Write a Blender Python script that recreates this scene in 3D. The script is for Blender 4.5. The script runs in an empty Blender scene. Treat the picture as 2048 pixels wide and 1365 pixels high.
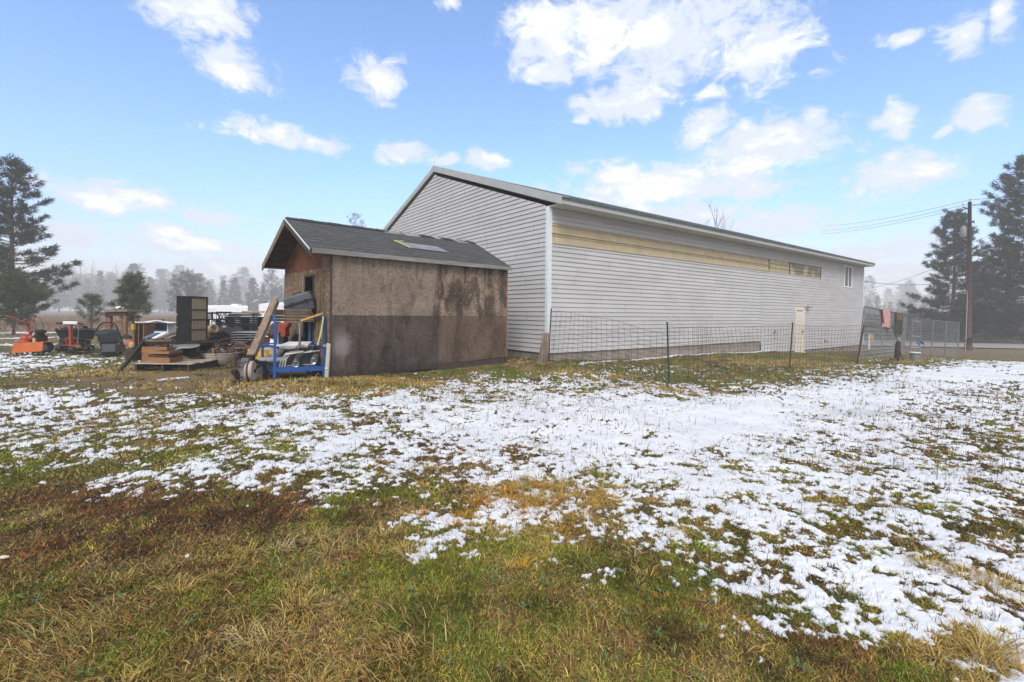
import bpy, math, random
import numpy as np
from mathutils import Matrix, Vector

# ------------------------------------------------------------------ camera, sky, sun, exposure
SC = bpy.context.scene
COL = SC.collection
EYE, FP, ROLL = 1.55, 948.0, 0.01          # eye height, focal length in photo pixels, roll
cam_d = bpy.data.cameras.new('camera')
cam_d.sensor_width = 36.0
cam_d.lens = FP / 2048 * 36
cam_d.shift_y = -(682.5 - 627) / 2048
cam_d.clip_end = 3000
cam_d.clip_start = 0.05
cam = bpy.data.objects.new('camera', cam_d)
COL.objects.link(cam)
cam.matrix_world = Matrix.Translation((0, 0, EYE)) @ Matrix.Rotation(math.radians(90), 4, 'X') @ Matrix.Rotation(ROLL, 4, 'Z')
SC.camera = cam

SUN_EL, SUN_AZ = math.radians(46), math.radians(186)      # azimuth measured clockwise from +Y: behind the camera
sd = bpy.data.lights.new('sun', 'SUN')
sd.energy = 2.3
sd.angle = math.radians(24)
sd.color = (1.0, 0.965, 0.92)
sun = bpy.data.objects.new('sun', sd)
COL.objects.link(sun)
sv = Vector((math.sin(SUN_AZ) * math.cos(SUN_EL), math.cos(SUN_AZ) * math.cos(SUN_EL), math.sin(SUN_EL)))
sun.rotation_euler = sv.to_track_quat('Z', 'Y').to_euler()
sun.location = sv * 60

SC.view_settings.view_transform = 'Standard'
SC.view_settings.look = 'None'
SC.view_settings.exposure = 0.44
SC.view_settings.gamma = 1.0
SC.cycles.use_denoising = True
SC.cycles.volume_bounces = 2
SC.cycles.max_bounces = 8
SC.cycles.transparent_max_bounces = 16

HAZE = 0.0025
SKY_STRENGTH = 0.14


def uvp(px, py):
    dx, dy = px - 1024, py - 627
    return (dx + ROLL * dy) / FP, (dy - ROLL * dx) / FP


def at(px, py, Y):
    u, v = uvp(px, py)
    return Vector((u * Y, Y, EYE - v * Y))


# sky: Nishita + procedural clouds laid out by compass bearing and elevation
W = bpy.data.worlds.new('World')
SC.world = W
W.use_nodes = True


class NT:
    """small node-tree helper"""

    def __init__(s, tree):
        s.t = tree
        s.n = tree.nodes
        s.l = tree.links

    def new(s, typ, **kw):
        nd = s.n.new(typ)
        for k, v in kw.items():
            setattr(nd, k, v)
        return nd

    def put(s, sock, v):
        if hasattr(v, 'is_output') or isinstance(v, bpy.types.NodeSocket):
            s.l.new(v, sock)
        elif v is not None:
            if isinstance(v, (tuple, list)) and len(v) == 3 and len(sock.default_value) == 4:
                v = (*v, 1)
            sock.default_value = v

    def m(s, op, a, b=None, c=None, clamp=False):
        nd = s.new('ShaderNodeMath', operation=op, use_clamp=clamp)
        s.put(nd.inputs[0], a)
        s.put(nd.inputs[1], b)
        s.put(nd.inputs[2], c)
        return nd.outputs[0]

    def vm(s, op, a, b=None):
        nd = s.new('ShaderNodeVectorMath', operation=op)
        s.put(nd.inputs[0], a)
        s.put(nd.inputs[1], b)
        return nd.outputs['Value'] if op in ('LENGTH', 'DOT_PRODUCT') else nd.outputs[0]

    def mix(s, f, a, b, blend='MIX'):
        nd = s.new('ShaderNodeMix', data_type='RGBA', blend_type=blend)
        s.put(nd.inputs[0], f)
        s.put(nd.inputs[6], a)
        s.put(nd.inputs[7], b)
        return nd.outputs[2]

    def noise(s, vec, scale, detail=4, rough=.55, dist=0):
        nd = s.new('ShaderNodeTexNoise')
        s.put(nd.inputs['Vector'], vec)
        nd.inputs['Scale'].default_value = scale
        nd.inputs['Detail'].default_value = detail
        nd.inputs['Roughness'].default_value = rough
        nd.inputs['Distortion'].default_value = dist
        return nd.outputs['Fac']

    def ss(s, x, lo, hi, a=0.0, b=1.0):
        nd = s.new('ShaderNodeMapRange', interpolation_type='SMOOTHSTEP')
        s.put(nd.inputs[0], x)
        for i, v in enumerate((lo, hi, a, b)):
            nd.inputs[i + 1].default_value = v
        return nd.outputs[0]

    def scl(s, vec, sx, sy, sz):
        return s.vm('MULTIPLY', vec, (sx, sy, sz))

    def xyz(s, vec):
        nd = s.new('ShaderNodeSeparateXYZ')
        s.put(nd.inputs[0], vec)
        return nd.outputs

    def vec(s, x, y, z):
        nd = s.new('ShaderNodeCombineXYZ')
        for i, v in enumerate((x, y, z)):
            s.put(nd.inputs[i], v)
        return nd.outputs[0]


def build_world():
    w = NT(W.node_tree)
    w.n.clear()
    sky = w.new('ShaderNodeTexSky', sky_type='NISHITA')
    sky.sun_disc = False
    sky.sun_elevation = SUN_EL
    sky.sun_rotation = SUN_AZ
    sky.air_density = 1.0
    sky.dust_density = 0.6
    sky.ozone_density = 1.5
    tc = w.new('ShaderNodeTexCoord')
    d = tc.outputs['Generated']
    X, Y, Z = w.xyz(d)
    az = w.m('ARCTAN2', X, Y)
    el = w.m('ARCSINE', Z)
    P = w.vec(az, el, 0)
    # edges of the puffs: two warps
    n1 = w.new('ShaderNodeTexNoise')
    w.put(n1.inputs['Vector'], d)
    n1.inputs['Scale'].default_value = 9
    n1.inputs['Detail'].default_value = 3
    off = w.vm('MULTIPLY', w.vm('SUBTRACT', n1.outputs['Color'], (.5, .5, .5)), (.10, .06, 0))
    Pw = w.vm('ADD', P, off)
    clouds = [(390, 20, 125, 62), (460, 138, 88, 56), (745, 145, 58, 58), (895, 12, 34, 26),
              (1100, 60, 85, 78), (1210, 55, 135, 100), (1350, 75, 205, 110), (1530, 95, 118, 84), (1085, 142, 75, 34),
              (1240, 202, 118, 42), (1520, 292, 175, 55), (1400, 270, 70, 40), (1330, 372, 240, 48), (1240, 355, 110, 36),
              (1500, 362, 110, 34), (1790, 345, 118, 48), (1782, 240, 54, 38), (1950, 235, 70, 42), (1632, 230, 38, 22),
              (1940, 68, 60, 50), (550, 270, 120, 24), (800, 308, 52, 26), (965, 318, 46, 26), (190, 385, 145, 38),
              (290, 405, 60, 22), (160, 475, 90, 28), (345, 470, 50, 20), (380, 495, 150, 22), (430, 435, 60, 20),
              (1540, 442, 150, 36), (1330, 432, 160, 30), (1750, 500, 160, 26), (1820, 545, 130, 34), (2040, 15, 45, 60),
              (1800, 70, 60, 16), (1430, 195, 34, 18), (60, 545, 260, 30), (480, 540, 220, 26), (1960, 560, 160, 30),
              (880, 322, 26, 14), (1880, 268, 26, 14), (1160, 238, 20, 12)]
    best = None
    for (cx, cy, rx, ry) in clouds:
        u, v = uvp(cx, cy)
        a0 = math.atan(u)
        e0 = math.atan(-v * math.cos(a0))
        ra = 1.18 * rx / FP * math.cos(a0) ** 2
        re = 1.22 * ry / FP * math.cos(a0) * math.cos(e0) ** 2
        dd = w.vm('LENGTH', w.vm('MULTIPLY', w.vm('SUBTRACT', Pw, (a0, e0, 0)), (1 / ra, 1 / re, 0)))
        val = w.m('SUBTRACT', 1.0, dd)
        best = val if best is None else w.m('MAXIMUM', best, val)
    # unseen clouds added over the rest of the sky to whiten the light
    pl = w.vm('DIVIDE', d, w.vec(w.m('ADD', w.m('ABSOLUTE', Z), .18), w.m('ADD', w.m('ABSOLUTE', Z), .18), 1))
    gen = w.noise(pl, 1.6, 5, .55)
    outside = w.m('MAXIMUM', w.ss(el, .66, .8), w.ss(w.m('ABSOLUTE', az), .86, 1.0))
    gv = w.m('SUBTRACT', w.m('MULTIPLY', w.m('SUBTRACT', gen, .30), w.m('MULTIPLY', outside, 4.5)),
             w.m('MULTIPLY', w.m('SUBTRACT', 1.0, outside), 3.0))
    best = w.m('MAXIMUM', best, gv)
    nf = w.noise(w.scl(d, 1, 1, 1.5), 24, 9, .68, .6)
    nm = w.noise(w.scl(d, 1, 1, 1.6), 11, 4, .55)
    fuzz = w.m('ADD', w.m('MULTIPLY', w.m('SUBTRACT', nf, .5), 2.0), w.m('MULTIPLY', w.m('SUBTRACT', nm, .5), 1.0))
    dens = w.m('ADD', best, fuzz)
    mask = w.ss(dens, -.02, .62)
    body = w.m('ADD', w.m('MULTIPLY', w.noise(w.scl(d, 1, 1, 2.4), 9, 6, .6), .75), w.m('MULTIPLY', w.ss(dens, .2, 1.4), .16))
    ccol = w.mix(w.ss(body, .40, .60), (4.5, 4.85, 5.6), (7.0, 7.0, 7.05))
    hz = w.ss(el, -.02, .30)
    blue = w.mix(1.0, sky.outputs[0], w.mix(hz, (.98, .89, 1.00), (1.00, 1.28, 1.56)), 'MULTIPLY')
    colr = w.mix(w.m('MULTIPLY', mask, .96), blue, ccol)
    colr = w.mix(w.m('MULTIPLY', w.m('SUBTRACT', 1.0, w.ss(el, .0, .14)), .45), colr, (5.4, 5.9, 6.3))
    bg = w.new('ShaderNodeBackground')
    w.put(bg.inputs[0], colr)
    bg.inputs[1].default_value = SKY_STRENGTH
    out = w.new('ShaderNodeOutputWorld')
    w.l.new(bg.outputs[0], out.inputs[0])


build_world()
rng = np.random.default_rng(7)
random.seed(5)


# ------------------------------------------------------------------ numpy noise and terrain
def _hash(ix, iy, seed):
    h = (ix * 374761393 + iy * 668265263 + seed * 974634777) & 0xffffffff
    h = ((h ^ (h >> 13)) * 1274126177) & 0xffffffff
    h = (h ^ (h >> 16)) & 0xffffff
    return h / float(0xffffff)


def vnoise(x, y, seed=0):
    ix = np.floor(x).astype(np.int64)
    iy = np.floor(y).astype(np.int64)
    fx, fy = x - ix, y - iy
    fx = fx * fx * fx * (fx * (fx * 6 - 15) + 10)
    fy = fy * fy * fy * (fy * (fy * 6 - 15) + 10)
    a, b = _hash(ix, iy, seed), _hash(ix + 1, iy, seed)
    c, d = _hash(ix, iy + 1, seed), _hash(ix + 1, iy + 1, seed)
    return (a * (1 - fx) + b * fx) * (1 - fy) + (c * (1 - fx) + d * fx) * fy


def fbm(x, y, f, octv=4, gain=.5, seed=0):
    s, a, t = 0, 1.0, 0
    ca, sa = math.cos(.6), math.sin(.6)
    for i in range(octv):
        s = s + a * vnoise(x * f, y * f, seed + i * 17)
        t += a
        x, y = x * ca - y * sa, x * sa + y * ca
        f *= 2.03
        a *= gain
    return s / t


CTRL = np.array([(0, 0, 0), (-4, 2, 0), (4, 2, 0), (0, 5, .02), (-5, 6, .08), (5, 6, -.02), (0, 8, .1), (-3.5, 9.2, .27), (-.1, 12.2, .27),
                 (1, 12.8, .28), (-8, 10, .25), (-12, 14, .22), (3.2, 9.7, .1), (7.3, 12.5, .12), (10.3, 14.2, .1), (20, 27, -.42),
                 (6, 16.3, .14), (10.6, 19.9, .05), (13.4, 22.2, -.17), (12.1, 16.4, .06), (19.9, 24, -.25), (23.4, 24.8, -.5), (15, 12, -.1), (25, 20, -.45), (12, 6, -.08),
                 (31, 34, -.8), (40, 38, -.85), (60, 45, -.9), (20, 38, -.7), (-15, 25, .15), (-30, 40, .1), (-5, 40, .1),
                 (-60, 80, .2), (0, 100, 0), (60, 100, -.8), (-12, 6, .1), (0, -15, 0), (20, -5, 0), (-20, -5, 0)], float)


def gz(x, y):
    x = np.asarray(x, float)
    y = np.asarray(y, float)
    num = np.zeros_like(x)
    den = np.zeros_like(x)
    for cx, cy, cz in CTRL:
        r = .6 + .05 * math.hypot(cx, cy)
        w = 1.0 / ((x - cx) ** 2 + (y - cy) ** 2 + r * r) ** 1.7
        num += w * cz
        den += w
    return num / den


def g1(x, y):
    return float(gz(np.array([x]), np.array([y]))[0])


def hit(px, py):
    u, v = uvp(px, py)
    Y = 10.0
    for _ in range(30):
        z = g1(u * Y, Y)
        Yn = (EYE - z) / max(v, .004)
        Y = .5 * Y + .5 * Yn
    return u * Y, Y


# snow cover by bearing (columns) and distance (rows); values are the share of ground hidden by snow
_cols = np.arange(17) * 128.0
_rows = [(690, [.12, .1, .05, 0, 0, 0, 0, 0, 0, 0, 0, 0, 0, 0, 0, 0, 0]),
         (702, [.15, .1, .1, 0, 0, 0, 0, 0, 0, 0, 0, 0, 0, 0, 0, 0, .1]),
         (712, [.75, .6, .1, 0, 0, 0, 0, 0, 0, 0, 0, 0, 0, 0, 0, 0, .1]),
         (725, [.85, .75, .3, 0, 0, 0, 0, 0, 0, 0, 0, 0, .05, 0, .15, .45, .8]),
         (740, [.75, .5, .1, 0, 0, 0, 0, 0, 0, .12, .25, .12, .2, .2, .8, .95, .95]),
         (755, [.06, .04, .03, 0, 0, 0, 0, .25, .7, .6, .3, .15, .12, .6, .9, .95, .85]),
         (770, [.06, .10, .08, .03, .05, 0, .08, .65, .85, .75, .5, .3, .5, .85, .95, .95, .8]),
         (785, [.45, .5, .35, .2, .5, .45, .4, .75, .85, .75, .8, .85, .9, .9, .9, .85, .8]),
         (800, [.75, .75, .65, .6, .7, .75, .75, .8, .85, .85, .9, .95, .97, .95, .95, .8, .7]),
         (830, [.75, .65, .65, .75, .8, .85, .85, .85, .85, .9, .95, 1, .98, .92, .9, .85, .7]),
         (860, [.45, .45, .5, .65, .75, .75, .85, .88, .88, .9, .95, 1, .98, .9, .8, .7, .65]),
         (890, [.3, .5, .3, .5, .7, .8, .88, .88, .88, .9, .93, .95, .9, .85, .85, .7, .6]),
         (920, [.1, .3, .55, .55, .6, .75, .7, .75, .75, .85, .9, .9, .85, .85, .8, .65, .65]),
         (950, [.02, .1, .6, .82, .78, .5, .6, .5, .6, .7, .8, .85, .8, .75, .75, .7, .65]),
         (980, [0, .02, .3, .5, .35, .75, .5, .05, .15, .45, .75, .8, .75, .65, .6, .65, .6]),
         (1010, [0, 0, 0, 0, 0, .15, .1, .1, .45, .4, .55, .65, .65, .65, .55, .6, .6]),
         (1040, [0, 0, 0, 0, 0, 0, .05, .8, .6, .22, .6, .65, .6, .6, .6, .65, .6]),
         (1075, [0, 0, 0, 0, 0, 0, .05, .85, .35, .22, .35, .5, .6, .65, .6, .65, .6]),
         (1110, [0, 0, 0, 0, 0, 0, 0, .75, .15, .05, .05, .3, .5, .65, .65, .6, .65]),
         (1150, [0, 0, 0, 0, 0, 0, 0, 0, 0, .42, .1, .2, .4, .6, .6, .6, .6]),
         (1200, [0, 0, 0, 0, 0, 0, 0, 0, 0, 0, 0, .05, .5, .6, .65, .6, .65]),
         (1250, [0, 0, 0, 0, 0, 0, 0, 0, 0, 0, 0, .2, .4, .3, .55, .5, .5]),
         (1300, [0, 0, 0, 0, 0, 0, 0, 0, 0, 0, 0, .05, .12, .05, 0, .15, .5]),
         (1355, [0, 0, 0, 0, 0, 0, 0, 0, 0, 0, 0, 0, 0, 0, 0, .05, .35])]
_ty = (_cols - 1024) / FP                                  # tangent of the bearing of each column
_dep = np.array([float(r[0]) for r in _rows])              # row marks: fall of the ground per metre of distance, in steps
_cov = np.array([r[1] for r in _rows], float)


def coverage(x, y):
    yy = np.maximum(y, .3)
    t = np.clip(x / yy, _ty[0], _ty[-1])
    fall = 627 + FP * ((EYE - gz(x, y)) / yy + ROLL * t)
    li = np.interp(fall, _dep, np.arange(len(_dep)))
    lj = np.interp(t, _ty, np.arange(17))
    i0 = np.clip(np.floor(li).astype(int), 0, len(_dep) - 2)
    j0 = np.clip(np.floor(lj).astype(int), 0, 15)
    fi, fj = li - i0, lj - j0
    c = (_cov[i0, j0] * (1 - fi) * (1 - fj) + _cov[i0 + 1, j0] * fi * (1 - fj) + _cov[i0, j0 + 1] * (1 - fi) * fj + _cov[i0 + 1, j0 + 1] * fi * fj)
    c = np.where(y > 21, np.where(t < -.55, c * .0 + np.where(y < 40, .10, .0), 0.0), c)
    c = np.where(y < .5, 0, np.where(c < .88, np.minimum(c * (.93 + .24 * np.clip((t - .25) / .3, 0, 1) * np.clip((fall - 900) / 80, 0, 1)), .86), c * 1.02))
    return c


def snow_noise(x, y):
    n = fbm(x, y, 1.1, 2, .6, 3) * .15 + fbm(x, y, 5.5, 3, .68, 11) * .40 + fbm(x, y, 19, 3, .8, 29) * .45
    return n


_q = np.sort(snow_noise(rng.uniform(0, 40, 40000), rng.uniform(0, 40, 40000)))
_STRIPS = []


def snow_s(x, y):
    """>0 where snow lies"""
    c = coverage(x, y)
    for (ax, ay, bx, by, w) in _STRIPS:
        dx, dy = bx - ax, by - ay
        k = np.clip(((x - ax) * dx + (y - ay) * dy) / (dx * dx + dy * dy), 0, 1)
        dist = np.hypot(x - ax - k * dx, y - ay - k * dy)
        c = np.maximum(c, np.clip(1.25 - dist / w, 0, 1))
    thr = np.interp(c, np.linspace(0, 1, len(_q)), _q)
    thr = np.where(c < .05, -.4, thr)
    thr = np.where(c > .985, thr + .05, thr)
    return thr - snow_noise(x, y)


def bumps(x, y):
    return (fbm(x, y, .5, 2, .5, 61) - .5) * .10 + (fbm(x, y, 3.0, 3, .5, 71) - .5) * .05


# ------------------------------------------------------------------ scene-graph helpers
def link(o, parent=None):
    COL.objects.link(o)
    if parent is not None:
        o.parent = parent
    return o


def tag(o, label=None, cat=None, group=None, kind=None):
    if label:
        o['label'] = label
    if cat:
        o['category'] = cat
    if group:
        o['group'] = group
    if kind:
        o['kind'] = kind
    return o


def thing(name, label, cat, loc, rotz=0.0, group=None):
    o = bpy.data.objects.new(name, None)
    o.empty_display_size = .2
    o.location = loc
    o.rotation_euler = (0, 0, rotz)
    link(o)
    return tag(o, label, cat, group)


def dup(root, loc, rotz, scale=None, label=None, group=None):
    r = root.copy()
    COL.objects.link(r)
    r.location = loc
    r.rotation_euler = (0, 0, rotz)
    if scale is not None:
        r.scale = scale if isinstance(scale, tuple) else (scale,) * 3
    if label:
        r['label'] = label
    if group:
        r['group'] = group
    for ch in list(root.children):
        c = ch.copy()
        COL.objects.link(c)
        c.parent = r
        for gch in list(ch.children):
            d = gch.copy()
            COL.objects.link(d)
            d.parent = c
    return r


def V3(p):
    return Vector((p[0], p[1], p[2]))


class MB:
    def __init__(s, F=None):
        s.v, s.f, s.F = [], [], F

    def add(s, vs, fs):
        n = len(s.v)
        if s.F is not None:
            vs = [s.F @ V3(p) for p in vs]
        s.v += [tuple(p) for p in vs]
        s.f += [tuple(i + n for i in f) for f in fs]
        return s

    def box(s, c, size, R=None):
        hx, hy, hz = size[0] / 2, size[1] / 2, size[2] / 2
        vs = [Vector((x, y, z)) for z in (-hz, hz) for y in (-hy, hy) for x in (-hx, hx)]
        if R is not None:
            vs = [R @ p for p in vs]
        c = V3(c)
        return s.add([p + c for p in vs], [(0, 2, 3, 1), (4, 5, 7, 6), (0, 1, 5, 4), (2, 6, 7, 3), (0, 4, 6, 2), (1, 3, 7, 5)])

    def bar(s, p, q, w, h=None, up=(0, 0, 1)):
        h = w if h is None else h
        p, q = V3(p), V3(q)
        d = q - p
        L = d.length
        d.normalize()
        u = Vector(up)
        if abs(d.dot(u)) > .98:
            u = Vector((0, 1, 0))
        a = d.cross(u).normalized()
        b = a.cross(d).normalized()
        R = Matrix((d, a, b)).transposed()
        return s.box((p + q) / 2, (L, w, h), R)

    def tube(s, pts, r, n=8, closed=False):
        pts = [V3(p) for p in pts]
        m = len(pts)
        rs = [r] * m if not isinstance(r, (list, tuple)) else r
        vs, fs = [], []
        ref = None
        for i, p in enumerate(pts):
            if closed:
                d = pts[(i + 1) % m] - pts[i - 1]
            else:
                d = pts[min(i + 1, m - 1)] - pts[max(i - 1, 0)]
            d.normalize()
            if ref is None:
                ref = Vector((0, 0, 1)) if abs(d.z) < .9 else Vector((1, 0, 0))
            a = d.cross(ref)
            if a.length < 1e-5:
                a = d.orthogonal()
            a.normalize()
            b = a.cross(d).normalized()
            ref = b
            for k in range(n):
                t = 2 * math.pi * k / n
                vs.append(p + a * math.cos(t) * rs[i] + b * math.sin(t) * rs[i])
        for i in range(m if closed else m - 1):
            j = (i + 1) % m
            for k in range(n):
                fs.append((i * n + k, i * n + (k + 1) % n, j * n + (k + 1) % n, j * n + k))
        if not closed:
            fs.append(tuple(range(n)))
            fs.append(tuple(range((m - 1) * n + n - 1, (m - 1) * n - 1, -1)))
        return s.add(vs, fs)

    def lathe(s, prof, c=(0, 0, 0), axis=(0, 0, 1), n=24, sx=1.0):
        ax = Vector(axis).normalized()
        a = ax.orthogonal().normalized()
        b = ax.cross(a)
        c = V3(c)
        vs, fs = [], []
        for (r, z) in prof:
            for k in range(n):
                t = 2 * math.pi * k / n
                vs.append(c + ax * z + a * (r * math.cos(t) * sx) + b * (r * math.sin(t)))
        for i in range(len(prof) - 1):
            for k in range(n):
                fs.append((i * n + k, i * n + (k + 1) % n, (i + 1) * n + (k + 1) % n, (i + 1) * n + k))
        if prof[0][0] > 1e-4:
            fs.append(tuple(range(n - 1, -1, -1)))
        if prof[-1][0] > 1e-4:
            m = (len(prof) - 1) * n
            fs.append(tuple(range(m, m + n)))
        return s.add(vs, fs)

    def prism(s, poly, d):
        """poly: coplanar 3-D points, extruded by vector d"""
        poly = [V3(p) for p in poly]
        d = Vector(d)
        n = len(poly)
        vs = poly + [p + d for p in poly]
        fs = [tuple(range(n - 1, -1, -1)), tuple(range(n, 2 * n))]
        for i in range(n):
            j = (i + 1) % n
            fs.append((i, j, n + j, n + i))
        return s.add(vs, fs)

    def ell(s, c, r, n=12, m=8):
        c = V3(c)
        vs, fs = [], []
        for i in range(m + 1):
            ph = math.pi * i / m
            for k in range(n):
                t = 2 * math.pi * k / n
                vs.append(c + Vector((r[0] * math.sin(ph) * math.cos(t), r[1] * math.sin(ph) * math.sin(t), r[2] * math.cos(ph))))
        for i in range(m):
            for k in range(n):
                fs.append((i * n + k, (i + 1) * n + k, (i + 1) * n + (k + 1) % n, i * n + (k + 1) % n))
        return s.add(vs, fs)

    def sheet(s, fn, nu, nv):
        vs = [fn(i / nu, j / nv) for j in range(nv + 1) for i in range(nu + 1)]
        fs = [(j * (nu + 1) + i, j * (nu + 1) + i + 1, (j + 1) * (nu + 1) + i + 1, (j + 1) * (nu + 1) + i) for j in range(nv) for i in range(nu)]
        return s.add(vs, fs)

    def build(s, name, m, parent=None, smooth=False, bevel=0.0, world=None):
        """vertices are in the parent's local frame unless world=True, then they are moved to the parent's location"""
        vs = s.v
        if world and parent is not None:
            M = parent.matrix_basis.inverted()
            vs = [tuple(M @ V3(p)) for p in vs]
        me = bpy.data.meshes.new(name)
        me.from_pydata(vs, [], s.f)
        me.materials.append(m)
        if smooth:
            me.polygons.foreach_set('use_smooth', [True] * len(me.polygons))
        me.update()
        o = link(bpy.data.objects.new(name, me), parent)
        if bevel:
            b = o.modifiers.new('bevel', 'BEVEL')
            b.width = bevel
            b.segments = 2
            b.limit_method = 'ANGLE'
        return o


def np_mesh(name, V, F, m, cols=None, smooth=False):
    """V (n,3), F (k,3) or (k,4), cols (n,3)"""
    me = bpy.data.meshes.new(name)
    k, w = F.shape
    me.vertices.add(len(V))
    me.vertices.foreach_set('co', np.ascontiguousarray(V, np.float32).ravel())
    me.loops.add(k * w)
    me.loops.foreach_set('vertex_index', np.ascontiguousarray(F, np.int32).ravel())
    me.polygons.add(k)
    me.polygons.foreach_set('loop_start', np.arange(0, k * w, w, dtype=np.int32))
    me.polygons.foreach_set('loop_total', np.full(k, w, np.int32))
    if smooth:
        me.polygons.foreach_set('use_smooth', np.ones(k, bool))
    if cols is not None:
        at_ = me.color_attributes.new('tint', 'FLOAT_COLOR', 'POINT')
        c4 = np.ones((len(V), 4), np.float32)
        c4[:, :3] = cols
        at_.data.foreach_set('color', c4.ravel())
    me.materials.append(m)
    me.update()
    me.validate()
    return bpy.data.objects.new(name, me)


def face_obj(name, mb, m, label, cat, loc, group=None, smooth=False, bevel=0.0):
    """one-mesh thing built in world coordinates, origin moved to loc"""
    l = V3(loc)
    mb.v = [tuple(V3(p) - l) for p in mb.v]
    o = mb.build(name, m, None, smooth, bevel)
    o.location = l
    return tag(o, label, cat, group)


# ------------------------------------------------------------------ materials
def newmat(name):
    m = bpy.data.materials.new(name)
    m.use_nodes = True
    t = NT(m.node_tree)
    b = t.n['Principled BSDF']
    b.inputs['Specular IOR Level'].default_value = .35
    return m, t, b


def bump(t, b, h, strength=.3, dist=.01):
    nd = t.new('ShaderNodeBump')
    nd.inputs['Strength'].default_value = strength
    nd.inputs['Distance'].default_value = dist
    t.put(nd.inputs['Height'], h)
    t.l.new(nd.outputs[0], b.inputs['Normal'])


def mat(name, c, c2=None, scale=6.0, rough=.8, metal=0.0, bmp=.25, stain=None, sscale=2.0, samt=(.5, .7), stretch=(1, 1, 1), spec=.35):
    m, t, b = newmat(name)
    tc = t.new('ShaderNodeTexCoord').outputs['Object']
    tc = t.scl(tc, *stretch)
    c2 = c2 or tuple(x * .65 for x in c)
    n = t.noise(tc, scale, 6, .6)
    col = t.mix(t.ss(n, .3, .7), c, c2)
    if stain:
        col = t.mix(t.ss(t.noise(tc, sscale, 5, .65, .4), *samt), col, stain)
    t.put(b.inputs['Base Color'], col)
    b.inputs['Roughness'].default_value = rough
    b.inputs['Metallic'].default_value = metal
    b.inputs['Specular IOR Level'].default_value = spec
    if bmp:
        bump(t, b, t.noise(tc, scale * 5, 5, .6), bmp, .006)
    return m


def mat_siding():
    m, t, b = newmat('vinyl_siding')
    tc = t.new('ShaderNodeTexCoord').outputs['Object']
    X, Y, Z = t.xyz(tc)
    al = t.m('ADD', X, Y)
    row = t.m('FLOOR', t.m('DIVIDE', t.m('ADD', Z, 10.0), .126))
    prow = t.m('FLOOR', t.m('DIVIDE', row, 2.0))
    wn = t.new('ShaderNodeTexWhiteNoise', noise_dimensions='1D')
    t.put(wn.inputs['W'], prow)
    a2 = t.m('ADD', t.m('DIVIDE', al, 3.66), t.m('MULTIPLY', wn.outputs[0], 7.0))
    fr = t.m('FRACT', a2)
    seam = t.m('LESS_THAN', fr, .0048)
    pc = t.new('ShaderNodeTexWhiteNoise', noise_dimensions='2D')
    t.put(pc.inputs['Vector'], t.vec(t.m('FLOOR', a2), prow, 0))
    tone = t.m('MULTIPLY_ADD', pc.outputs[0], .07, .955)
    base = t.mix(t.ss(t.noise(t.scl(tc, .35, .35, 1.2), 2.2, 5, .6), .35, .7), (.50, .485, .48), (.445, .432, .428))
    col = t.mix(1.0, base, t.vec(tone, tone, tone), 'MULTIPLY')
    # grime run-off, mildew on the far half under the stripped band
    streak = t.ss(t.noise(t.scl(tc, 2.2, 2.2, .16), 3.0, 4, .7), .56, .78)
    col = t.mix(t.m('MULTIPLY', streak, .20), col, (.40, .38, .36))
    mild = t.m('MULTIPLY', t.ss(t.noise(t.scl(tc, 2.5, 2.5, 1.1), 3.2, 5, .7), .54, .66), t.m('MULTIPLY', t.ss(X, 12.5, 17), t.ss(Z, 2.0, 3.3)))
    col = t.mix(t.m('MULTIPLY', mild, .6), col, (.27, .25, .23))
    low = t.m('MULTIPLY', t.m('SUBTRACT', 1.0, t.ss(Z, .55, 1.0)), t.ss(t.noise(tc, 2.5, 4, .6), .4, .7))
    col = t.mix(t.m('MULTIPLY', low, .30), col, (.40, .35, .30))
    col = t.mix(t.m('MULTIPLY', seam, .75), col, (.20, .19, .19))
    t.put(b.inputs['Base Color'], col)
    b.inputs['Roughness'].default_value = .62
    bump(t, b, t.noise(t.scl(tc, .6, .6, 1), 5, 3, .5), .10, .02)
    return m


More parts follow.
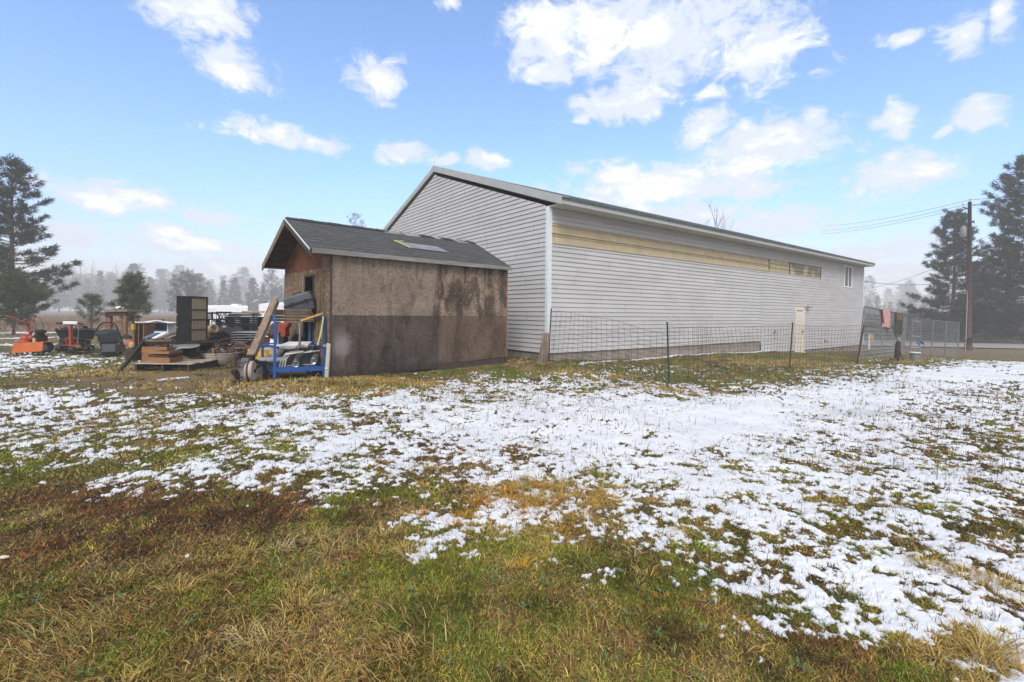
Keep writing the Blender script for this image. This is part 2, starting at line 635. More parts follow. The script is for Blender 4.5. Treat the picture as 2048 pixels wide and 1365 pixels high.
def mat_plywood(name, c, c2, grain, dark, damt=(.55, .72), patch=None, pc=None):
    """weathered plywood: cathedral grain, stain streaks running down, an optional pale patch"""
    m, t, b = newmat(name)
    tc = t.new('ShaderNodeTexCoord').outputs['Object']
    X, Y, Z = t.xyz(tc)
    wob = t.noise(t.scl(tc, .9, 1, 2.2), 1.7, 4, .55)
    rings = t.m('FRACT', t.m('ADD', t.m('MULTIPLY', wob, 13.0), t.m('MULTIPLY', Z, 3.0)))
    rings = t.m('ABSOLUTE', t.m('SUBTRACT', rings, .5))
    fine = t.noise(t.scl(tc, 3.5, 3.5, 34), 5, 4, .7)
    col = t.mix(t.ss(t.noise(tc, 1.5, 4, .6), .35, .68), c, c2)
    col = t.mix(t.m('MULTIPLY', t.m('SUBTRACT', 1.0, t.ss(rings, .0, .24)), .70), col, grain)
    col = t.mix(t.m('MULTIPLY', t.ss(fine, .48, .72), .6), col, grain)
    run = t.noise(t.scl(tc, 1.5, 1.5, .55), 1.9, 9, .72, .5)
    col = t.mix(t.m('MULTIPLY', t.ss(run, *damt), .80), col, dark)
    run2 = t.m('MULTIPLY', t.noise(t.scl(tc, 5, 5, .22), 2.0, 5, .7), t.noise(tc, 1.1, 3, .5))
    col = t.mix(t.m('MULTIPLY', t.ss(run2, .27, .40), .55), col, dark)
    wth = t.ss(t.noise(t.scl(tc, 2.0, 2.0, 6), 6, 8, .75, .4), .52, .72)
    col = t.mix(t.m('MULTIPLY', wth, .55), col, tuple(min(1, x * 1.55 + .03) for x in c))
    spk = t.ss(t.noise(t.scl(tc, 1, 1, 2.2), 42, 3, .6), .64, .74)
    col = t.mix(t.m('MULTIPLY', spk, .5), col, tuple(min(1, x * 2.0) for x in c))
    base_rot = t.m('SUBTRACT', 1.0, t.ss(t.m('ADD', Z, t.m('MULTIPLY', t.m('SUBTRACT', t.noise(tc, 3, 5, .7), .5), .5)), .0, .22))
    col = t.mix(t.m('MULTIPLY', base_rot, .6), col, dark)
    if patch:
        (px_, pz_, rx_, rz_) = patch
        dd = t.vm('LENGTH', t.vec(t.m('DIVIDE', t.m('SUBTRACT', X, px_), rx_), t.m('DIVIDE', t.m('SUBTRACT', Z, pz_), rz_), 0))
        dd = t.m('ADD', dd, t.m('MULTIPLY', t.m('SUBTRACT', t.noise(tc, 7, 4, .7), .5), 1.1))
        col = t.mix(t.m('MULTIPLY', t.m('SUBTRACT', 1.0, t.ss(dd, .2, 1.35)), .55), col, pc)
    t.put(b.inputs['Base Color'], col)
    b.inputs['Roughness'].default_value = .9
    b.inputs['Specular IOR Level'].default_value = .2
    bump(t, b, t.m('ADD', fine, rings), .22, .006)
    return m


def mat_osb():
    m, t, b = newmat('strand_board')
    tc = t.new('ShaderNodeTexCoord').outputs['Object']
    vo = t.new('ShaderNodeTexVoronoi')
    t.put(vo.inputs['Vector'], t.vm('ADD', t.scl(tc, 1.1, 1.1, .8), t.vm('MULTIPLY', t.vec(t.noise(tc, 9, 2), t.noise(tc, 7, 2), 0), (.12, .12, 0))))
    vo.inputs['Scale'].default_value = 34
    c = t.xyz(vo.outputs['Color'])
    col = t.mix(c[0], (.105, .062, .034), (.235, .155, .088))
    col = t.mix(t.m('MULTIPLY', t.m('GREATER_THAN', c[1], .9), .7), col, (.42, .34, .25))
    col = t.mix(t.ss(t.noise(t.scl(tc, 2.5, 2.5, .5), 2.2, 4, .6), .48, .7), col, (.060, .040, .026))
    t.put(b.inputs['Base Color'], col)
    b.inputs['Roughness'].default_value = .9
    bump(t, b, vo.outputs['Distance'], .4, .006)
    return m


def mat_shingle():
    m, t, b = newmat('asphalt_shingle')
    tc = t.new('ShaderNodeTexCoord').outputs['UV']
    obj = t.new('ShaderNodeTexCoord').outputs['Object']
    br = t.new('ShaderNodeTexBrick')
    t.put(br.inputs['Vector'], tc)
    br.inputs['Scale'].default_value = 1
    br.inputs['Brick Width'].default_value = .305
    br.inputs['Row Height'].default_value = .14
    br.inputs['Mortar Size'].default_value = .010
    br.inputs['Mortar Smooth'].default_value = .5
    br.inputs['Color1'].default_value = (.072, .070, .070, 1)
    br.inputs['Color2'].default_value = (.048, .047, .047, 1)
    br.inputs['Mortar'].default_value = (.020, .020, .020, 1)
    gran = t.noise(obj, 130, 3, .7)
    col = t.mix(t.m('MULTIPLY', t.ss(gran, .45, .7), .5), br.outputs['Color'], (.15, .145, .14))
    col = t.mix(t.m('MULTIPLY', t.ss(t.noise(obj, 1.6, 5, .65), .56, .72), .5), col, (.10, .085, .065))
    t.put(b.inputs['Base Color'], col)
    b.inputs['Roughness'].default_value = .95
    bump(t, b, t.m('SUBTRACT', gran, t.m('MULTIPLY', br.outputs['Fac'], 1.5)), .5, .008)
    return m


def mat_tint(name, rough=.8, var=.25, scale=30.0, transl=.0):
    """base colour from the mesh's own colour attribute with a little noise"""
    m, t, b = newmat(name)
    a = t.new('ShaderNodeAttribute', attribute_name='tint')
    tc = t.new('ShaderNodeTexCoord').outputs['Object']
    n = t.m('MULTIPLY_ADD', t.noise(tc, scale, 3, .6), var * 2, 1 - var)
    hs = t.new('ShaderNodeHueSaturation')
    hs.inputs['Saturation'].default_value = 1.04
    hs.inputs['Value'].default_value = 1.10
    t.put(hs.inputs['Color'], a.outputs['Color'])
    col = t.mix(1.0, hs.outputs[0], t.vec(n, n, n), 'MULTIPLY')
    t.put(b.inputs['Base Color'], col)
    b.inputs['Roughness'].default_value = rough
    b.inputs['Specular IOR Level'].default_value = .08
    return m, t, b, col


def mat_ground():
    m, t, b, col = mat_tint('soil_and_moss', .95, .22, 14)
    tc = t.new('ShaderNodeTexCoord').outputs['Object']
    n = t.noise(tc, 38, 5, .7)
    col = t.mix(t.m('MULTIPLY', t.ss(n, .5, .72), .5), col, (.050, .036, .024))
    n2 = t.noise(tc, 75, 4, .7)
    col = t.mix(t.m('MULTIPLY', t.ss(n2, .60, .72), .4), col, (.20, .16, .09))
    t.put(b.inputs['Base Color'], col)
    bump(t, b, t.m('ADD', n, n2), .9, .02)
    return m


def mat_snow():
    m, t, b = newmat('old_snow')
    tc = t.new('ShaderNodeTexCoord').outputs['Object']
    n = t.noise(tc, 24, 5, .6)
    col = t.mix(t.ss(t.noise(tc, 1.2, 4, .6), .35, .7), (.635, .64, .655), (.555, .56, .58))
    # thin wet slush where water stands
    X, Y, Z = t.xyz(tc)
    hx, hy = hit(1765, 830)
    dd = t.vm('LENGTH', t.vec(t.m('DIVIDE', t.m('SUBTRACT', X, hx), 1.5), t.m('DIVIDE', t.m('SUBTRACT', Y, hy), .32), 0))
    dd = t.m('ADD', dd, t.m('MULTIPLY', t.m('SUBTRACT', t.noise(tc, 2.2, 4, .6), .5), 1.2))
    col = t.mix(t.m('MULTIPLY', t.m('SUBTRACT', 1.0, t.ss(dd, .2, 1.1)), .75), col, (.40, .41, .40))
    spk = t.ss(t.noise(tc, 60, 3, .7), .70, .76)
    col = t.mix(t.m('MULTIPLY', spk, .35), col, (.35, .30, .24))
    t.put(b.inputs['Base Color'], col)
    b.inputs['Roughness'].default_value = .7
    b.inputs['Specular IOR Level'].default_value = .3
    bump(t, b, t.m('ADD', n, t.noise(tc, 80, 3, .6)), .45, .012)
    return m


def mat_glass():
    m, t, b = newmat('window_glass')
    tc = t.new('ShaderNodeTexCoord').outputs['Object']
    t.put(b.inputs['Base Color'], t.mix(t.noise(tc, 3, 2), (.03, .035, .04), (.06, .07, .075)))
    b.inputs['Roughness'].default_value = .12
    b.inputs['Specular IOR Level'].default_value = .2
    return m


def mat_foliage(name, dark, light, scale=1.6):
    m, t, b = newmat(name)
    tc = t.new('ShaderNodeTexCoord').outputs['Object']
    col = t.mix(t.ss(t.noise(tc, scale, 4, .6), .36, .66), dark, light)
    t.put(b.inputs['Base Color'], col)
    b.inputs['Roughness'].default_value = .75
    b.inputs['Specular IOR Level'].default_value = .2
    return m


M = dict(
    siding=mat_siding(), osb=mat_osb(), shingle=mat_shingle(), ground=mat_ground(), snow=mat_snow(), glass=mat_glass(),
    ply_a=mat_plywood('plywood_upper_grey', (.27, .212, .168), (.195, .146, .110), (.11, .082, .066), (.075, .058, .044), (.48, .68)),
    ply_b=mat_plywood('plywood_upper_mottled', (.32, .235, .17), (.155, .108, .078), (.08, .056, .04), (.026, .021, .016), (.44, .56), (1.55, 2.0, .55, .45), (.42, .35, .28)),
    ply_c=mat_plywood('plywood_lower_dark', (.105, .080, .068), (.072, .055, .047), (.04, .03, .026), (.024, .019, .016), (.46, .64), (.2, .62, .2, .30), (.34, .30, .29)),
    ply_d=mat_plywood('plywood_lower_brown', (.155, .105, .076), (.10, .068, .050), (.08, .054, .038), (.050, .035, .025), (.46, .64), (1.5, .9, .4, .45), (.34, .27, .22)),
    concrete=mat('concrete', (.30, .265, .225), (.22, .185, .15), 3, .9, 0, .4, (.16, .115, .085), 2.5),
    trimwhite=mat('corner_trim', (.66, .70, .72), (.60, .64, .66), 4, .5, 0, .05),
    roofmetal=mat('painted_roof_metal', (.43, .44, .42), (.38, .39, .375), 3, .45, .2, .05),
    roofdark=mat('roof_rib_edge', (.10, .12, .115), (.06, .075, .07), 6, .5, .2, .1),
    soffit=mat('soffit_panel', (.58, .565, .55), (.50, .485, .46), 1.5, .7, 0, .05, (.45, .40, .33), 1.2, (.6, .8)),
    beige=mat('bare_lap_board', (.47, .385, .245), (.385, .315, .20), 2.2, .85, 0, .2, (.24, .20, .14), 1.3, (.54, .80), (1, 1, 1.5)),
    beigedirty=mat('grimy_lap_board', (.27, .22, .155), (.17, .14, .10), 3, .9, 0, .2, (.46, .39, .26), 1.5, (.50, .60)),
    doorpaint=mat('old_door_paint', (.70, .64, .55), (.62, .55, .45), 3, .6, 0, .1, (.45, .27, .12), 1.1, (.62, .76), (1, 1, .5)),
    fascia=mat('weathered_fascia', (.27, .26, .245), (.17, .16, .145), 5, .85, 0, .3, stretch=(.4, .4, 3)),
    darkwood=mat('dark_weathered_wood', (.075, .055, .042), (.040, .030, .024), 6, .9, 0, .4, stretch=(1, 1, 4)),
    redwood=mat('reddish_board', (.175, .055, .026), (.105, .035, .018), 4, .85, 0, .3, (.05, .03, .02), 2, (.55, .7)),
    wood=mat('brown_timber', (.26, .145, .085), (.16, .085, .05), 6, .85, 0, .4, stretch=(.7, 1, 3)),
    plank=mat('grey_brown_plank', (.27, .21, .155), (.17, .13, .095), 5, .9, 0, .4, (.10, .07, .05), 2.5, (.58, .72), (3, 3, .6)),
    orangewood=mat('orange_brown_board', (.36, .17, .075), (.24, .11, .05), 4, .85, 0, .3, (.10, .06, .04), 3, (.58, .7), (.6, 1, 3)),
    logbark=mat('split_log', (.27, .21, .165), (.15, .11, .085), 9, .95, 0, .9, (.08, .06, .05), 5, (.55, .7), (1, 1, .25)),
    bark=mat('pine_bark', (.105, .075, .058), (.055, .040, .033), 7, .95, 0, .8, stretch=(1, 1, .3)),
    birchbark=mat('pale_bark', (.26, .245, .23), (.16, .145, .14), 6, .9, 0, .3, stretch=(1, 1, .4)),
    polewood=mat('creosote_pole', (.070, .040, .028), (.042, .026, .020), 5, .9, 0, .4, stretch=(1, 1, .2)),
    rust=mat('rusty_steel', (.115, .055, .034), (.060, .032, .022), 9, .85, .3, .4),
    blacksteel=mat('dark_steel', (.022, .019, .018), (.040, .026, .020), 8, .7, 0, .3, spec=.15),
    blackplastic=mat('black_plastic', (.014, .0145, .015), (.022, .022, .022), 5, .6, 0, .1, spec=.12),
    greyplastic=mat('grey_plastic', (.085, .095, .105), (.065, .072, .08), 4, .5, 0, .1, (.14, .14, .14), 3, (.6, .75)),
    binplastic=mat('faded_black_plastic', (.030, .033, .035), (.022, .024, .026), 4, .6, 0, .1, (.07, .07, .07), 4, (.58, .7), spec=.15),
    greenplastic=mat('dark_green_plastic', (.016, .030, .026), (.024, .034, .030), 5, .55, 0, .1, spec=.15),
    blue=mat('blue_paint', (.018, .085, .30), (.022, .07, .23), 6, .45, 0, .15, (.05, .05, .07), 5, (.64, .74)),
    orange=mat('orange_paint', (.58, .135, .028), (.45, .10, .022), 4, .5, 0, .15, (.25, .07, .02), 4, (.58, .72)),
    redpaint=mat('red_orange_paint', (.40, .065, .024), (.27, .045, .02), 5, .5, 0, .15, (.12, .03, .02), 5, (.6, .75)),
    yellow=mat('yellow_paint', (.62, .34, .035), (.50, .26, .022), 5, .5, 0, .1, (.3, .17, .05), 5, (.62, .75)),
    strap=mat('faded_strap', (.50, .50, .18), (.40, .40, .15), 12, .8, 0, .1),
    white=mat('chalky_white', (.74, .74, .73), (.66, .66, .65), 3, .6, 0, .08, (.45, .40, .33), 2, (.64, .8)),
    vanwhite=mat('white_vehicle_paint', (.82, .83, .85), (.78, .79, .81), 2, .4, 0, .02),
    tubwhite=mat('dirty_white_enamel', (.46, .41, .35), (.35, .305, .26), 4, .6, 0, .1, (.20, .13, .09), 3, (.54, .72)),
    tan=mat('tan_plastic', (.50, .34, .20), (.38, .25, .15), 4, .6, 0, .1),
    beigepanel=mat('woven_beige_panel', (.60, .50, .34), (.50, .41, .28), 7, .8, 0, .3, stretch=(8, 8, 1)),
    galv=mat('galvanised_metal', (.56, .58, .60), (.42, .44, .46), 9, .35, .85, .08),
    aluminium=mat('dull_aluminium', (.27, .27, .265), (.17, .17, .165), 8, .5, .5, .15, (.06, .05, .045), 5, (.46, .6)),
    greymetal=mat('grey_sheet_metal', (.27, .28, .29), (.20, .21, .215), 4, .55, .4, .1),
    tyre=mat('tyre_rubber', (.032, .032, .034), (.050, .049, .049), 8, .85, 0, .3),
    wirerust=mat('rusty_wire', (.090, .062, .046), (.060, .042, .034), 20, .8, .3, 0),
    wiregalv=mat('galvanised_wire', (.30, .315, .32), (.24, .25, .255), 20, .6, .5, 0),
    galvpost=mat('galvanised_post', (.19, .20, .205), (.13, .14, .145), 8, .55, .5, .1),
    tpost=mat('green_steel_post', (.045, .070, .055), (.030, .046, .036), 10, .7, .2, .2, (.10, .06, .04), 6, (.6, .75)),
    pink=mat('pink_towel', (.60, .31, .30), (.52, .25, .24), 8, .95, 0, .4, (.66, .42, .40), 5, (.55, .7), (6, 6, .5)),
    maroon=mat('maroon_cloth', (.10, .022, .025), (.07, .018, .02), 6, .95, 0, .3),
    olive=mat('dark_olive_cloth', (.042, .042, .025), (.028, .03, .018), 5, .95, 0, .4),
    browncloth=mat('brown_cloth', (.19, .11, .035), (.12, .075, .028), 5, .95, 0, .4),
    paperwhite=mat('white_plastic', (.8, .8, .79), (.74, .74, .73), 4, .5, 0, .02),
    asphalt=mat('road_surface', (.27, .245, .235), (.22, .20, .19), .6, .9, 0, .3),
    bluepan=mat('blue_grey_liner', (.085, .18, .26), (.06, .13, .19), 5, .6, 0, .1),
    stone=mat('pale_stone', (.58, .52, .42), (.45, .40, .32), 14, .8, 0, .3),
    darkvoid=mat('painted_interior_dark', (.012, .011, .010), (.008, .008, .008), 3, .95, 0, 0),  # near-black colour, darkness of the shed inside painted in
    curtain=mat('grey_blind', (.17, .18, .18), (.12, .13, .13), 3, .8, 0, .05, stretch=(1, 1, 6)),
    needle_dark=mat_foliage('pine_needles_dark', (.012, .022, .010), (.040, .054, .022)),
    needle_green=mat_foliage('pine_needles_green', (.045, .064, .022), (.125, .135, .045), 2.5),
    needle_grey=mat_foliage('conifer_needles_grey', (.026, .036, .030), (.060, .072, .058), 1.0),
    twig=mat_foliage('bare_twigs', (.12, .10, .09), (.20, .17, .15), 1.0),
    bush=mat_foliage('shrub_foliage', (.045, .050, .03), (.11, .095, .055), .6),
)
mt, t_, b_, c_ = mat_tint('grass_blades', .7, .15, 25)
M['blade'] = mt

# ------------------------------------------------------------------ the ground, snow and grass
for (pa, pb, w) in (((1160, 731), (1300, 716), .16), ((1300, 716), (1420, 708), .22), ((1420, 708), (1545, 703), .2)):
    _a, _b = hit(*pa), hit(*pb)
    _STRIPS.append((*_a, *_b, w))
for (pa, pb, w) in (((318, 762), (366, 757), .1), ((-60, 668), (190, 664), 1.1), ((-40, 691), (125, 689), .32), ((-40, 679), (100, 676), .45)):
    _a, _b = hit(*pa), hit(*pb)
    _STRIPS.append((*_a, *_b, w))


def blob(px, py, rx, ry):
    x, y = hit(px, py)
    return (x, y, rx, ry)


STRAW = [blob(1055, 1015, .42, .55), blob(1090, 985, .35, .3), blob(640, 780, 1.6, .45), blob(480, 775, 1.2, .4), blob(230, 745, 1.3, .8), blob(840, 765, 1.2, .4),
         blob(1990, 1330, .35, .3), blob(1180, 690 + 60, 1.2, .5), blob(1350, 785, 1.0, .3), blob(1180, 1000, .3, .25), blob(1570, 725, 2.0, 1.2)]
BROWN = [blob(330, 1040, 1.3, .55), blob(120, 1060, 1.0, .5), blob(520, 1030, .8, .35), blob(380, 1110, .9, .22), blob(960, 930, .8, .6), blob(900, 900, .5, .6), blob(240, 1000, 1.3, .5),
         blob(1480, 1270, .4, .22), blob(1650, 1300, .4, .16), blob(1600, 1150, .5, .3)]
GREEN = [blob(1000, 745, 3.0, .7), blob(1300, 745, 2.5, 1.3), blob(1580, 745, 2.2, .9), blob(150, 725, 3.0, .9), blob(1200, 1250, 1.1, .4), blob(900, 1080, .8, .4),
         blob(560, 1130, .35, .14), blob(880, 1130, .4, .2), blob(1650, 750, 2.5, .6), blob(1950, 725, 6, 1.5), blob(100, 900, 1.2, .8), blob(1500, 1200, .5, .25), blob(1250, 1120, .8, .3)]
DIRT = [blob(300, 772, 2.2, .55), blob(400, 750, 1.8, .8), blob(560, 748, 1.4, .4), blob(1040, 728, .9, .4), blob(180, 700, 1, .3)]


def field(blobs, x, y, jitter=.6, seed=91):
    w = np.zeros_like(x)
    n = (fbm(x, y, 2.5, 3, .55, seed) - .5) * jitter * 2.4
    for (cx, cy, rx, ry) in blobs:
        w = np.maximum(w, 1.15 - np.sqrt(((x - cx) / rx) ** 2 + ((y - cy) / ry) ** 2) * .75)
    return np.clip((w + n) * 1.6, 0, 1)


def mixc(a, b, f):
    return a * (1 - f[:, None]) + np.asarray(b)[None, :] * f[:, None]


def ground_colour(x, y):
    n1 = fbm(x, y, 1.6, 4, .6, 101)
    n2 = fbm(x, y, 5.5, 3, .6, 131)
    n3 = fbm(x, y, .45, 3, .5, 151)
    c = np.tile(np.array([.075, .052, .030]), (len(x), 1))
    c = mixc(c, (.105, .125, .018), np.clip((n1 - .44) * 5, 0, 1))             # moss
    c = mixc(c, (.055, .034, .026), np.clip((.45 - n2) * 5, 0, 1))             # dead brown weeds
    c = mixc(c, (.18, .18, .035), np.clip((n2 - .6) * 6, 0, 1) * .8)
    c = mixc(c, (.058, .036, .030), field(BROWN, x, y) * .85)
    c = mixc(c, (.095, .11, .026), field(GREEN, x, y) * .75)
    c = mixc(c, (.145, .105, .068), field(DIRT, x, y) * .9)
    c = mixc(c, (.24, .165, .075), field(STRAW, x, y) * .7)
    far = np.clip((np.hypot(x, y) - 20) / 12, 0, 1)
    fc = np.tile(np.array([.15, .105, .068]), (len(x), 1))
    fc = mixc(fc, (.11, .11, .05), np.clip((n3 - .5) * 6, 0, 1) * .6)
    c = c * (1 - far[:, None]) + fc * far[:, None]
    return c


def polar(angs, rads):
    A, R = np.meshgrid(angs, rads)
    return (R * np.sin(A)).ravel(), (R * np.cos(A)).ravel()


def grid_faces(na, nr, wrap=False):
    i = np.arange(nr - 1)[:, None]
    j = np.arange(na if wrap else na - 1)[None, :]
    j2 = (j + 1) % na
    a, b, c, d = i * na + j, i * na + j2, (i + 1) * na + j2, (i + 1) * na + j
    return np.stack([np.broadcast_to(q, (nr - 1, j.shape[1])).ravel() for q in (a, d, c, b)], 1)


def make_ground():
    fine = np.radians(np.linspace(-60, 60, 560))
    coarse = np.radians(np.linspace(60, 300, 82)[1:-1])
    angs = np.concatenate([fine, coarse])
    rads = [.0005, .3, .8, 1.2]
    while rads[-1] < 560:
        r = rads[-1]
        rads.append(r + min(max(.022, r * r / 735 * 1.3), .35 if r < 40 else r * .06))
    rads = np.array(rads)
    x, y = polar(angs, rads)
    z = gz(x, y) + bumps(x, y) * np.clip(np.hypot(x, y) * .8, 0, 1)
    o = np_mesh('ground', np.stack([x, y, z], 1), grid_faces(len(angs), len(rads), True), M['ground'], ground_colour(x, y), True)
    link(o)
    tag(o, kind='structure')


def make_snow():
    angs = np.radians(np.linspace(-54, 54, 1250))
    rads = [1.5]
    while rads[-1] < 48:
        r = rads[-1]
        rads.append(r + min(max(.011, r * r / 735 * .55), .22))
    rads = np.array(rads)
    x, y = polar(angs, rads)
    s = snow_s(x, y)
    thick = .0005 + .015 * np.clip(s / .14, 0, 1) ** .8 + .007 * (fbm(x, y, 8, 4, .6, 171) - .3) * np.clip(s / .05, 0, 1)
    dz = np.where(s > 0, thick, np.maximum(s * 1.2, -.05))
    z = gz(x, y) + bumps(x, y) + dz
    F = grid_faces(len(angs), len(rads))
    F = F[(s[F] > -.012).any(1)]
    used = np.unique(F)
    re = np.full(len(x), -1)
    re[used] = np.arange(len(used))
    V = np.stack([x, y, z], 1)[used]
    o = np_mesh('snow', V, re[F], M['snow'], None, True)
    link(o)
    tag(o, 'thin melting snow lying in patches between the grass tufts', 'snow', kind='stuff')


def blade_mesh(name, root, az, L, lean, w, col, segs, label, cat):
    """bent blades: root (n,3), az heading, L length, lean 0 upright .. 1 lying"""
    n = len(root)
    dirh = np.stack([np.cos(az), np.sin(az), np.zeros(n)], 1)
    side = np.stack([-np.sin(az), np.cos(az), np.zeros(n)], 1)
    # width faces a random way round the blade's heading
    tw = rng.uniform(-.9, .9, n)[:, None]
    side = side * np.cos(tw) + dirh * np.sin(tw)
    up = np.array([0, 0, 1.0])[None, :]
    if segs == 2:
        a1 = lean * .9
        a2 = np.clip(lean * 1.75, 0, 1.75)
        m = root + L[:, None] * .55 * (up * np.cos(a1)[:, None] + dirh * np.sin(a1)[:, None])
        t = m + L[:, None] * .5 * (up * np.cos(a2)[:, None] + dirh * np.sin(a2)[:, None])
        W_ = w[:, None] * .5
        V = np.stack([root - side * W_, root + side * W_, m - side * W_ * .75, m + side * W_ * .75, t], 1).reshape(-1, 3)
        b = np.arange(n)[:, None] * 5
        F = np.concatenate([b + np.array([[0, 1, 3]]), b + np.array([[0, 3, 2]]), b + np.array([[2, 3, 4]])], 0)
        C = np.repeat(col, 5, 0)
    else:
        t = root + L[:, None] * (up * np.cos(lean)[:, None] + dirh * np.sin(lean)[:, None])
        W_ = w[:, None] * .5
        V = np.stack([root - side * W_, root + side * W_, t], 1).reshape(-1, 3)
        F = np.arange(n * 3).reshape(-1, 3)
        C = np.repeat(col, 3, 0)
    o = np_mesh(name, V, F, M['blade'], C)
    link(o)
    return tag(o, label, cat, kind='stuff')


def wedge(n, r0, r1, half=52):
    a = np.radians(rng.uniform(-half, half, n))
    r = np.sqrt(rng.uniform(r0 * r0, r1 * r1, n))
    return r * np.sin(a), r * np.cos(a)


SHED_A, SHED_ANG = (-3.50, 9.21), math.atan2(2.96, 3.36)
BARN_C, BARN_ANG = (.965, 12.77), math.atan2(.604, .797)


def clear_of_buildings(x, y):
    k = np.ones(len(x), bool)
    for (c, a, lx, ly) in ((SHED_A, SHED_ANG, 4.48, 3.05), (BARN_C, BARN_ANG, 24.3, 13)):
        dx, dy = x - c[0], y - c[1]
        u = dx * math.cos(a) + dy * math.sin(a)
        v = -dx * math.sin(a) + dy * math.cos(a)
        k &= ~((u > -.02) & (u < lx) & (v > -.02) & (v < ly))
    return k


def roots_on(x, y):
    return np.stack([x, y, gz(x, y) + bumps(x, y) - .006], 1)


def make_grass():
    bands = [(1.35, 3.2, 100000, 2, .0040), (3.2, 5.5, 100000, 2, .0055), (5.5, 9.5, 90000, 2, .0085), (9.5, 16, 80000, 1, .014), (16, 34, 46000, 1, .028)]
    parts = []
    for (r0, r1, n, segs, w0) in bands:
        x, y = wedge(n * 2, r0, r1)
        s = snow_s(x, y)
        # tufts: blades gather round clump centres
        clump = fbm(x, y, 6.5, 2, .6, 211)
        keep = rng.uniform(0, 1, len(x)) < np.clip((clump - .30) * 3.2, .12, 1)
        keep &= (s < -.01) | ((s < .05) & (rng.uniform(0, 1, len(x)) < .35)) | (rng.uniform(0, 1, len(x)) < .012)
        dirt = field(DIRT, x, y)
        keep &= rng.uniform(0, 1, len(x)) > dirt * .85
        keep &= clear_of_buildings(x, y)
        x, y, s = x[keep][:n], y[keep][:n], s[keep][:n]
        m = len(x)
        k1 = fbm(x, y, 2.2, 3, .6, 231)
        k2 = rng.uniform(0, 1, m)
        st, br, gr = field(STRAW, x, y), field(BROWN, x, y), field(GREEN, x, y)
        near_straw = np.clip(1.2 - np.hypot((x + 1.6) / 1.8, (y - 2.2)), 0, .45)
        lowk = fbm(x, y, 1.3, 2, .5, 251)
        st = np.clip(st + near_straw * np.clip((lowk - .42) * 6, 0, 1), 0, 1)
        c = np.tile(np.array([.110, .115, .034]), (m, 1))
        c = mixc(c, (.092, .110, .034), np.clip((k1 - .5) * 6, 0, 1))
        c = mixc(c, (.185, .16, .055), np.clip((.47 - k1) * 5, 0, 1))
        c = mixc(c, (.075, .040, .033), np.clip(br * 1.1 - k2 * .5, 0, 1))
        c = mixc(c, (.100, .125, .038), gr * (k2 < .8) * .65)
        yel = (rng.uniform(0, 1, m) < .03 + st * .85)
        c[yel] = np.array([.33, .225, .085]) * rng.uniform(.65, 1.25, (yel.sum(), 1))
        brn = (rng.uniform(0, 1, m) < .24 * (1 - gr * .5)) & ~yel
        c[brn] = np.array([.105, .062, .043])
        snowy = s > -.03
        c[snowy] = c[snowy] * np.array([1.0, .90, .9])
        c *= rng.uniform(.5, 1.7, (m, 1)) * np.array([1.30, 1.32, .90])
        L = rng.uniform(.009, .030, m) * (1 + .7 * st + .30 * gr) * (1.0 if r0 < 5 else 1.3) * (1 - .3 * br)
        L *= 1 + .35 * max(0, (r0 - 9) / 10)
        tall = rng.uniform(0, 1, m) < .04
        L[tall] *= 1.7
        lean = rng.uniform(.25, 1.05, m)
        lean[yel] = rng.uniform(.55, 1.05, yel.sum())
        w = w0 * rng.uniform(.7, 1.4, m)
        az = rng.uniform(0, 2 * np.pi, m)
        parts.append((roots_on(x, y), az, L, lean, w, c, segs))
    for segs, nm in ((2, 'grass'), (1, 'far_grass')):
        p = [q for q in parts if q[6] == segs]
        blade_mesh(nm, *[np.concatenate([q[i] for q in p]) for i in range(6)], segs,
                   'short winter grass, green and olive, around the snow in front' if segs == 2 else 'short winter grass further off by the buildings', 'grass')
    # the turf itself: a dense mat of short flattened blades
    R, A, L, LE, Wd, C = [], [], [], [], [], []
    greens = np.array([(.105, .140, .026), (.165, .185, .034), (.080, .125, .030), (.120, .125, .030), (.215, .185, .050)])
    browns = np.array([(.120, .055, .032), (.080, .042, .032), (.17, .088, .042), (.13, .105, .036), (.062, .036, .028)])
    for (r0, r1, n, w0) in ((1.35, 3.0, 110000, .0036), (3.0, 5.5, 130000, .0052), (5.5, 9.5, 90000, .0085)):
        x, y = wedge(int(n * 1.7), r0, r1)
        k = (snow_s(x, y) < .012) & clear_of_buildings(x, y) & (rng.uniform(0, 1, len(x)) > field(DIRT, x, y) * .7)
        x, y = x[k][:n], y[k][:n]
        m = len(x)
        pb = np.clip(.47 + (fbm(x, y, 3.0, 4, .65, 501) - .5) * 3.4 + field(BROWN, x, y) * .5 - field(GREEN, x, y) * .3, .04, .96)
        isb = rng.uniform(0, 1, m) < pb
        # tufts of light tips among dark rot
        q = np.clip(((fbm(x, y, 7.0, 3, .6, 521) - .5) * 3.2 + .5 + rng.normal(0, .22, m)) * 5, 0, 4.99).astype(int)
        patch_ = np.clip(.55 + (fbm(x, y, 4.5, 3, .6, 581) - .36) * 2.6, .35, 1.55)[:, None]
        c = np.where(isb[:, None], browns[q], greens[q]) * patch_ * rng.uniform(.30, 1.9, (m, 1)) * np.array([1.15, 1.05, .75])
        ss = rng.uniform(0, 1, m) < .05 + field(STRAW, x, y) * .75
        c[ss] = np.array([.42, .29, .11]) * rng.uniform(.6, 1.2, (ss.sum(), 1))
        ro = roots_on(x, y)
        ro[:, 2] += rng.uniform(.002, .012, m)
        R.append(ro)
        A.append(rng.uniform(0, 6.28, m))
        L.append(rng.uniform(.014, .046, m) * (1 if r0 < 5 else 1.3))
        LE.append(rng.uniform(.75, 1.45, m))
        Wd.append(w0 * rng.uniform(.6, 1.4, m))
        C.append(c)
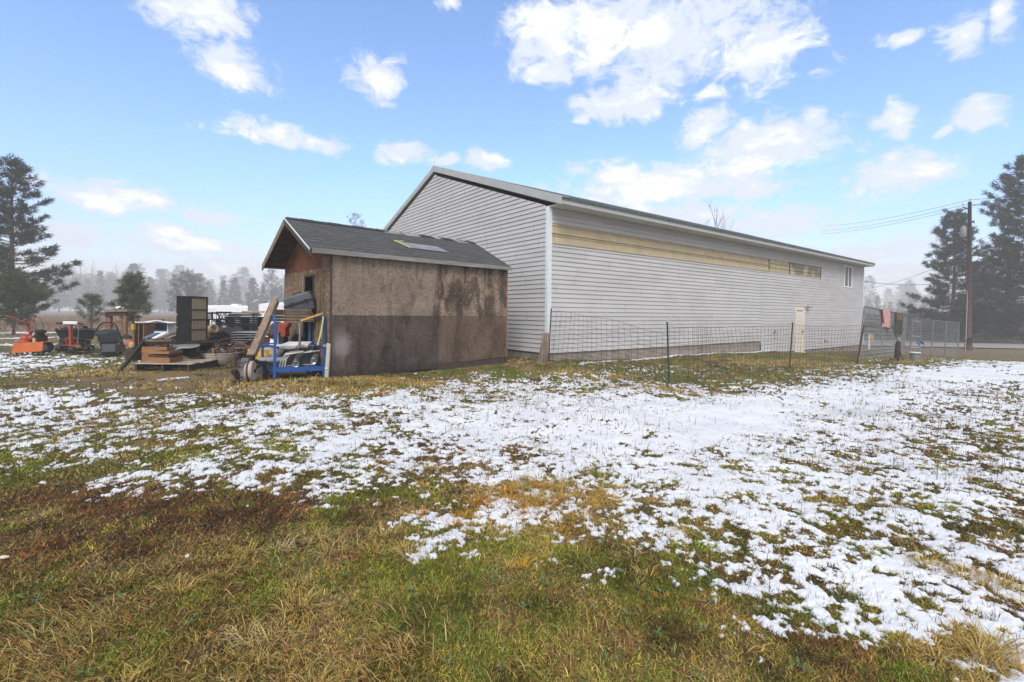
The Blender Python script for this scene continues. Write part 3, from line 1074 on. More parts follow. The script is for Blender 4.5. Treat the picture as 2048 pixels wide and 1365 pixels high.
    blade_mesh('turf', *[np.concatenate(q_) for q_ in (R, A, L, LE, Wd, C)], 1, 'matted turf of flattened olive, yellow and brown blades in the foreground', 'turf')
    # long dead blades combed flat over the near left
    R, A, L, LE, Wd, C = [], [], [], [], [], []
    x, y = wedge(60000, 1.4, 4.2, 52)
    mk = np.clip((fbm(x, y, 1.5, 3, .6, 541) - .47) * 6, 0, 1) * np.clip(1.25 - np.hypot((x + 1.7) / 1.5, (y - 2.0) / .9) * .85, 0.03, 1) * (snow_s(x, y) < -.02)
    k = rng.uniform(0, 1, len(x)) < mk * .62
    x, y = x[k], y[k]
    m = len(x)
    flow = fbm(x, y, .8, 2, .5, 561) * 9
    pal = np.array([(.46, .31, .12), (.40, .22, .075), (.50, .40, .20), (.30, .155, .07), (.22, .22, .085), (.34, .30, .12)])[rng.integers(0, 6, m)] * np.array([.85, .80, .70])
    ro = roots_on(x, y)
    ro[:, 2] += rng.uniform(.004, .022, m)
    blade_mesh('fallen_straw', ro, flow + rng.normal(0, .75, m), rng.uniform(.045, .12, m), rng.uniform(.72, 1.0, m), rng.uniform(.0030, .0052, m), pal * rng.uniform(.55, 1.25, (m, 1)), 2,
               'long tan dead grass blades lying combed over the near left turf', 'dry grass')
    # single tufts poking up through the snow
    x, y = wedge(90000, 3.0, 15, 52)
    s = snow_s(x, y)
    k = (s > .0) & (rng.uniform(0, 1, len(x)) < np.clip(.95 - s * 2.5, .2, 1) * np.clip(1.3 - coverage(x, y), .09, 1)) & clear_of_buildings(x, y)
    x, y = np.repeat(x[k], 4), np.repeat(y[k], 4)
    m = len(x)
    x = x + rng.normal(0, .012, m)
    y = y + rng.normal(0, .012, m)
    pal = np.array([(.13, .13, .045), (.14, .09, .055), (.085, .055, .045), (.26, .18, .08)])[np.repeat(rng.integers(0, 4, m // 4), 4)]
    blade_mesh('snow_tufts', roots_on(x, y), rng.uniform(0, 6.28, m), rng.uniform(.03, .07, m), rng.uniform(.15, .95, m), .0042 + .0007 * y, pal * rng.uniform(.7, 1.3, (m, 1)), 1,
               'small brown and olive grass tips poking through the snow', 'grass')
    # straw tussocks: long blades fanned out and lying over
    R, A, L, LE, Wd, C = [], [], [], [], [], []
    def tussock(cx, cy, n, spread, length, col, w):
        a = rng.uniform(0, 2 * np.pi, n)
        r = np.abs(rng.normal(0, spread, n))
        x, y = cx + r * np.cos(a), cy + r * np.sin(a)
        R.append(roots_on(x, y))
        A.append(a + rng.normal(0, .5, n))
        L.append(length * rng.uniform(.5, 1.2, n))
        LE.append(rng.uniform(.70, 1.15, n))
        Wd.append(w * rng.uniform(.7, 1.3, n))
        C.append(np.array(col)[None, :] * rng.uniform(.6, 1.3, (n, 1)) * np.array([1, 1, 1]) + rng.normal(0, .012, (n, 3)).clip(-.03, .03))
    straw, gold, pale, grn = (.36, .25, .085), (.40, .20, .045), (.36, .28, .13), (.12, .15, .035)
    x, y = wedge(2600, 1.7, 3.6, 50)
    dens = np.clip((fbm(x, y, 1.3, 2, .5, 251) - .43) * 7, 0, 1) * np.clip(1.3 - np.hypot((x + 1.6) / 1.9, (y - 2.2) / 1.0) * .85, .03, 1) * (snow_s(x, y) < -.05)
    k = rng.uniform(0, 1, len(x)) < dens * .40
    for cx, cy in zip(x[k], y[k]):
        tussock(cx, cy, int(rng.integers(14, 34)), .036, rng.uniform(.06, .115), straw if rng.uniform() < .7 else (gold if rng.uniform() < .4 else pale), .0050)
    for (px, py, n, sp, ln, col) in ((1050, 1010, 26, .38, .12, gold), (1100, 985, 18, .30, .12, straw), (1180, 1010, 9, .22, .12, straw), (1000, 1030, 8, .2, .11, gold), (1060, 965, 9, .35, .11, straw),
                                     (1985, 1330, 9, .10, .17, straw), (600, 1230, 2, .06, .17, straw), (560, 1290, 3, .1, .15, pale), (640, 1125, 5, .22, .15, pale), (700, 1100, 4, .2, .13, straw),
                                     (1075, 1140, 2, .10, .10, straw), (830, 1095, 2, .1, .12, straw), (355, 1175, 4, .2, .12, straw), (1880, 1150, 5, .2, .18, straw), (1960, 1170, 4, .2, .16, straw)):
        hx, hy = hit(px, py)
        for _ in range(n):
            tussock(hx + rng.normal(0, sp), hy + rng.normal(0, sp * .8), int(rng.integers(30, 60)), .035, ln * rng.uniform(.6, 1.05), col, .0052)
    for (px, py, n, sx, sy) in ((560, 776, 60, 1.1, .22), (470, 776, 40, .9, .25), (760, 772, 30, 1.2, .2), (250, 742, 45, 1.0, .5), (1090, 728, 16, .4, .2), (1350, 782, 22, .7, .2), (1560, 740, 40, 1.6, .6), (655, 765, 30, .4, .12), (1800, 722, 20, .5, .3)):
        hx, hy = hit(px, py)
        for _ in range(n):
            qx, qy = hx + rng.normal(0, sx), hy + rng.normal(0, sy)
            tussock(qx, qy, int(rng.integers(14, 26)), .05, rng.uniform(.10, .20), straw if rng.uniform() < .6 else pale, .010)
    x, y = wedge(900, 4.0, 15, 50)
    s = snow_s(x, y)
    k = (s < .0) & clear_of_buildings(x, y)
    for cx, cy in zip(x[k][:330], y[k][:330]):
        q = rng.uniform()
        tussock(cx, cy, int(rng.integers(14, 34)), .04, rng.uniform(.07, .13), straw if q < .35 else ((.13, .085, .045) if q < .6 else grn), .0045 + .0006 * cy)
    # deep green clumps
    for (px, py) in ((556, 1128), (590, 1132), (250, 1165), (1640, 1235), (480, 1030), (900, 1250), (1560, 1235), (1000, 935), (1690, 1190), (1220, 1330), (1420, 1160)):
        hx, hy = hit(px, py)
        for _ in range(2):
            tussock(hx + rng.normal(0, .04), hy + rng.normal(0, .03), 40, .03, .06, (.085, .15, .04), .0042)
    blade_mesh('dry_grass', np.concatenate(R), np.concatenate(A), np.concatenate(L), np.concatenate(LE), np.concatenate(Wd), np.clip(np.concatenate(C), .01, 1), 2,
               'straw coloured dry grass in flattened tussocks over the green', 'dry grass')
    # dark upright seed stalks standing through the snow
    x, y = wedge(9000, 2.2, 14, 50)
    dens = np.clip((fbm(x, y, .9, 2, .5, 271) - .40) * 5, 0, 1) * np.where(x > y * -.15, 1, .25) * np.where(y < 3.2, .4, 1)
    k = (rng.uniform(0, 1, len(x)) < dens * .55) & clear_of_buildings(x, y)
    x, y = x[k], y[k]
    m = len(x)
    blade_mesh('dead_weed_stalks', roots_on(x, y), rng.uniform(0, 6.28, m), rng.uniform(.05, .17, m), rng.uniform(0, .22, m), .0024 + .0006 * np.hypot(x, y) * .8,
               np.array([.065, .042, .034])[None, :] * rng.uniform(.7, 1.5, (m, 1)), 2, 'thin dark dead stalks standing up through the snow', 'weeds')
    # low rosettes of broad leaves and brown matted weeds in the foreground
    R, A, L, LE, Wd, C = [], [], [], [], [], []
    x, y = wedge(2200, 1.6, 4.6, 50)
    s = snow_s(x, y)
    k = (s < -.03) & (rng.uniform(0, 1, len(x)) < .5 * (1 - field(BROWN, x, y) * .8))
    for cx, cy in zip(x[k], y[k]):
        n = int(rng.integers(6, 12))
        a = np.linspace(0, 2 * np.pi, n, endpoint=False) + rng.uniform(0, 1)
        R.append(roots_on(np.full(n, cx) + .004 * np.cos(a), np.full(n, cy) + .004 * np.sin(a)))
        A.append(a + rng.normal(0, .2, n))
        L.append(rng.uniform(.020, .046, n) * rng.uniform(.6, 1.3))
        LE.append(rng.uniform(.65, 1.0, n))
        Wd.append(np.full(n, rng.uniform(.008, .013)))
        base = np.array([.115, .165, .080]) if rng.uniform() < .7 else np.array([.11, .14, .03])
        C.append(base[None, :] * rng.uniform(.7, 1.25, (n, 1)))
    x, y = wedge(9000, 1.7, 8.0, 52)
    s = snow_s(x, y)
    k = (s < .0) & (rng.uniform(0, 1, len(x)) < np.clip(field(BROWN, x, y) * .9 + np.clip((fbm(x, y, 1.7, 3, .6, 291) - .5) * 4, 0, .8), 0, 1))
    x, y = x[k][:3600], y[k][:3600]
    for cx, cy in zip(x, y):
        n = 9
        a = rng.uniform(0, 6.28, n)
        R.append(roots_on(cx + rng.normal(0, .018, n), cy + rng.normal(0, .018, n)))
        A.append(a)
        L.append(rng.uniform(.02, .05, n))
        LE.append(rng.uniform(.2, 1.0, n))
        Wd.append(np.full(n, .0030 + .0007 * cy))
        C.append(np.array([.070, .036, .030])[None, :] * rng.uniform(.6, 1.5, (n, 1)))
    blade_mesh('ground_weeds', np.concatenate(R), np.concatenate(A), np.concatenate(L), np.concatenate(LE), np.concatenate(Wd), np.concatenate(C), 2,
               'low green rosettes and matted brown weeds between the grass', 'weeds')
    # fallen rust-red pine needles and small twigs lying flat
    x, y = wedge(900, 1.6, 4.2, 48)
    k = (snow_s(x, y) < -.02) & (fbm(x, y, 1.9, 2, .5, 311) > .52)
    x, y = x[k][:260], y[k][:260]
    m = len(x)
    ro = roots_on(x, y)
    ro[:, 2] += .012
    blade_mesh('fallen_needles', ro, rng.uniform(0, 6.28, m), rng.uniform(.08, .17, m), np.full(m, .93), np.full(m, .0028), np.array([.25, .095, .045])[None, :] * rng.uniform(.6, 1.3, (m, 1)), 2,
               'rusty red pine needles scattered on the grass', 'pine needles')


def make_road():
    mb = MB()
    p0, p1 = Vector((8, 41.0)), Vector((130, 36.0))
    d = (p1 - p0).normalized()
    nrm = Vector((-d.y, d.x))
    vs = []
    N = 60
    for i in range(N + 1):
        q = p0 + (p1 - p0) * i / N
        for w_ in (-3.4, -1.5, 1.5, 3.4):
            p = q + nrm * w_
            vs.append((p.x, p.y, g1(p.x, p.y) + .07 + (.03 if abs(w_) < 2 else 0)))
    fs = [(i * 4 + j, (i + 1) * 4 + j, (i + 1) * 4 + j + 1, i * 4 + j + 1) for i in range(N) for j in range(3)]
    mb.add(vs, fs)
    o = mb.build('road', M['asphalt'])
    tag(o, kind='structure')


make_ground()
make_snow()
make_grass()
make_road()


# ------------------------------------------------------------------ the barn (local: x along the long wall, y up the gable, z world height)
def lap_wall(mb, F, x0, x1, zc0, zc1, course=.126, out=.021, top=None, bottom=None):
    """clapboard courses on plane F (x along, y outward); top(z)->(xa,xb) clips to the gable"""
    z = zc0
    while z < zc1 - 1e-4:
        zt = min(z + course, zc1)
        if top:
            a0, b0 = top(z)
            a1, b1 = top(zt)
            if b0 - a0 < .05:
                break
        else:
            a0, b0, a1, b1 = x0, x1, x0, x1
        fr = (zt - z) / course
        n0 = 1
        P = [F @ Vector((a0, out, z)), F @ Vector((b0, out, z)), F @ Vector((b1, out * (1 - fr) + .001, zt)), F @ Vector((a1, out * (1 - fr) + .001, zt)),
             F @ Vector((a0, -.006, z + .016)), F @ Vector((b0, -.006, z + .016))]
        # a rounded nose: the lower edge turns under
        mb.add(P, [(0, 1, 2, 3), (4, 5, 1, 0)])
        z = zt


def frame(o, ex, ey):
    ex, ey = V3(ex), V3(ey)
    ez = ex.cross(ey)
    ez = Vector((0, 0, 1))
    return Matrix(((ex.x, ey.x, ez.x, o[0]), (ex.y, ey.y, ez.y, o[1]), (ex.z, ey.z, ez.z, o[2]), (0, 0, 0, 1)))


def make_barn():
    t = thing('barn', 'long grey barn with lap siding, a stripped yellowish band and a shallow gable roof', 'barn', (*BARN_C, 0), BARN_ANG)
    Z = lambda h: EYE + h                        # heights measured from eye level
    Lw, Wd, pitch = 24.3, 13.0, .352
    zb1, zb2, zt = Z(-1.07), Z(-1.60), Z(2.90)
    step = 11.96
    F = frame((0, 0, 0), (1, 0, 0), (0, -1, 0))  # side wall, outward = -y
    dx0, dx1, dz1 = 15.24, 16.22, Z(.37)
    wx0, wx1, wz0, wz1 = 21.25, 22.4, Z(1.59), Z(2.77)
    bx1, bz0, bz1 = 18.1, Z(1.905), Z(2.455)
    s = MB()
    off = lambda z: zb1 + math.ceil((z - zb1) / .126 - 1e-6) * .126
    lap_wall(s, F, .0, step, zb1, bz0)
    lap_wall(s, F, step, dx0, zb2, Z(.34))
    lap_wall(s, F, dx1, Lw, zb2, Z(.34))
    lap_wall(s, F, step, Lw, Z(.34), wz0)
    lap_wall(s, F, step, wx0, wz0, bz0)
    lap_wall(s, F, wx1, Lw, wz0, wz1)
    lap_wall(s, F, bx1, wx0, bz0, bz1)
    lap_wall(s, F, .0, wx0, bz1, wz1)
    lap_wall(s, F, .0, Lw, wz1, zt + .02)
    # sheathing behind the laps so that nothing shows through
    s.box((Lw / 2, .06, (zb1 + bz0) / 2 + .3), (Lw - .02, .08, bz0 - zb1 + .5))
    s.build('side_wall', M['siding'], t)
    gmb = MB()
    Fg = frame((0, 0, 0), (0, 1, 0), (-1, 0, 0))
    peak = zt + pitch * Wd / 2

    def clip(z):
        if z <= zt:
            return .0, Wd
        k = (z - zt) / pitch
        return min(k, Wd / 2), max(Wd - k, Wd / 2)
    lap_wall(gmb, Fg, 0, Wd, zb1, peak + .1, top=clip)
    gmb.build('gable_wall', M['siding'], t)
    inner = MB()
    inner.prism([(.03, .03, zb1), (.03, Wd - .03, zb1), (.03, Wd - .03, zt - .02), (.03, Wd / 2, peak - .04), (.03, .03, zt - .02)], (Lw - .1, 0, 0))
    inner.build('sheathing', M['concrete'], t)
    # foundation, stepped
    f = MB()
    f.box((step / 2, .13, (zb1 - 1.2 + zb1) / 2 - .002), (step, .22, 1.2))
    f.box(((step + Lw) / 2, .132, (zb2 - 1.2 + zb2) / 2 - .002), (Lw - step - .004, .22, 1.2))
    f.box((.132, Wd / 2 + .13, zb1 - .6), (.22, Wd - .26, 1.196))
    f.build('foundation', M['concrete'], t, bevel=.01)
    # stripped band: three bare lap boards, then grimy ones
    bd = MB()
    for i in range(2):
        hb = (bz1 - bz0) / 2
        z0 = bz0 + i * hb
        lap_wall(bd, F, .0, 12.6, z0, z0 + .215, .215, .034)
        lap_wall(bd, F, .0, 12.6, z0 + .215, z0 + hb, hb - .215, .020)
    for i in range(3):
        z0 = bz0 + i * (bz1 - bz0) / 3
        lap_wall(bd, F, 12.6, 14.6, z0, z0 + (bz1 - bz0) / 3, (bz1 - bz0) / 3, .026)
    bd.build('bare_band', M['beige'], t)
    bd = MB()
    for i in range(3):
        z0 = bz0 + i * (bz1 - bz0) / 3
        lap_wall(bd, F, 14.6, bx1, z0, z0 + (bz1 - bz0) / 3, (bz1 - bz0) / 3, .024)
    bd.build('grimy_band', M['beigedirty'], t)['label'] = 'brown grimy end of the bare band'
    for xx, hh in ((12.6, .55), (14.6, .55), (bx1, .60)):
        MB().box((xx, -.026, (bz0 + bz1) / 2), (.035, .02, hh)).build('band_joint', M['darkwood'], t)
    # corner boards
    for (xx, yy, zz) in ((0, 0, zb1), (Lw, 0, zb2)):
        c = MB()
        sx = -.028 if xx == 0 else .028
        c.box((xx + (.042 if xx == 0 else -.042), -.021, (zz + zt) / 2), (.112, .026, zt - zz - .004))
        c.box((xx + sx * .75, .036, (zz + zt) / 2), (.026, .112, zt - zz - .006))
        c.build('corner_board', M['trimwhite'], t, bevel=.004)
    # soffit and roof
    ov, gov, drop = .50, .045, .0
    ez = Z(3.02)
    sf = MB()
    sf.box((Lw / 2, -ov / 2 - .012, Z(2.885)), (Lw + 2 * gov - .06, ov - .03, .02))
    for i in range(80):
        sf.box((i * .305, -ov / 2 - .012, Z(2.874)), (.012, ov - .04, .006))
    sf.build('soffit', M['soffit'], t)
    fa = MB()
    fa.box((Lw / 2, -ov - .012, Z(2.945)), (Lw + 2 * gov, .022, .135))
    fa.build('fascia', M['roofmetal'], t)
    r = MB()
    rp = Z(3.03) + pitch * (Wd / 2 + ov)
    r.prism([(-gov, -ov - .05, ez), (-gov, Wd / 2, rp), (-gov, Wd + ov + .05, ez), (-gov, Wd + ov + .05, ez - .03), (-gov, Wd / 2, rp - .045), (-gov, -ov - .05, ez - .03)], (Lw + 2 * gov, 0, 0))
    r.build('roof', M['roofmetal'], t)
    rb = MB()
    for i in range(int(Lw / .23) + 2):
        xx = -gov + .28 + i * .23
        if xx > Lw + gov - .03:
            break
        rb.bar((xx, -ov - .056, ez + .012), (xx, Wd / 2 - .03, rp + .008), .05, .03)
    rb.build('roof_ribs', M['roofdark'], t)
    rg = MB()
    rg.box((Lw / 2, -ov - .054, ez - .012), (Lw + 2 * gov, .012, .024))
    rg.build('drip_edge', M['roofdark'], t)
    # rake trim: a broad folded metal edge up both slopes
    rk = MB()
    for sgn in (0, 1):
        ye = -ov - .07 if sgn == 0 else Wd + ov + .07
        ym = Wd / 2
        a, b = Vector((-gov - .012, ye, ez + .02)), Vector((-gov - .012, ym, rp + .035))
        rk.prism([a, b, b - Vector((0, 0, .20)), a - Vector((0, 0, .20))], (-.014, 0, 0))
        rk.prism([a + Vector((0, 0, .001)), b + Vector((0, 0, .001)), b + Vector((.26, 0, .001)), a + Vector((.26, 0, .001))], (0, 0, .018))
    rk.build('rake_trim', M['roofmetal'], t)
    rs = MB()
    for sgn in (0, 1):
        ye = -ov if sgn == 0 else Wd + ov
        a, b = Vector((-.016, ye, ez - .17)), Vector((-.016, Wd / 2, rp - .165))
        rs.bar(a, b, gov * .9, .012)
    rs.build('rake_soffit', M['soffit'], t)
    cap = MB()
    cap.prism([(-gov - .03, Wd / 2 - .2, rp - .03), (-gov - .03, Wd / 2, rp + .06), (-gov - .03, Wd / 2 + .2, rp - .03), (-gov - .03, Wd / 2, rp + .045)], (Lw + 2 * gov, 0, 0))
    cap.build('ridge_cap', M['roofmetal'], t)
    # door
    d = MB()
    db = Z(-1.70)
    d.box(((dx0 + dx1) / 2 - .03, -.008, (db + dz1) / 2 - .06), (dx1 - dx0 - .24, .03, dz1 - db - .16))
    for zz in (.25, .95, 1.5):
        d.box(((dx0 + dx1) / 2 - .19, -.027, db + zz + .18), (.20, .012, .42))
        d.box(((dx0 + dx1) / 2 + .12, -.027, db + zz + .18), (.20, .012, .42))
    door = d.build('door', M['doorpaint'], t, bevel=.004)
    h = MB()
    h.tube([(dx1 - .26, -.02, db + .98), (dx1 - .26, -.07, db + .98)], .018, 8).ell((dx1 - .26, -.085, db + .98), (.034, .026, .034))
    h.build('handle', M['rust'], door)
    MB().tube([(dx1 - .26, -.02, db + 1.14), (dx1 - .26, -.045, db + 1.14)], .024, 10).build('deadbolt', M['rust'], door)
    df = MB()
    df.box((dx0 + .05, -.02, (db + dz1) / 2), (.10, .06, dz1 - db))
    df.box((dx1 - .05, -.02, (db + dz1) / 2), (.10, .06, dz1 - db))
    df.box((dx1 - .145, -.015, (db + dz1) / 2 - .05), (.09, .03, dz1 - db - .1))
    df.box(((dx0 + dx1) / 2, -.021, dz1 - .04), (dx1 - dx0 - .2, .058, .12))
    df.box(((dx0 + dx1) / 2, -.05, db - .03), (dx1 - dx0 - .02, .12, .06))
    df.build('door_frame', M['doorpaint'], t, bevel=.004)
    # window
    w = MB()
    cx, cz = (wx0 + wx1) / 2, (wz0 + wz1) / 2
    for xx in (wx0 + .03, wx1 - .03):
        w.box((xx, -.018, cz), (.06, .05, wz1 - wz0))
    for zz in (wz0 + .03, wz1 - .03):
        w.box((cx, -.018, zz), (wx1 - wx0 - .12, .049, .06))
    w.box((cx + .02, -.015, cz), (.06, .045, wz1 - wz0 - .12))
    win = w.build('window', M['paperwhite'], t, bevel=.004)
    g = MB().box(((wx0 + .06 + cx - .01) / 2, -.002, cz), (cx - wx0 - .07, .006, wz1 - wz0 - .12))
    g.build('pane', M['glass'], win)
    g = MB().box(((wx1 - .06 + cx + .05) / 2, -.004, cz), (wx1 - cx - .11, .006, wz1 - wz0 - .12))
    g.build('blind', M['curtain'], win)
    # twin flood lamp by the door
    lp = MB()
    lx, lz = dx1 + .12, Z(.50)
    lp.box((lx + .02, -.04, lz), (.12, .06, .12))
    lp.build('lamp_base', M['doorpaint'], t)
    for k in (0, 1):
        q = MB()
        q.lathe([(.02, 0), (.055, .06), (.07, .15), (.065, .155), (.0, .14)], (lx + .07 + .12 * k, -.08, lz + .03), (.35 if k else .1, -.7, -.55), 12)
        q.build('flood_lamp', M['tubwhite'], t, True)
    # hose taps low on the wall
    for fx, fz in ((13.15, Z(-.72)), (18.7, Z(-1.25))):
        q = MB()
        q.tube([(fx, 0, fz), (fx, -.12, fz), (fx, -.16, fz - .07)], .022, 8).tube([(fx - .06, -.08, fz + .07), (fx + .06, -.08, fz + .07)], .016, 6).tube([(fx, -.08, fz), (fx, -.08, fz + .07)], .013, 6)
        q.lathe([(.06, 0), (.06, .02)], (fx, -.005, fz), (0, -1, 0), 12)
        q.build('hose_tap', M['greymetal'], t)
    return t


def make_shed():
    H, Lg, Wd = 2.44, 4.48, 3.05
    zg = .27
    t = thing('shed', 'old plywood shed with grey shingle roof beside the barn gable', 'shed', (*SHED_A, zg), SHED_ANG)
    rise = .76
    mid = Wd / 2
    peakz = H + rise
    fo, ro, so = .42, .06, .10                   # overhangs: front gable, rear, side
    sl = rise / mid
    # frame core behind the sheets
    c = MB()
    c.box((Lg / 2, .05, H / 2), (Lg - .06, .07, H - .02))
    c.box((Lg / 2, Wd - .05, H / 2), (Lg - .06, .07, H - .02))
    c.prism([(Lg - .06, .03, .02), (Lg - .06, Wd - .03, .02), (Lg - .06, Wd - .03, H), (Lg - .06, mid, peakz - .1), (Lg - .06, .03, H)], (.05, 0, 0))
    c.build('wall_frame', M['darkwood'], t)
    # side sheets: four plywood boards of the photo's layout
    def sheet(name, x0, x1, z0, z1, m, slant=0.0, out=0.0):
        q = MB()
        q.prism([(x0, -.002 - out, z0), (x1, -.002 - out, z0), (x1 + slant, -.002 - out, z1), (x0, -.002 - out, z1)] if slant else
                [(x0, -.002 - out, z0), (x1, -.002 - out, z0), (x1, -.002 - out, z1), (x0, -.002 - out, z1)], (0, .016, 0))
        return q.build(name, M[m], t, bevel=.002)
    sp = 1.20
    q = sheet('plywood_panel', 0.0, 2.28, sp + .004, H - .04, 'ply_a', .12)
    q['label'] = 'grey upper plywood sheet with swirling grain'
    q = MB().prism([(2.288, -.002, sp + .004), (Lg, -.002, sp + .004), (Lg, -.002, H - .06), (2.408, -.002, H - .06)], (0, .016, 0)).build('plywood_panel', M['ply_b'], t)
    q['label'] = 'mottled upper plywood sheet with black mildew'
    q = sheet('plywood_panel', .0, 2.442, -.0, sp - .006, 'ply_c', 0, .008)
    q['label'] = 'dark lower sheet with a pale scuff'
    q = MB().prism([(2.448, -.004, .10), (Lg - .01, -.004, .16), (Lg - .01, -.004, sp - .004), (2.448, -.004, sp - .004)], (0, .016, 0)).build('plywood_panel', M['ply_d'], t)
    q['label'] = 'brown lower plywood sheet'
    k = MB()
    k.box((2.35 + .02, .008, sp + .5), (.03, .012, 1.2)).box((Lg / 2, .008, sp), (Lg - .1, .012, .03)).box((Lg / 2 + 1.1, .02, .03), (Lg / 2 - .1, .03, .2)).box((.9, .02, -.06), (1.7, .03, .16))
    k.build('sill_board', M['darkwood'], t)
    # nail rows
    nail = None
    for xx, zz in [(x_ + random.uniform(-.008, .008), sp + .12 + i * .125) for x_ in (3.55, 3.98) for i in range(9)] + [(x_ + random.uniform(-.02, .02), .2 + i * .2) for x_ in (2.95, 3.3, 3.75) for i in range(5)]:
        if nail is None:
            o = nail = MB().lathe([(.013, 0), (.013, .006), (0, .009)], (0, -.003, 0), (0, -1, 0), 7).build('nail_head', M['blacksteel'], t)
        else:
            o = link(nail.copy(), t)
        o.location = (xx, 0, zz)
    e = MB()
    e.box((Lg + .004, .03, H / 2 + .05), (.022, .10, H - .2))
    e.build('corner_strip', M['orangewood'], t)
    e = MB()
    e.box((-.018, .012, H / 2), (.03, .055, H - .03))
    e.build('corner_strip', M['darkwood'], t)
    # gable front: strand board around the doorway
    d0, d1, dh = .95, 1.58, 2.05
    g = MB()
    th = .016
    g.box((-.006, d0 / 2, (H - .28) / 2), (th, d0, H - .28))
    g.box((-.006, (d1 + Wd) / 2, (H - .28) / 2), (th, Wd - d1, H - .28))
    g.box((-.006, (d0 + d1) / 2, (dh + H - .28) / 2), (th, d1 - d0, H - .28 - dh))
    g.build('gable_board', M['osb'], t)
    g = MB()
    g.prism([(-.002, .0, H - .276), (-.002, Wd, H - .276), (-.002, Wd, H), (-.002, mid, peakz - .06), (-.002, 0, H)], (.014, 0, 0))
    g.build('gable_peak_board', M['redwood'], t)
    g = MB()
    g.box((-.022, .22, H - .22), (.014, .44, .30))
    g.build('patch_board', M['osb'], t)
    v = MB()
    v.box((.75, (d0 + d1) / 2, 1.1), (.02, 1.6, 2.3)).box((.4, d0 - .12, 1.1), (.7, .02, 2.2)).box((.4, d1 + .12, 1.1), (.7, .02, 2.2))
    v.build('painted_dark_lining', M['darkvoid'], t)  # panels painted near-black to stand for shade behind the doorway
    fr = MB()
    fr.box((-.028, d1 + .035, 1.2), (.03, .085, 1.75))
    fr.build('door_casing', M['plank'], t)
    fr = MB()
    fr.box((-.02, d0 + .015, 1.03), (.03, .05, 2.05)).box((-.02, (d0 + d1) / 2, dh - .012), (.026, d1 - d0 - .06, .045))
    fr.build('door_jamb', M['darkwood'], t)
    # roof
    lift = .05
    ra = MB()
    eR = Vector((0, -so, H + lift - sl * so))
    eL = Vector((0, Wd + so + .14, H + lift - sl * (so + .14)))
    pk = Vector((0, mid, peakz + lift))
    x0, x1 = -fo, Lg + ro
    tk = Vector((0, 0, .03))
    ra.prism([Vector((x0, *eR.yz)), Vector((x0, *pk.yz)), Vector((x0, *eL.yz)), Vector((x0, *(eL - tk).yz)), Vector((x0, *(pk - tk).yz)), Vector((x0, *(eR - tk).yz))], (x1 - x0, 0, 0))
    deck = ra.build('roof', M['darkwood'], t)
    for side, ed in ((0, eR), (1, eL)):
        me = bpy.data.meshes.new('shingles')
        up = Vector((0, 0, .012))
        outw = (ed - pk).normalized() * .02
        L = (ed + outw - pk).length
        P = [Vector((x0 - .015, *(ed + outw + up).yz)), Vector((x1 + .01, *(ed + outw + up).yz)), Vector((x1 + .01, *(pk + up).yz)), Vector((x0 - .015, *(pk + up).yz))]
        # shingle courses as real steps
        vs, fs, uvs = [], [], []
        nrow = 13
        nx = 46
        rr = random.Random(3 + side)
        for r_ in range(nrow):
            a, b = r_ / nrow, (r_ + 1) / nrow
            for i in range(nx):
                xa, xb = i / nx, (i + 1) / nx
                jit = rr.uniform(-.003, .004)
                lo, hi = .008 + jit * .7, .003
                base = len(vs)
                for (xx, tt, hh) in ((xa, a - .008, lo), (xb, a - .008, lo), (xb, b, hi), (xa, b, hi)):
                    p = P[0].lerp(P[1], xx).lerp(P[3].lerp(P[2], xx), max(tt, 0))
                    vs.append(p + Vector((0, 0, hh)))
                    uvs.append((xx * (x1 - x0), tt * L))
                p0 = P[0].lerp(P[1], xa).lerp(P[3].lerp(P[2], xa), max(a - .008, 0))
                p1 = P[0].lerp(P[1], xb).lerp(P[3].lerp(P[2], xb), max(a - .008, 0))
                vs += [p0, p1]
                uvs += [(xa * 5, a * L), (xb * 5, a * L)]
                fs += [(base, base + 1, base + 2, base + 3), (base + 4, base + 5, base + 1, base)] if side == 0 else [(base + 3, base + 2, base + 1, base), (base, base + 1, base + 5, base + 4)]
        me.from_pydata([tuple(p) for p in vs], [], fs)
        uvl = me.uv_layers.new(name='UVMap')
        for lp in me.loops:
            uvl.data[lp.index].uv = uvs[lp.vertex_index]
        me.materials.append(M['shingle'])
        link(bpy.data.objects.new('shingles', me), t)
    rc = MB()
    for i in range(17):
        xx = x0 + (x1 - x0) * i / 17
        for sd_ in (-1, 1):
            a = Vector((xx, mid, pk.z + .034 + .006 * (i % 2)))
            b = a + Vector((0, sd_ * .13, -.13 * sl - .004))
            dxx = Vector(((x1 - x0) / 17 - .012, 0, 0))
            rc.add([a, a + dxx, b + dxx, b], [(0, 1, 2, 3)])
    rc.build('ridge_cap', M['shingle'], t)
    # patches: pale strips at the ridge, a worn light tin on the slope
    def on_roof(x, f, h=.034):                 # f: 0 eave .. 1 ridge on the near slope
        p = eR.lerp(pk, f)
        return Vector((x, p.y, p.z + h))
    for (xa, xb, f0, f1, hh) in ((1.65, 2.25, .90, .99, .030), (2.2, 2.7, .88, .985, .034), (3.1, 3.45, .91, .99, .030), (3.75, 4.2, .88, .985, .030)):
        pa = MB()
        pa.add([on_roof(xa + .12, f0, hh), on_roof(xb + .05, f0 + .02, hh), on_roof(xb, f1, hh + .012), on_roof(xa, f1, hh + .01),
                on_roof(xa + .12, f0, hh - .012), on_roof(xb + .05, f0 + .02, hh - .012)], [(0, 1, 2, 3), (4, 5, 1, 0)])
        pa.build('ridge_patch', M['fascia'], t)
    pa = MB()
    pa.add([on_roof(1.95, .34, .038), on_roof(3.0, .33, .038), on_roof(2.85, .52, .040), on_roof(1.72, .55, .040)], [(0, 1, 2, 3)])
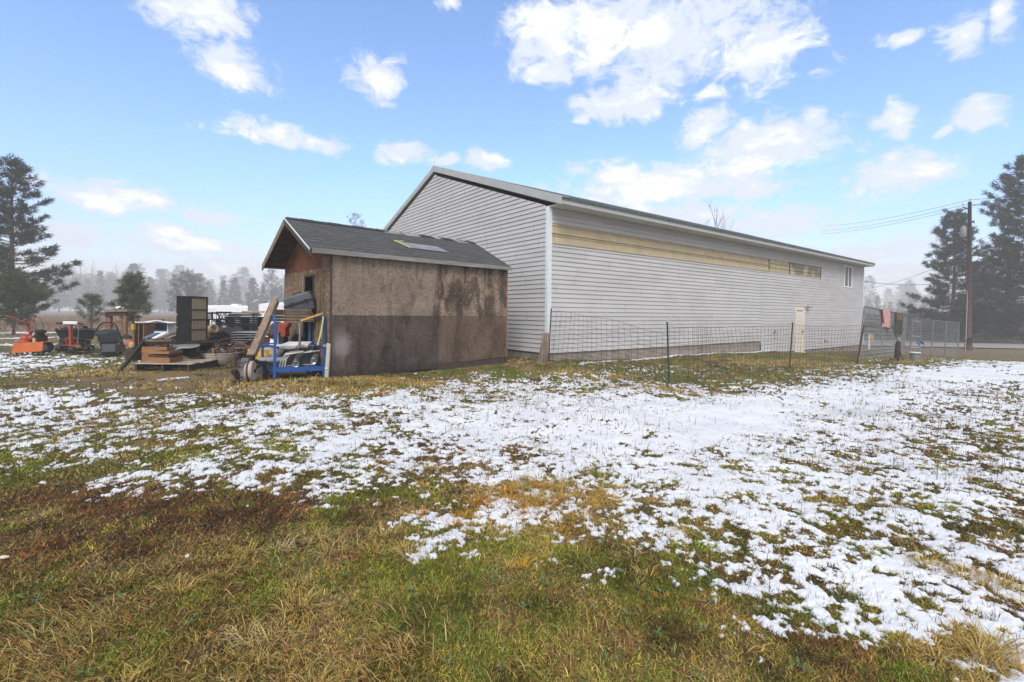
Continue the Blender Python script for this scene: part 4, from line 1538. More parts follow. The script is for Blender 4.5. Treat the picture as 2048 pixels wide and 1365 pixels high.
    pa.build('tin_patch', M['greymetal'], t)
    pa = MB()
    pa.tube([on_roof(1.95, .34, .045), on_roof(1.72, .55, .047), on_roof(1.95, .56, .047)], .018, 5)
    pa.build('patch_edge', M['strap'], t)
    # fascia, barge boards, rafters under the front overhang
    fb = MB()
    fb.box(((x0 + x1) / 2, eR.y - .012, eR.z - .022), (x1 - x0, .022, .085))
    fb.build('eave_fascia', M['fascia'], t)
    fb = MB()
    fb.box(((x0 + x1) / 2, eL.y + .012, eL.z - .022), (x1 - x0, .022, .085))
    fb.build('eave_fascia', M['fascia'], t)
    for ed in (eR, eL):
        b = MB()
        xo = x0 - .012
        a, p = Vector((xo, ed.y, ed.z + .012)), Vector((xo, pk.y, pk.z + .012))
        b.prism([a, p, p - Vector((0, 0, .15)), a - Vector((0, 0, .14))], (-.024, 0, 0))
        b.build('barge_board', M['plank' if ed is eL else 'darkwood'], t)
    b = MB()
    a, p = Vector((x0 - .04, eR.y, eR.z + .018)), Vector((x0 - .04, pk.y, pk.z + .018))
    b.prism([a, p, p - Vector((0, 0, .035)), a - Vector((0, 0, .035))], (-.008, 0, 0))
    b.build('metal_edge', M['trimwhite'], t)
    for f_ in (.12, .36, .62, .86):
        for ed in (eL, eR):
            p = ed.lerp(pk, f_)
            r_ = MB()
            r_.box((x0 / 2 - .005, p.y, p.z - .07), (abs(x0) - .02, .04, .07))
            r_.build('lookout', M['darkwood'], t)
    so_ = MB()
    so_.prism([(0.0, 0, H - .02), (0.0, Wd, H - .02), (0.0, mid, peakz - .04)], (.02, 0, 0))
    so_.build('gable_core', M['darkwood'], t)
    return t


make_barn()
make_shed()
#@@PART3
# ------------------------------------------------------------------ yard objects
class Yd:
    """local drawing frame: origin on the ground under (px, Y); p() gives local points"""

    def __init__(s, name, label, cat, px, Y, group=None, z=None):
        a = at(px, 690, Y)
        s.Y = Y
        s.O = Vector((a.x, Y, g1(a.x, Y) if z is None else z))
        s.t = thing(name, label, cat, s.O, 0, group)

    def p(s, px, py, d=0.0):
        return at(px, py, s.Y + d) - s.O

    def part(s, name, mb, m, parent=None, smooth=False, bevel=0.0):
        return mb.build(name, M[m], parent or s.t, smooth, bevel)

    def slab(s, mb, pts, d0, depth):
        """outline given by photo points at depth offset d0, made thick by depth along +Y"""
        return mb.prism([s.p(a, b, d0) for a, b in pts], (0, depth, 0))


def wheel(y, name, c, r, w, axis=(1, 0, 0), rim='greymetal'):
    ax = Vector(axis)
    c = V3(c)
    t = MB().lathe([(r * .62, -w / 2), (r * .92, -w / 2), (r, -w * .3), (r, w * .3), (r * .92, w / 2), (r * .62, w / 2), (r * .62, -w / 2)], c, ax, 24)
    k = MB()
    for i in range(18):
        a = 2 * math.pi * i / 18
        u = ax.orthogonal().normalized()
        v = ax.cross(u)
        q = c + (u * math.cos(a) + v * math.sin(a)) * r * .99
        t.bar(q - ax * w * .42, q + ax * w * .42, r * .12, r * .06, up=tuple(u * math.cos(a) + v * math.sin(a)))
    o = y.part(name, t, 'tyre')
    y.part('rim', k.lathe([(0, -w * .2), (r * .25, -w * .34), (r * .62, -w * .2), (r * .62, w * .2), (r * .25, w * .34), (0, w * .2)], c, ax, 16), rim, o)
    return o


def tiller():
    y = Yd('rotary_tiller', 'orange walk-behind rotary tiller with wide orange tine hood and red handlebars', 'tiller', 60, 13.5)
    p = y.p
    h = MB()
    y.slab(h, [(26, 688), (86, 685.5), (84.5, 703), (23, 707)], -.06, .02)
    y.slab(h, [(26, 688), (86, 685.5), (86, 684), (26, 686.5)], -.06, .46)
    y.slab(h, [(26, 688), (29, 688), (27, 706), (23, 706.5)], -.04, .40)
    y.part('tine_hood', h, 'orange', bevel=.008)
    tn = MB()
    for i in range(7):
        c = p(32 + i * 8, 703, .15)
        for k in range(4):
            a = k * 1.57 + i * .4
            tn.bar(c, c + Vector((.03, math.cos(a) * .12, math.sin(a) * .12)), .03, .01)
    tn.tube([p(27, 703, .15), p(86, 702, .15)], .018, 8)
    y.part('tines', tn, 'rust')
    e = MB()
    e.box(p(80, 680, .25), (.20, .26, .24)).lathe([(.10, 0), (.105, .05), (.03, .09)], p(80, 672, .25), (0, 0, 1), 14)
    e.box(p(76, 671, .12), (.10, .12, .08))
    for i in range(5):
        e.box(p(80, 678 + i * 2.2, .11), (.22, .02, .012))
    y.part('engine', e, 'blacksteel', bevel=.006)
    e = MB()
    e.ell(p(81, 664, .25), (.14, .12, .055)).lathe([(.13, 0), (.13, .07), (.08, .11), (0, .115)], p(81, 667, .25), (0, 0, 1), 16)
    y.part('air_filter', e, 'blackplastic', smooth=True)
    g = MB()
    g.ell(p(52, 678, .15), (.12, .14, .11)).box(p(51, 684, .1), (.26, .2, .09)).tube([p(45, 672, .12), p(50, 669, .12), p(57, 672, .12)], .03, 8)
    g.lathe([(.05, 0), (.07, .05), (.07, .12), (.0, .12)], p(60, 680, .1), (.5, 0, .8), 12)
    y.part('gearbox', g, 'redpaint', smooth=True)
    g = MB().box(p(69, 682, .06), (.06, .05, .16)).lathe([(.03, 0), (.03, .06), (0, .07)], p(67, 672, .1), (0, 0, 1), 8)
    y.part('fuel_fitting', g, 'tubwhite')
    hb = MB()
    hb.tube([p(64.5, 680, .2), p(60, 664, .15), p(55, 645, 0)], .026, 8)
    hb.tube([p(4, 634, -.35), p(14, 633, -.3), p(22, 633.5, -.25), p(33, 639, -.15), p(45, 643.5, -.05), p(55, 645, 0), p(63, 642, .2), p(67, 637, .35), p(69, 631.5, .42)], .017, 8)
    hb.bar(p(56, 661, .15), p(64, 665, .15), .09, .07)
    y.part('handlebar', hb, 'redpaint', smooth=True)
    for a, b in (((-3, 636.5, -.4), (9, 633.2, -.33)), ((66, 632, .42), (73, 632, .46))):
        y.part('grip', MB().tube([p(*a), p(*b)], .024, 8), 'blackplastic', smooth=True)
    cb = MB()
    for pts in (((22, 633.5, -.25), (34, 640, -.1), (50, 637, .1), (68, 632, .4)), ((67, 641, .3), (71, 650, .3), (73, 658, .3), (74, 668, .25)), ((70, 632, .4), (80, 637, .4), (85, 648, .35), (88, 660, .3)), ((66, 640, .3), (72, 652, .2), (72, 664, .2))):
        cb.tube([p(*q) for q in pts], .006, 5)
    y.part('control_cable', cb, 'blackplastic')
    wheel(y, 'wheel', p(88.5, 695, .1), .155, .10)
    wheel(y, 'wheel', p(95, 694.5, .45), .155, .10)


def mower():
    y = Yd('riding_tractor', 'small red garden tractor with upright steering post and white cross bar', 'tractor', 145, 13.8)
    p = y.p
    y.part('steering_post', MB().bar(p(141.5, 690), p(141.5, 650), .06, .07).bar(p(150, 690, .1), p(144, 676, .05), .03), 'redpaint', bevel=.006)
    y.part('cross_bar', MB().box(p(141, 646, -.03), (.41, .05, .085)), 'white', bevel=.01)
    for sx, pts in ((1, ((126, 647, 0), (118, 646.5, -.05), (112, 647, -.08))), (2, ((156, 647.5, 0), (161, 648.5, -.04), (165.5, 649, -.08)))):
        g = MB().tube([p(*q) for q in pts], .022, 8)
        y.part('grip', g, 'blackplastic')
    for pts in (((124, 649, 0), (113, 651.5, -.1)), ((157, 650.5, 0), (164, 653, -.06))):
        y.part('brake_lever', MB().tube([p(*q) for q in pts], .011, 6), 'redpaint')
    f = MB()
    f.box(p(143, 691, -.02), (.52, .05, .028)).box(p(143, 677, .05), (.36, .04, .02)).box(p(133, 684, .1), (.025, .03, .2)).box(p(155, 684, .1), (.025, .03, .2))
    y.part('frame', f, 'redpaint', bevel=.004)
    e = MB().box(p(145, 684, .3), (.42, .4, .16)).lathe([(.12, 0), (.12, .07), (.05, .10)], p(146, 679, .3), (0, 0, 1), 14).box(p(165, 688, .25), (.18, .3, .1)).tube([p(168, 684, .1), p(172, 690, .05), p(178, 694, .1)], .02, 6)
    y.part('engine', e, 'blacksteel', bevel=.008)
    e = MB().box(p(150, 697, .1), (.78, .08, .05)).box(p(150, 700, .4), (.7, .5, .05))
    y.part('deck', e, 'rust', bevel=.006)
    wheel(y, 'wheel', p(122.5, 695.5, .05), .125, .15, rim='rust')
    wheel(y, 'wheel', p(179.5, 696.5, .25), .10, .14, rim='tubwhite')
    wheel(y, 'wheel', p(143.5, 699, -.12), .085, .10, (.9, .4, 0))
    wheel(y, 'wheel', p(128, 695, .8), .125, .13, rim='rust')
    y.part('throttle_rod', MB().tube([p(156, 690, .1), p(156.5, 668, .05), p(157.5, 659, 0)], .011, 6).ell(p(157.5, 658, 0), (.02, .02, .02), 8, 6), 'greymetal')
    y.part('control_cable', MB().tube([p(144, 650, 0), p(152, 652, 0), p(152.5, 662, .05), p(154, 676, .1)], .007, 5), 'blackplastic')


def dump_cart():
    y = Yd('garden_dump_cart', 'dark green poly tub of a wheelbarrow standing behind the red tractor', 'wheelbarrow', 152, 15.0)
    p = y.p
    b = MB()
    top = [p(109, 660.5, -.35), p(194, 661, -.35), p(192, 657.5, .4), p(113, 657.5, .4)]
    bot = [p(121, 679, -.2), p(186, 679.5, -.2), p(182, 676, .28), p(124, 676, .28)]
    inn = [q.lerp(sum(top, Vector()) / 4, .06) - Vector((0, 0, .012)) for q in top]
    inb = [q.lerp(sum(bot, Vector()) / 4, .08) + Vector((0, 0, .03)) for q in bot]
    vs = bot + top + inn + inb
    fs = [(3, 2, 1, 0)]
    for i in range(4):
        j = (i + 1) % 4
        fs += [(i, j, 4 + j, 4 + i), (4 + i, 4 + j, 8 + j, 8 + i), (8 + i, 8 + j, 12 + j, 12 + i)]
    fs.append((12, 13, 14, 15))
    b.add(vs, fs)
    y.part('tub', b, 'greenplastic', bevel=.012)
    y.part('rim_lip', MB().tube(top, .014, 6, True), 'greenplastic')
    f = MB()
    f.bar(p(130, 681), p(180, 682), .05).bar(p(130, 681, .3), p(180, 682, .3), .05).bar(p(135, 681), p(135, 698), .04).bar(p(172, 682), p(172, 699), .04).bar(p(135, 690, .15), p(172, 690, .15), .04)
    y.part('frame', f, 'blacksteel')
    y.part('handle', MB().tube([p(157, 651.5, -.5), p(164, 653, -.45), p(175, 657, -.4), p(192, 661.5, -.36)], [.02, .03, .024, .02], 8), 'rust')
    y.part('handle_grip', MB().ell(p(170, 654, -.44), (.09, .04, .035), 10, 6), 'blackplastic', smooth=True)
    wheel(y, 'wheel', p(136, 690, .5), .15, .09)
    wheel(y, 'wheel', p(172, 690, .5), .15, .09)
    q = Yd('coiled_hose', 'small black coil lying in the dark green tub', 'hose', 131, 15.1, z=p(131, 660).z + y.O.z)
    c = [q.p(127 + 3.6 * (1 + math.cos(a)), 657.5 + 1.6 * math.sin(a) - a * .05, .15 * math.sin(a)) for a in [i * .35 for i in range(36)]]
    q.part('hose', MB().tube(c, .012, 6), 'blackplastic', smooth=True)
    o = MB().box(at(120, 657.5, 15.05), (.05, .05, .13))
    face_obj('wood_block', o, M['orangewood'], 'small orange-brown wood block upright in the green tub', 'wood block', at(120, 660, 15.05))


def bin_():
    y = Yd('wheeled_bin', 'black wheeled garbage bin with domed lid and arched tube handle', 'bin', 217, 13.6)
    p = y.p
    b = MB()
    def ring(a, b_, py, d):
        return [p(a, py, -d), p(b_, py, -d), p(b_, py, d), p(a, py, d)]
    secs = [ring(202.5, 233, 711, .16), ring(199, 237, 684, .22), ring(196, 240, 682.5, .25), ring(194.5, 241, 669, .27)]
    vs = [q for s in secs for q in s]
    fs = [(3, 2, 1, 0)]
    for k in range(3):
        for i in range(4):
            j = (i + 1) % 4
            fs.append((k * 4 + i, k * 4 + j, k * 4 + 4 + j, k * 4 + 4 + i))
    fs.append((12, 13, 14, 15))
    b.add(vs, fs)
    for py in (683, 676, 669):
        b.tube(ring(195.5, 240.5, py, .26), .012, 6, True)
    y.part('body', b, 'binplastic', bevel=.015)
    y.part('front_panel', MB().box(p(218, 697, -.215), (.40, .02, .22)), 'greyplastic', bevel=.01)
    y.part('lid', MB().ell(p(216, 668, 0), (.30, .27, .135), 20, 12), 'greenplastic', smooth=True)
    y.part('arch_handle', MB().tube([p(193.5, 669, -.1), p(194, 660, -.1), p(198, 652, -.1), p(206, 646.5, -.1), p(215, 645, -.1), p(224, 646, -.1), p(231.5, 651, -.1), p(236, 659, -.1), p(238, 669, -.1)], .019, 8), 'blackplastic', smooth=True)
    y.part('brace', MB().tube([p(195, 663, -.1), p(205, 652, 0), p(226, 652, 0), p(236, 663, -.1)], .008, 6), 'blacksteel')
    for px in (203, 233):
        y.part('foot', MB().lathe([(.05, -.03), (.05, .03)], p(px, 709.5, .14), (1, 0, 0), 12), 'tyre')


def push_mower():
    y = Yd('push_mower', 'grey and black push mower tipped beside the black bin', 'mower', 250, 12.8)
    p = y.p
    b = MB()
    y.slab(b, [(243, 680), (249, 678), (258, 694), (254, 700)], 0, .05)
    y.part('deck', b, 'greymetal', bevel=.01)
    e = MB().lathe([(.16, 0), (.17, .06), (.12, .11), (.0, .12)], p(252, 684, .25), (.4, -.5, .7), 14).box(p(250, 696, .15), (.3, .3, .2))
    y.part('engine', e, 'blacksteel', smooth=False, bevel=.01)
    y.part('handle', MB().tube([p(239, 668, -.05), p(243, 678, 0), p(250, 692, .02), p(256, 704, .03)], .017, 8), 'blacksteel')
    wheel(y, 'wheel', p(241, 703, .2), .09, .05, (.9, .3, .1))
    wheel(y, 'wheel', p(255, 672, .35), .09, .05, (.2, .3, .9))
    wheel(y, 'wheel', p(246, 675, .30), .07, .05, (.2, .3, .9))
    y.part('skirt', MB().box(p(262, 687, .1), (.15, .2, .20)), 'orange', bevel=.02)


def wood_stand():
    y = Yd('timber_stand', 'brown heavy timber stand with thick legs behind the bins', 'stand', 232, 15.4)
    p = y.p
    b = MB()
    y.slab(b, [(208, 620), (254.5, 619), (254.5, 624), (208, 625)], -.25, .75)
    y.part('top', b, 'plank', bevel=.006)
    b = MB()
    y.slab(b, [(209, 625.3), (252, 624.3), (252, 632), (209, 633)], -.2, .08)
    y.part('apron', b, 'darkwood', bevel=.006)
    def z0(px):
        return 0
    for (a, b_, d) in ((213, 223.5, -.10), (248, 254.5, -.18), (216, 222, .4), (246, 251, .4)):
        top_ = p((a + b_) / 2, 632.5, d)
        w_ = (b_ - a) * 15.4 / FP
        y.part('leg', MB().box((top_.x, top_.y, top_.z / 2 - .03), (w_, .10, top_.z + .05)), 'wood', bevel=.006)
    for py, d in ((645, -.06), (663, .1)):
        y.part('rail', MB().bar(p(223.5, py, d), p(248, py - 1, d), .05, .085), 'wood', bevel=.005)
    y.part('cord', MB().tube([p(231, 620, -.27), p(230.5, 631, -.27), p(230.8, 641, -.26)], .006, 5), 'blackplastic')
    q = Yd('power_tool', 'white and black power tool lying on top of the timber stand', 'power tool', 238, 15.3, z=y.p(238, 619.6, -.1).z + y.O.z)
    p = q.p
    q.part('body', MB().ell(p(236, 616, 0), (.085, .05, .045), 12, 8).ell(p(240, 614.5, 0), (.05, .045, .035), 10, 6), 'paperwhite', smooth=True)
    q.part('handle', MB().tube([p(231, 613.5, 0), p(234, 613, 0), p(239, 612.5, 0), p(244, 614.5, 0)], .018, 8).box(p(241, 617, -.03), (.06, .05, .04)), 'blackplastic')
    q.part('nozzle', MB().tube([p(243, 617, 0), p(246.5, 616, 0)], [.022, .012], 8), 'paperwhite')


def brown_cabinet():
    y = Yd('brown_cabinet', 'dark brown open-backed cabinet with shelves standing by the splayed frame', 'cabinet', 278, 12.2)
    p = y.p
    z0 = p(278, 690).z
    for a in (268.5, 277.5, 287.5):
        top_ = p(a, 647, 0)
        y.part('side_panel', MB().box((top_.x, .16, top_.z / 2), (.022, .34, top_.z)), 'wood', bevel=.003)
    b = MB()
    y.slab(b, [(268, 646), (288.5, 647.5), (288.5, 649.5), (268, 648)], -.02, .36)
    y.part('top', b, 'darkwood')
    for py in (660, 672, 686, 700):
        y.part('shelf', MB().box(p(278, py, .18), (.235, .3, .016)), 'darkwood')
    y.part('back', MB().box((p(278, 670).x, .345, .4), (.25, .012, .8)), 'darkwood')
    o = MB().box(at(267, 655, 12.0), (.065, .08, .14))
    face_obj('yellow_box', o, M['yellow'], 'small yellow box fixed at the corner of the brown cabinet', 'box', at(267, 660, 12.0), bevel=.006)
    o = Yd('orange_canister', 'orange plastic canister beside the brown cabinet foot', 'canister', 264, 12.0)
    o.part('body', MB().lathe([(.045, .0), (.06, .03), (.06, .12), (.04, .15), (.025, .155), (.025, .175)], (0, 0, o.p(264, 697).z), (0, 0, 1), 14), 'tan', smooth=True)
    o.part('base_block', MB().box((0, .03, o.p(264, 697).z / 2), (.2, .22, o.p(264, 697).z)), 'darkwood')


def lined_box():
    y = Yd('blue_lined_box', 'white open-fronted box with blue inside under a snowy white sheet', 'box', 315, 13.2)
    p = y.p
    zt, zb = p(315, 647).z, p(315, 663.5).z
    xl, xr = p(289.5, 655).x, p(336.5, 655).x
    w = xr - xl
    y.part('liner', MB().box(((xl + xr) / 2, .42, (zt + zb) / 2), (w - .03, .02, zt - zb)).box(((xl + xr) / 2, .2, zb + .012), (w, .42, .02)), 'bluepan')
    y.part('side_panel', MB().box((xl, .2, (zt + zb) / 2), (.02, .46, zt - zb)), 'white')
    y.part('side_panel', MB().box((xr, .2, (zt + zb) / 2), (.02, .46, zt - zb)), 'white')
    y.part('sill', MB().box(((xl + xr) / 2, -.02, zb - .02), (w + .06, .06, .05)), 'white')
    s = MB()
    def fn(u, v):
        q = p(270 + 83 * u, 644.5 + 1.2 * math.sin(u * 9) - 1.8 * math.sin(u * 3.1), -.15 + .75 * v)
        q.z += .01 * math.sin(u * 14 + v * 5)
        return q
    s.sheet(fn, 18, 4)
    o = y.part('top_sheet', s, 'white', smooth=True)
    sm = o.modifiers.new('solid', 'SOLIDIFY')
    sm.thickness = .03
    y.part('stand_board', MB().box(((xl + xr) / 2 - .05, .25, zb / 2 - .02), (w * .9, .4, zb - .08)), 'darkwood')
    q = Yd('round_basket', 'shallow round brown basket on the snowy white sheet', 'basket', 316, 13.4, z=y.p(316, 643.4, .2).z + y.O.z)
    q.part('bowl', MB().lathe([(.13, .0), (.155, .075), (.145, .075), (.12, .012), (0, .012)], (0, 0, .0), (0, 0, 1), 20), 'plank', smooth=True)
    rb = MB()
    for i in range(20):
        a = i * .314
        rb.bar((.132 * math.cos(a), .132 * math.sin(a), .005), (.158 * math.cos(a), .158 * math.sin(a), .075), .012)
    q.part('ribs', rb, 'wood')


def splayed_frame():
    y = Yd('steel_trestle', 'long dark rusty steel trestle with splayed legs carrying the tall cabinet', 'trestle', 350, 10.9)
    p = y.p
    bs = [('rail', (289, 687.5, -.3), (438, 683, .3)), ('rail', (291, 677.5, 1.0), (466, 677.5, 1.2))]
    for n, a, b in bs:
        y.part(n, MB().bar(p(*a), p(*b), .07, .07), 'blacksteel', bevel=.004)
    for a, b in (((287, 683, -.32), (239.5, 742, -1.02)), ((437, 682, .28), (476, 724, .45)), ((465, 677, 1.18), (475, 697, 1.25)), ((292, 677.5, 1.0), (284, 708, 1.05))):
        q, r = p(*a), p(*b)
        G = g1(r.x + y.O.x, r.y + y.O.y) - y.O.z
        if a[0] != 465 and a[0] != 292:
            r.z = G + .01
        y.part('leg', MB().bar(q, r, .06, .06), 'blacksteel', bevel=.004)
    for a, b in (((291, 687.3, -.28), (294, 677.8, 1.0)), ((355, 685, .0), (362, 677.6, 1.05)), ((410, 683.8, .2), (418, 677.5, 1.12)), ((437, 683, .3), (465, 677.6, 1.18))):
        y.part('cross_bar', MB().bar(p(*a), p(*b), .06, .05), 'rust', bevel=.004)
    sh = MB()
    sh.sheet(lambda u, v: p(346 + 54 * u, 688 + 15 * v * (1 - u * .75), .05 - .3 * v) + Vector((0, 0, .02 * math.sin(u * 6))), 10, 4)
    o = face_obj('bent_sheet_metal', MB().add([q + y.O for q in map(V3, sh.v)], sh.f), M['greymetal'], 'torn grey metal sheet hanging down below the tall cabinet', 'metal sheet', p(370, 690) + y.O, smooth=True)
    o.modifiers.new('solid', 'SOLIDIFY').thickness = .006
    g = y.O
    hp = MB().sheet(lambda u, v: p(352 + 80 * u, 690 + 18 * v, .3 + .2 * v) + Vector((0, .05 * math.sin(u * 9), 0)) + g, 10, 4)  # black sheet added to stand for the dark void under the trestle
    o = face_obj('dark_backdrop', hp, M['blackplastic'], 'black tarp painting the dark void under the trestle behind the pallet', 'backdrop', p(392, 705, .4) + g, smooth=True)
    o.modifiers.new('solid', 'SOLIDIFY').thickness = .01
    return y


def tall_cabinet():
    t0 = at(381, 686, 10.95)
    t = thing('tall_cabinet', 'tall black cabinet with a beige slatted side standing on the steel trestle', 'cabinet', t0, 0.0)
    H = at(381, 592.5, 10.95).z - t0.z
    w, d = .335, .62
    b = MB()
    b.box((-w / 2, .009, H / 2), (w, .018, H)).box((-w / 2, d - .009, H / 2), (w, .018, H)).box((-w + .009, d / 2, H / 2), (.018, d - .036, H))
    b.box((-w / 2 + .006, d / 2, .012), (w - .03, d - .04, .024)).box((-w / 2 + .006, d / 2, H - .012), (w - .03, d - .04, .024))
    b.build('carcass', M['blackplastic'], t, bevel=.004)
    b = MB().box((-.028, d / 2, H / 2), (.02, d - .05, H - .06))
    sl = b.build('slatted_panel', M['beigepanel'], t)
    b = MB()
    for i in range(1, 12):
        b.box((-.016, d * i / 12, H / 2), (.010, .006, H - .07))
    b.build('groove', M['plank'], t)
    b = MB()
    for z in (.0, .26, .49, .72, 1.0):
        b.box((-.010, d / 2, .03 + z * (H - .06)), (.022, d - .03, .026))
    for yv in (.022, d - .022):
        b.box((-.011, yv, H / 2), (.024, .03, H - .04))
    b.build('panel_frame', M['darkwood'], t, bevel=.003)
    for z in (.32, .60):
        MB().lathe([(.012, 0), (.02, .012), (0, .02)], (-w + .03, -.001, H * z), (0, -1, 0), 10).build('screw_cap', M['greymetal'], t)


def drawers_and_pallet():
    y = Yd('wooden_pallet', 'grey weathered wooden pallet on the ground under the orange-brown drawers', 'pallet', 352, 10.35)
    p = y.p
    zt = .17
    for i, d in enumerate((-.35, -.18, .0, .18, .36, .52)):
        y.part('deck_board', MB().box((p(352, 700).x + random.uniform(-.03, .03), d, zt), (1.20 + random.uniform(-.05, .05), .12, .022)), 'plank' if i % 2 else 'tubwhite', bevel=.003)
    for xx in (-.55, .0, .55):
        y.part('stringer', MB().box((xx, .08, .085), (.045, .98, .13)), 'darkwood', bevel=.003)
    for k, (a, b, c, d_, d0, dep, m, lab) in enumerate(((283, 335, 694, 724, .10, .38, 'orangewood', 'large orange-brown wooden drawer standing behind the stacked drawers'),
                                                   (298, 340, 715.5, 726, -.34, .36, 'orangewood', 'orange-brown drawer at the bottom of the stack on the pallet'),
                                                   (297, 338, 709, 715, -.30, .34, 'darkwood', 'dark brown drawer in the middle of the stack on the pallet'),
                                                   (299, 340, 703, 708.5, -.33, .36, 'orangewood', 'orange-brown drawer on top of the stack on the pallet'))):
        q0, q1 = p(a, c, d0), p(b, d_, d0)
        zc = .181 if k == 1 else None
        t = thing('wooden_box', lab, 'drawer', y.O + Vector(((q0.x + q1.x) / 2, d0, q1.z)), random.uniform(-.06, .06), 'drawers stacked on the pallet')
        W_, H_ = q1.x - q0.x, q0.z - q1.z
        MB().box((0, 0, H_ / 2), (W_, .02, H_)).build('front', M[m], t, bevel=.003)
        for sx in (-1, 1):
            MB().box((sx * (W_ / 2 - .02), dep / 2 + .01, H_ / 2), (.018, dep, H_ * .92)).build('side_panel', M['wood'], t)
        MB().box((0, dep + .02, H_ / 2), (W_ - .02, .018, H_ * .9)).build('back', M['darkwood'], t)
        MB().box((0, dep / 2 + .01, .012), (W_ - .05, dep, .012)).build('bottom', M['wood'], t)
    o = MB().prism([(-.35, 0, 0), (.3, -.04, 0), (.35, .2, 0), (-.3, .22, 0)], (0, 0, .03))
    o.v = [tuple(V3(q) + at(280, 729, 10.2) * 1.0) for q in o.v]
    c = at(280, 729, 10.2)
    o.v = [(a, b, cc - c.z + g1(c.x, c.y) + .02) for a, b, cc in o.v]
    face_obj('broken_board', o, M['plank'], 'broken pale board lying on the ground left of the pallet', 'board', (c.x, c.y, g1(c.x, c.y)))


def loose_boards():
    for i, (a, b, c, d, m, lab) in enumerate(((290, 677, 312, 667, 'bluepan', 'blue-grey painted board lying aslant under the blue-lined box'), (301, 677, 322, 667.5, 'darkwood', 'dark board lying aslant beside the blue-grey board'),
                                           (309, 677, 329, 667, 'white', 'white board lying aslant across the trestle'), (318, 677, 336, 668, 'plank', 'grey-brown board lying aslant right of the white board'),
                                           (327, 677, 346, 668, 'darkwood', 'dark narrow board aslant left of the tall black cabinet'), (334, 677, 352, 670, 'plank', 'short grey board against the foot of the tall black cabinet'))):
        q, r = at(a, c - 2 if False else b, 11.6), at(c, d, 12.3)
        m_ = MB().bar(q, r, .11, .028)
        face_obj('loose_board', m_, M[m], lab, 'board', q, 'boards laid across the trestle', bevel=.003)
    for i, (a, b, c, d, Y1, Y2, w, lab) in enumerate(((291, 683.5, 345, 682, 11.0, 11.1, .12, 'brown beam along the near edge of the board pile'), (320, 681, 352, 679.5, 11.5, 11.5, .09, 'short dark beam beside the tall cabinet foot'))):
        m_ = MB().bar(at(a, b, Y1), at(c, d, Y2), .08, .06)
        face_obj('timber_beam', m_, M['wood' if i == 0 else 'darkwood'], lab, 'beam', at(a, b, Y1), bevel=.004)


